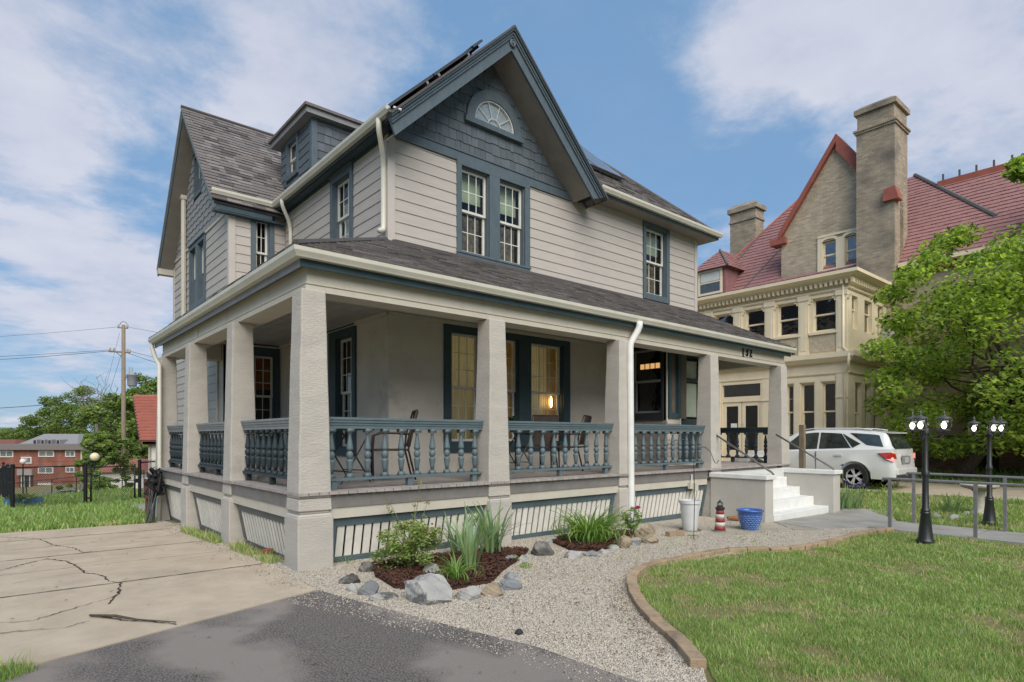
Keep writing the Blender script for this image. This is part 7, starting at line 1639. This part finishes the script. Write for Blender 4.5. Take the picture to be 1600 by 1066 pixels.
# low blue planter box past the fence
p = base_at(35, 17.6); T = thing('planter_box', p, 'low blue wooden planter box with greenery just past the fence', 'planter'); BB = mat('blue_bench_paint', (.05, .14, .27), rough=.6)
for k in range(2): bx('planter_board', p.x - .42, p.y - .02, p.z + .02 + k * .12, p.x + .48, p.y + .02, p.z + .12 + k * .12, BB, T)
for k in range(2): bx('planter_board', p.x - .42, p.y + .4, p.z + .02 + k * .12, p.x + .48, p.y + .44, p.z + .12 + k * .12, BB, T)
leafcloud('greenery', [(p.x, p.y + .2, p.z + .27, .4, .12, 1)], 500, (.02, .05), LF, T)
# utility pole
pb = base_at(193, 47); UP = thing('utility_pole', pb, 'wooden utility pole with crossarm, insulators and grey transformer can', 'utility pole')
tz = CAM.z + (683 - 508) / FPX * 47
mk('pole', MB().tube([pb, (pb.x, pb.y, tz)], [.19, .13], 12), WOODG, UP, smooth=True)
rt_ = Vector((math.sin(YAW), -math.cos(YAW), 0)); fw_ = Vector((math.cos(YAW), math.sin(YAW), 0))
def ua(u, v, D=47): return AT(u, v, D)
def bar(name, p, q, r, m): return mk(name, MB().tube([p, q], r, 6), m, UP)
bar('crossarm', ua(170, 549), ua(203, 551), .07, WOODG); bar('crossarm', ua(184, 512), ua(200, 513), .05, WOODG); bar('brace', ua(182, 551), ua(193, 560), .025, METAL)
INS = mat('porcelain', (.45, .42, .38), rough=.3)
for q in ((172, 546), (178, 546), (199, 547), (203, 549), (185, 510), (199, 510)): p = ua(*q); mk('insulator', MB().lathe([(.05, -.1), (.09, 0), (.06, .05), (.08, .1), (.03, .18)], p.x, p.y, p.z, 8), INS, UP)
b = MB(); b.tube([ua(187, 508), ua(189, 504), ua(193, 502.5), ua(197, 504), ua(199, 508)], .02, 5); mk('top_loop', b, METAL, UP)
p = ua(206.5, 604); mk('transformer', MB().lathe([(.27, 0), (.33, .1), (.34, .85), (.37, .87), (.37, .93), (.2, 1.0)], p.x, p.y, p.z, 16), mat('transformer_grey', (.30, .31, .33), rough=.5), UP, smooth=True)
for du in (-2, 2): q = ua(204 + du, 584); mk('bushing', MB().tube([q, q + Vector((0, 0, .5))], .06, 6), INS, UP)
bar('transformer_bracket', ua(196, 590), ua(203, 591), .03, METAL)
# guy wires with yellow guard
gb = base_at(95, 33); GW_ = thing('guy_wire', gb, 'pair of slanting guy wires with a yellow guard at the ground', 'guy wire')
mk('wire', MB().tube([gb, ua(190, 552)], .012, 4), METAL, GW_); mk('wire', MB().tube([gb + Vector((.2, 0, 0)), ua(187, 520)], .010, 4), METAL, GW_)
e = ua(190, 552); mk('guard', MB().tube([gb, gb.lerp(e, .23)], .05, 8), mat('yellow_guard', (.65, .50, .06), rough=.5), GW_)
# overhead wires
def wire(p, q, sag, lab, r=.018):
    p, q = Vector(p), Vector(q); pts = [p.lerp(q, t / 14) - Vector((0, 0, sag * 4 * (t / 14) * (1 - t / 14))) for t in range(15)]
    c = p; m_ = MB().tube(pts, r, 4); label(mk('overhead_wire', m_, mat('wire_black', (.02, .02, .02), rough=.6)), lab, 'wire', 'overhead wires at the utility pole')
far = lambda v0, D=60: AT(-500, v0, D)
wire(ua(185, 511), AT(-420, 535, 70), .6, 'topmost thin wire leaving the pole to the left', .012)
wire(ua(172, 547), AT(-420, 560, 66), .5, 'upper wire of the crossarm bundle running left', .016); wire(ua(178, 548), AT(-420, 568, 64), .6, 'lower wire of the crossarm bundle running left', .02)
wire(ua(192, 622), AT(-420, 640, 60), .7, 'thick low communication cable running left from the pole', .028)
wire(ua(199, 511), AT(520, 548, 60), .4, 'topmost thin wire leaving the pole to the right', .012); wire(ua(203, 549), AT(560, 610, 58), .5, 'upper crossarm wire running right behind the house', .016); wire(ua(200, 552), AT(560, 640, 58), .6, 'lower crossarm wire running right behind the house', .02)
# brick apartments, real size, at the bottom of the hill
APB = brickmat('apartment_brick', (.27, .09, .06), (.20, .07, .05), (.22, .14, .11), bw=.6, bh=.2, mort=.03)
D0 = 100.0
def ap(u, v, d=0): return AT(u, v, D0 + d)
lft, rgt = -60, 129
L_ = (rgt - lft) / FPX * D0; o_ = ap(lft, 683); o_ = Vector((o_.x, o_.y, 0)); zg0 = CAM.z - (765 - 683) / FPX * D0
AP = thing('apartment_block', (o_.x, o_.y, zg0), 'long flat roofed red brick apartment block down the hill', 'apartment building')
AP.rotation_euler[2] = YAW - math.pi / 2; WL[AP.name] = Vector((0, 0, 0))
k_ = D0 / FPX
def al(u): return (u - lft) * k_
def az(v): return (765 - v) * k_
mk('wall', MB().box(0, 0, -1.5, al(rgt), 14, az(702)), APB, AP); mk('roof_fascia', MB().box(-.6, -.7, az(703), al(rgt) + .6, 14.6, az(695)), mat('brown_shingle_fascia', (.19, .165, .155), (.15, .13, .125)), AP)
APF = mat('apartment_window_frame', (.62, .60, .56)); APG = mat('apartment_glass', (.10, .12, .13), (.2, .21, .2), scale=1.2, rough=.15, spec=.6)
for (u0, u1, v0, v1) in ((0, 21.5, 704, 714.5), (60.5, 85, 704, 714), (102.5, 118, 704, 714), (33.5, 50, 714, 724.5), (0, 12, 730, 740.5), (60, 84, 729.5, 740), (103, 117, 729.5, 738.5), (60, 83, 754, 758), (-40, -20, 704, 714), (-40, -20, 730, 740)):
    W_ = mk('window', MB().box(al(u0), -.12, az(v1), al(u1), .0, az(v0)), APF, AP); a, c = al(u0) + .18, al(u1) - .18; m_ = (a + c) / 2
    for p, q in ((a, m_ - .07), (m_ + .07, c)): mk('pane', MB().box(p, -.14, az(v1) + .18, q, -.12, az(v0) - .18), APG, W_)
mk('entrance', MB().box(al(31), -.1, az(764), al(52), 0, az(742)), mat('entrance_dark', (.05, .045, .04)), AP); mk('entrance_canopy', MB().box(al(30), -.5, az(742.5), al(53), 0, az(733)), mat('canopy_grey', (.36, .34, .32)), AP)
for u in (34, 38, 47): mk('door_frame', MB().box(al(u), -.18, az(764), al(u) + .12, -.1, az(743)), APF, AP)
mk('downpipe', MB().box(al(127), -.15, az(764), al(127) + .15, 0, az(702)), APF, AP)
# grey roofed house with dormers behind
D1 = 117.0; k1 = D1 / FPX; p0 = AT(20, 683, D1); p0 = Vector((p0.x, p0.y, -6.2)); T = thing('dormered_house', p0, 'grey roofed house with small dark dormer windows behind the apartments', 'house'); T.rotation_euler[2] = YAW - math.pi / 2; WL[T.name] = Vector((0, 0, 0))
hz = lambda v: CAM.z + (683 - v) * k1 + 6.2; hx = lambda u: (u - 20) * k1
GRF = mat('grey_far_roof', (.26, .255, .26), (.20, .195, .20), rough=.9)
mk('wall', MB().box(hx(22), 0, 0, hx(122), 10, hz(700)), mat('far_wall', (.4, .37, .33)), T); mk('roof', MB().frus(hx(20), -1, hx(126), 11, hz(700), hx(44), 4, hx(100), 6, hz(678)), GRF, T)
for u in (54, 66, 77, 90): D__ = mk('dormer', MB().box(hx(u), -.4, hz(695), hx(u + 6), 3, hz(687)), mat('far_wall_grey', (.32, .31, .3)), T); mk('pane', MB().box(hx(u) + .15, -.45, hz(694), hx(u + 6) - .15, -.4, hz(688)), mat('far_pane', (.04, .04, .045), rough=.2), D__)
for k, (u0, u1, vt, D2, c, lab) in enumerate(((-30, 22, 687, 150, (.20, .08, .06), 'low house with a dull red roof at the far left'), (-5, 30, 676, 210, (.3, .27, .24), 'tan flat topped building on the far left horizon'))):
    k2 = D2 / FPX; p0 = AT(u0, 683, D2); T = thing('far_building', (p0.x, p0.y, -6.2), lab, 'building'); T.rotation_euler[2] = YAW - math.pi / 2; WL[T.name] = Vector((0, 0, 0)); zt_ = CAM.z + (683 - vt) * k2 + 6.2; w2 = (u1 - u0) * k2
    mk('wall', MB().box(0, 0, 0, w2, 9, zt_ - 1.8), mat('far_wall_%d' % k, (.36, .32, .28)), T); mk('roof', MB().frus(-.5, -.5, w2 + .5, 9.5, zt_ - 1.8, 2, 3, w2 - 2, 6, zt_), mat('far_roof_%d' % k, c), T)
# chapel with red ribbed roof
D3 = 36.0; p0 = AT(196, 683, D3); zg3 = g1(p0.x, p0.y) - .5; T = thing('white_chapel', (p0.x, p0.y, zg3), 'white walled building with a steep red ribbed roof behind the porch', 'building'); T.rotation_euler[2] = YAW - math.pi / 2; WL[T.name] = Vector((0, 0, 0))
def lx3(u, y): return (u - 800) * (D3 + y) / FPX + (800 - 196) * D3 / FPX
def lz3(v, y): return CAM.z + (683 - v) / FPX * (D3 + y) - zg3
RR = mat('red_ribbed_roof', (.36, .125, .09), (.29, .10, .075), scale=2, rough=.6, fine=.1)
ye, yr, yb = -.3, 3.65, 7.6; ze, zr = lz3(687, ye), lz3(617, yr); xe, xr_ = lx3(219, ye), lx3(208, yr)
CHW = mat('chapel_white', (.66, .64, .58), (.58, .56, .51))
mk('wall', MB().box(lx3(216, .3) + .6, .3, -2, lx3(216, .3) + 13, 7, ze + .3), CHW, T)
mk('gable_wall', MB().ext([(lx3(216, .3) + .62, .3, ze), (lx3(216, .3) + .62, 7, ze), (lx3(216, .3) + .62, yr, zr - .3)], (.3, 0, 0)), CHW, T)
b = MB()
for y0 in (ye, yb): b.add([(xe, y0, ze), (xe + 14, y0, ze), (xe + 14, yr, zr), (xr_, yr, zr), (xe, y0, ze - .12), (xe + 14, y0, ze - .12), (xe + 14, yr, zr - .12), (xr_, yr, zr - .12)], [(0, 1, 2, 3), (4, 7, 6, 5), (0, 4, 5, 1), (0, 3, 7, 4)])
mk('roof', b, RR, T, fix=False)
for k in range(15):
    t = k / 15; y = ye + (yr - ye) * t - .02; z = ze + (zr - ze) * t + .03; x0 = xe + (xr_ - xe) * t
    put('roof_rib', unit(RR), (x0 + 6.5, y, z), T, (0, 0, 0), (13.0, .12, .13))
b = MB(); b.ext([(xe - .02, ye, ze - .4), (xe - .02, ye, ze), (xr_ - .02, yr, zr), (xr_ - .02, yr, zr - .5)], (.06, 0, 0)); mk('barge_board', b, mat('dark_red_board', (.10, .04, .035)), T)
b = MB(); b.add([(xe + .05, ye + .2, ze - .3), (xr_ + .1, yr, zr - .35), (xr_ + 3.0, yr, zr - .35), (xe + 1.2, ye + .2, ze - .3)], [(0, 1, 2, 3)]); mk('eave_lining', b, mat('dark_timber', (.05, .03, .03)), T, fix=False)
for k in range(7): t = (k + .5) / 7; y = ye + .15 + (yr - ye) * t; bx('purlin', xe + (xr_ - xe) * t - .02, y, ze - .5 + (zr - ze) * t, xe + 1.5, y + .1, ze - .42 + (zr - ze) * t, CHW, T)
mk('corner_pilaster', MB().box(lx3(232, .2), .2, -2, lx3(235, .2), .3, ze), mat('far_wall_tan', (.42, .38, .33)), T)
# low red roof with white wall below
p0 = AT(150, 683, 40); zg4 = g1(p0.x, p0.y); T = thing('low_annex', (p0.x, p0.y, zg4), 'low white annex with a red roof below the chapel', 'building'); T.rotation_euler[2] = YAW - math.pi / 2; WL[T.name] = Vector((0, 0, 0)); k4 = 40 / FPX; cz4 = lambda v: CAM.z + (683 - v) * k4 - zg4
mk('wall', MB().box(0, .3, -1, 4, 4, cz4(738)), MATS['chapel_white'], T); mk('roof', MB().frus(-.2, 0, 4.2, 4.3, cz4(738), .3, 2, 3.9, 2.4, cz4(719)), RR, T)
# globe street lamps in the car park
for k, (u, v, D, r_, vb, lab) in enumerate(((148, 714, 42, .29, 770, 'white globe lamp right of centre post by the gate'), (36, 721, 52, .24, 770, 'white globe lamp on a thin post in front of the apartments'))):
    p = AT(u, v, D); zb_ = g1(p.x, p.y); T = thing('globe_lamp', (p.x, p.y, zb_), lab, 'street lamp', 'globe lamps beyond the fence')
    mk('post', MB().tube([(p.x, p.y, zb_), (p.x, p.y, p.z - r_)], .05, 8), FM, T); mk('globe', MB().lathe([(r_ * math.sin(math.pi * t / 10) + .001, -r_ * math.cos(math.pi * t / 10)) for t in range(11)], p.x, p.y, p.z, 14), mat('opal_globe_%d' % k, ((.75, .68, .45), (.72, .64, .60))[k], rough=.4), T, smooth=True)
p = AT(172, 688, 75); zb_ = g1(p.x, p.y); T = thing('street_light', (p.x, p.y, zb_), 'grey cobra head street light in front of the trees', 'street lamp'); mk('post', MB().tube([(p.x, p.y, zb_), (p.x, p.y, p.z), tuple(p + rt_ * -.6 + Vector((0, 0, .5)))], .07, 6), ALU, T); q = AT(166, 686, 75); mk('lamp_head', MB().box(q.x - .5, q.y - .2, q.z - .1, q.x + .5, q.y + .2, q.z + .15), ALU, T)
# parked cars in the lot: simple but shaped
def farcar(u, v, D, rz, c, lab):
    p = AT(u, v, D); z = g1(p.x, p.y); T = thing('distant_car', (p.x, p.y, z + .03), lab, 'car', 'cars in the lot beyond the fence', rz=rz, local=True); pm = mat('far_paint_%.2f' % c[0], c, rough=.3, coat=.5)
    prof = [(-2.2, .3), (-2.25, .8), (-1.9, .95), (-1.5, 1.38), (-.2, 1.45), (.9, .98), (2.0, .85), (2.25, .6), (2.2, .3)]
    mk('body', MB().ext([(x, -.85, z_) for x, z_ in prof], (0, 1.7, 0)), pm, T, bevel=.06)
    for s_ in (-.86, .855): mk('side_window', MB().ext([(x, s_, z_) for x, z_ in ((-1.6, 1.0), (-1.35, 1.32), (-.2, 1.38), (.65, 1.0))], (0, .006, 0)), mat('far_pane2', (.03, .035, .04), rough=.1), T)
    for x in (-1.4, 1.4):
        for s_ in (-.8, .8): b = MB(); b.X = Matrix.Translation((x, s_, .32)) @ Matrix.Rotation(rad(90), 4, 'X'); b.lathe([(.32, -.1), (.32, .1)], n=14); mk('wheel', b, MATS['tyre_rubber'], T)
farcar(118, 758, 75, YAW - math.pi / 2 + .5, (.16, .165, .17), 'silver grey car parked right of the guy wire'); farcar(2, 760, 78, YAW, (.3, .3, .32), 'pale car cut by the left edge of the picture'); farcar(165, 752, 72, YAW - .9, (.05, .05, .055), 'dark car behind the chain link gate'); farcar(190, 752, 74, YAW - .9, (.11, .11, .115), 'dark grey car next to the dark one behind the gate')
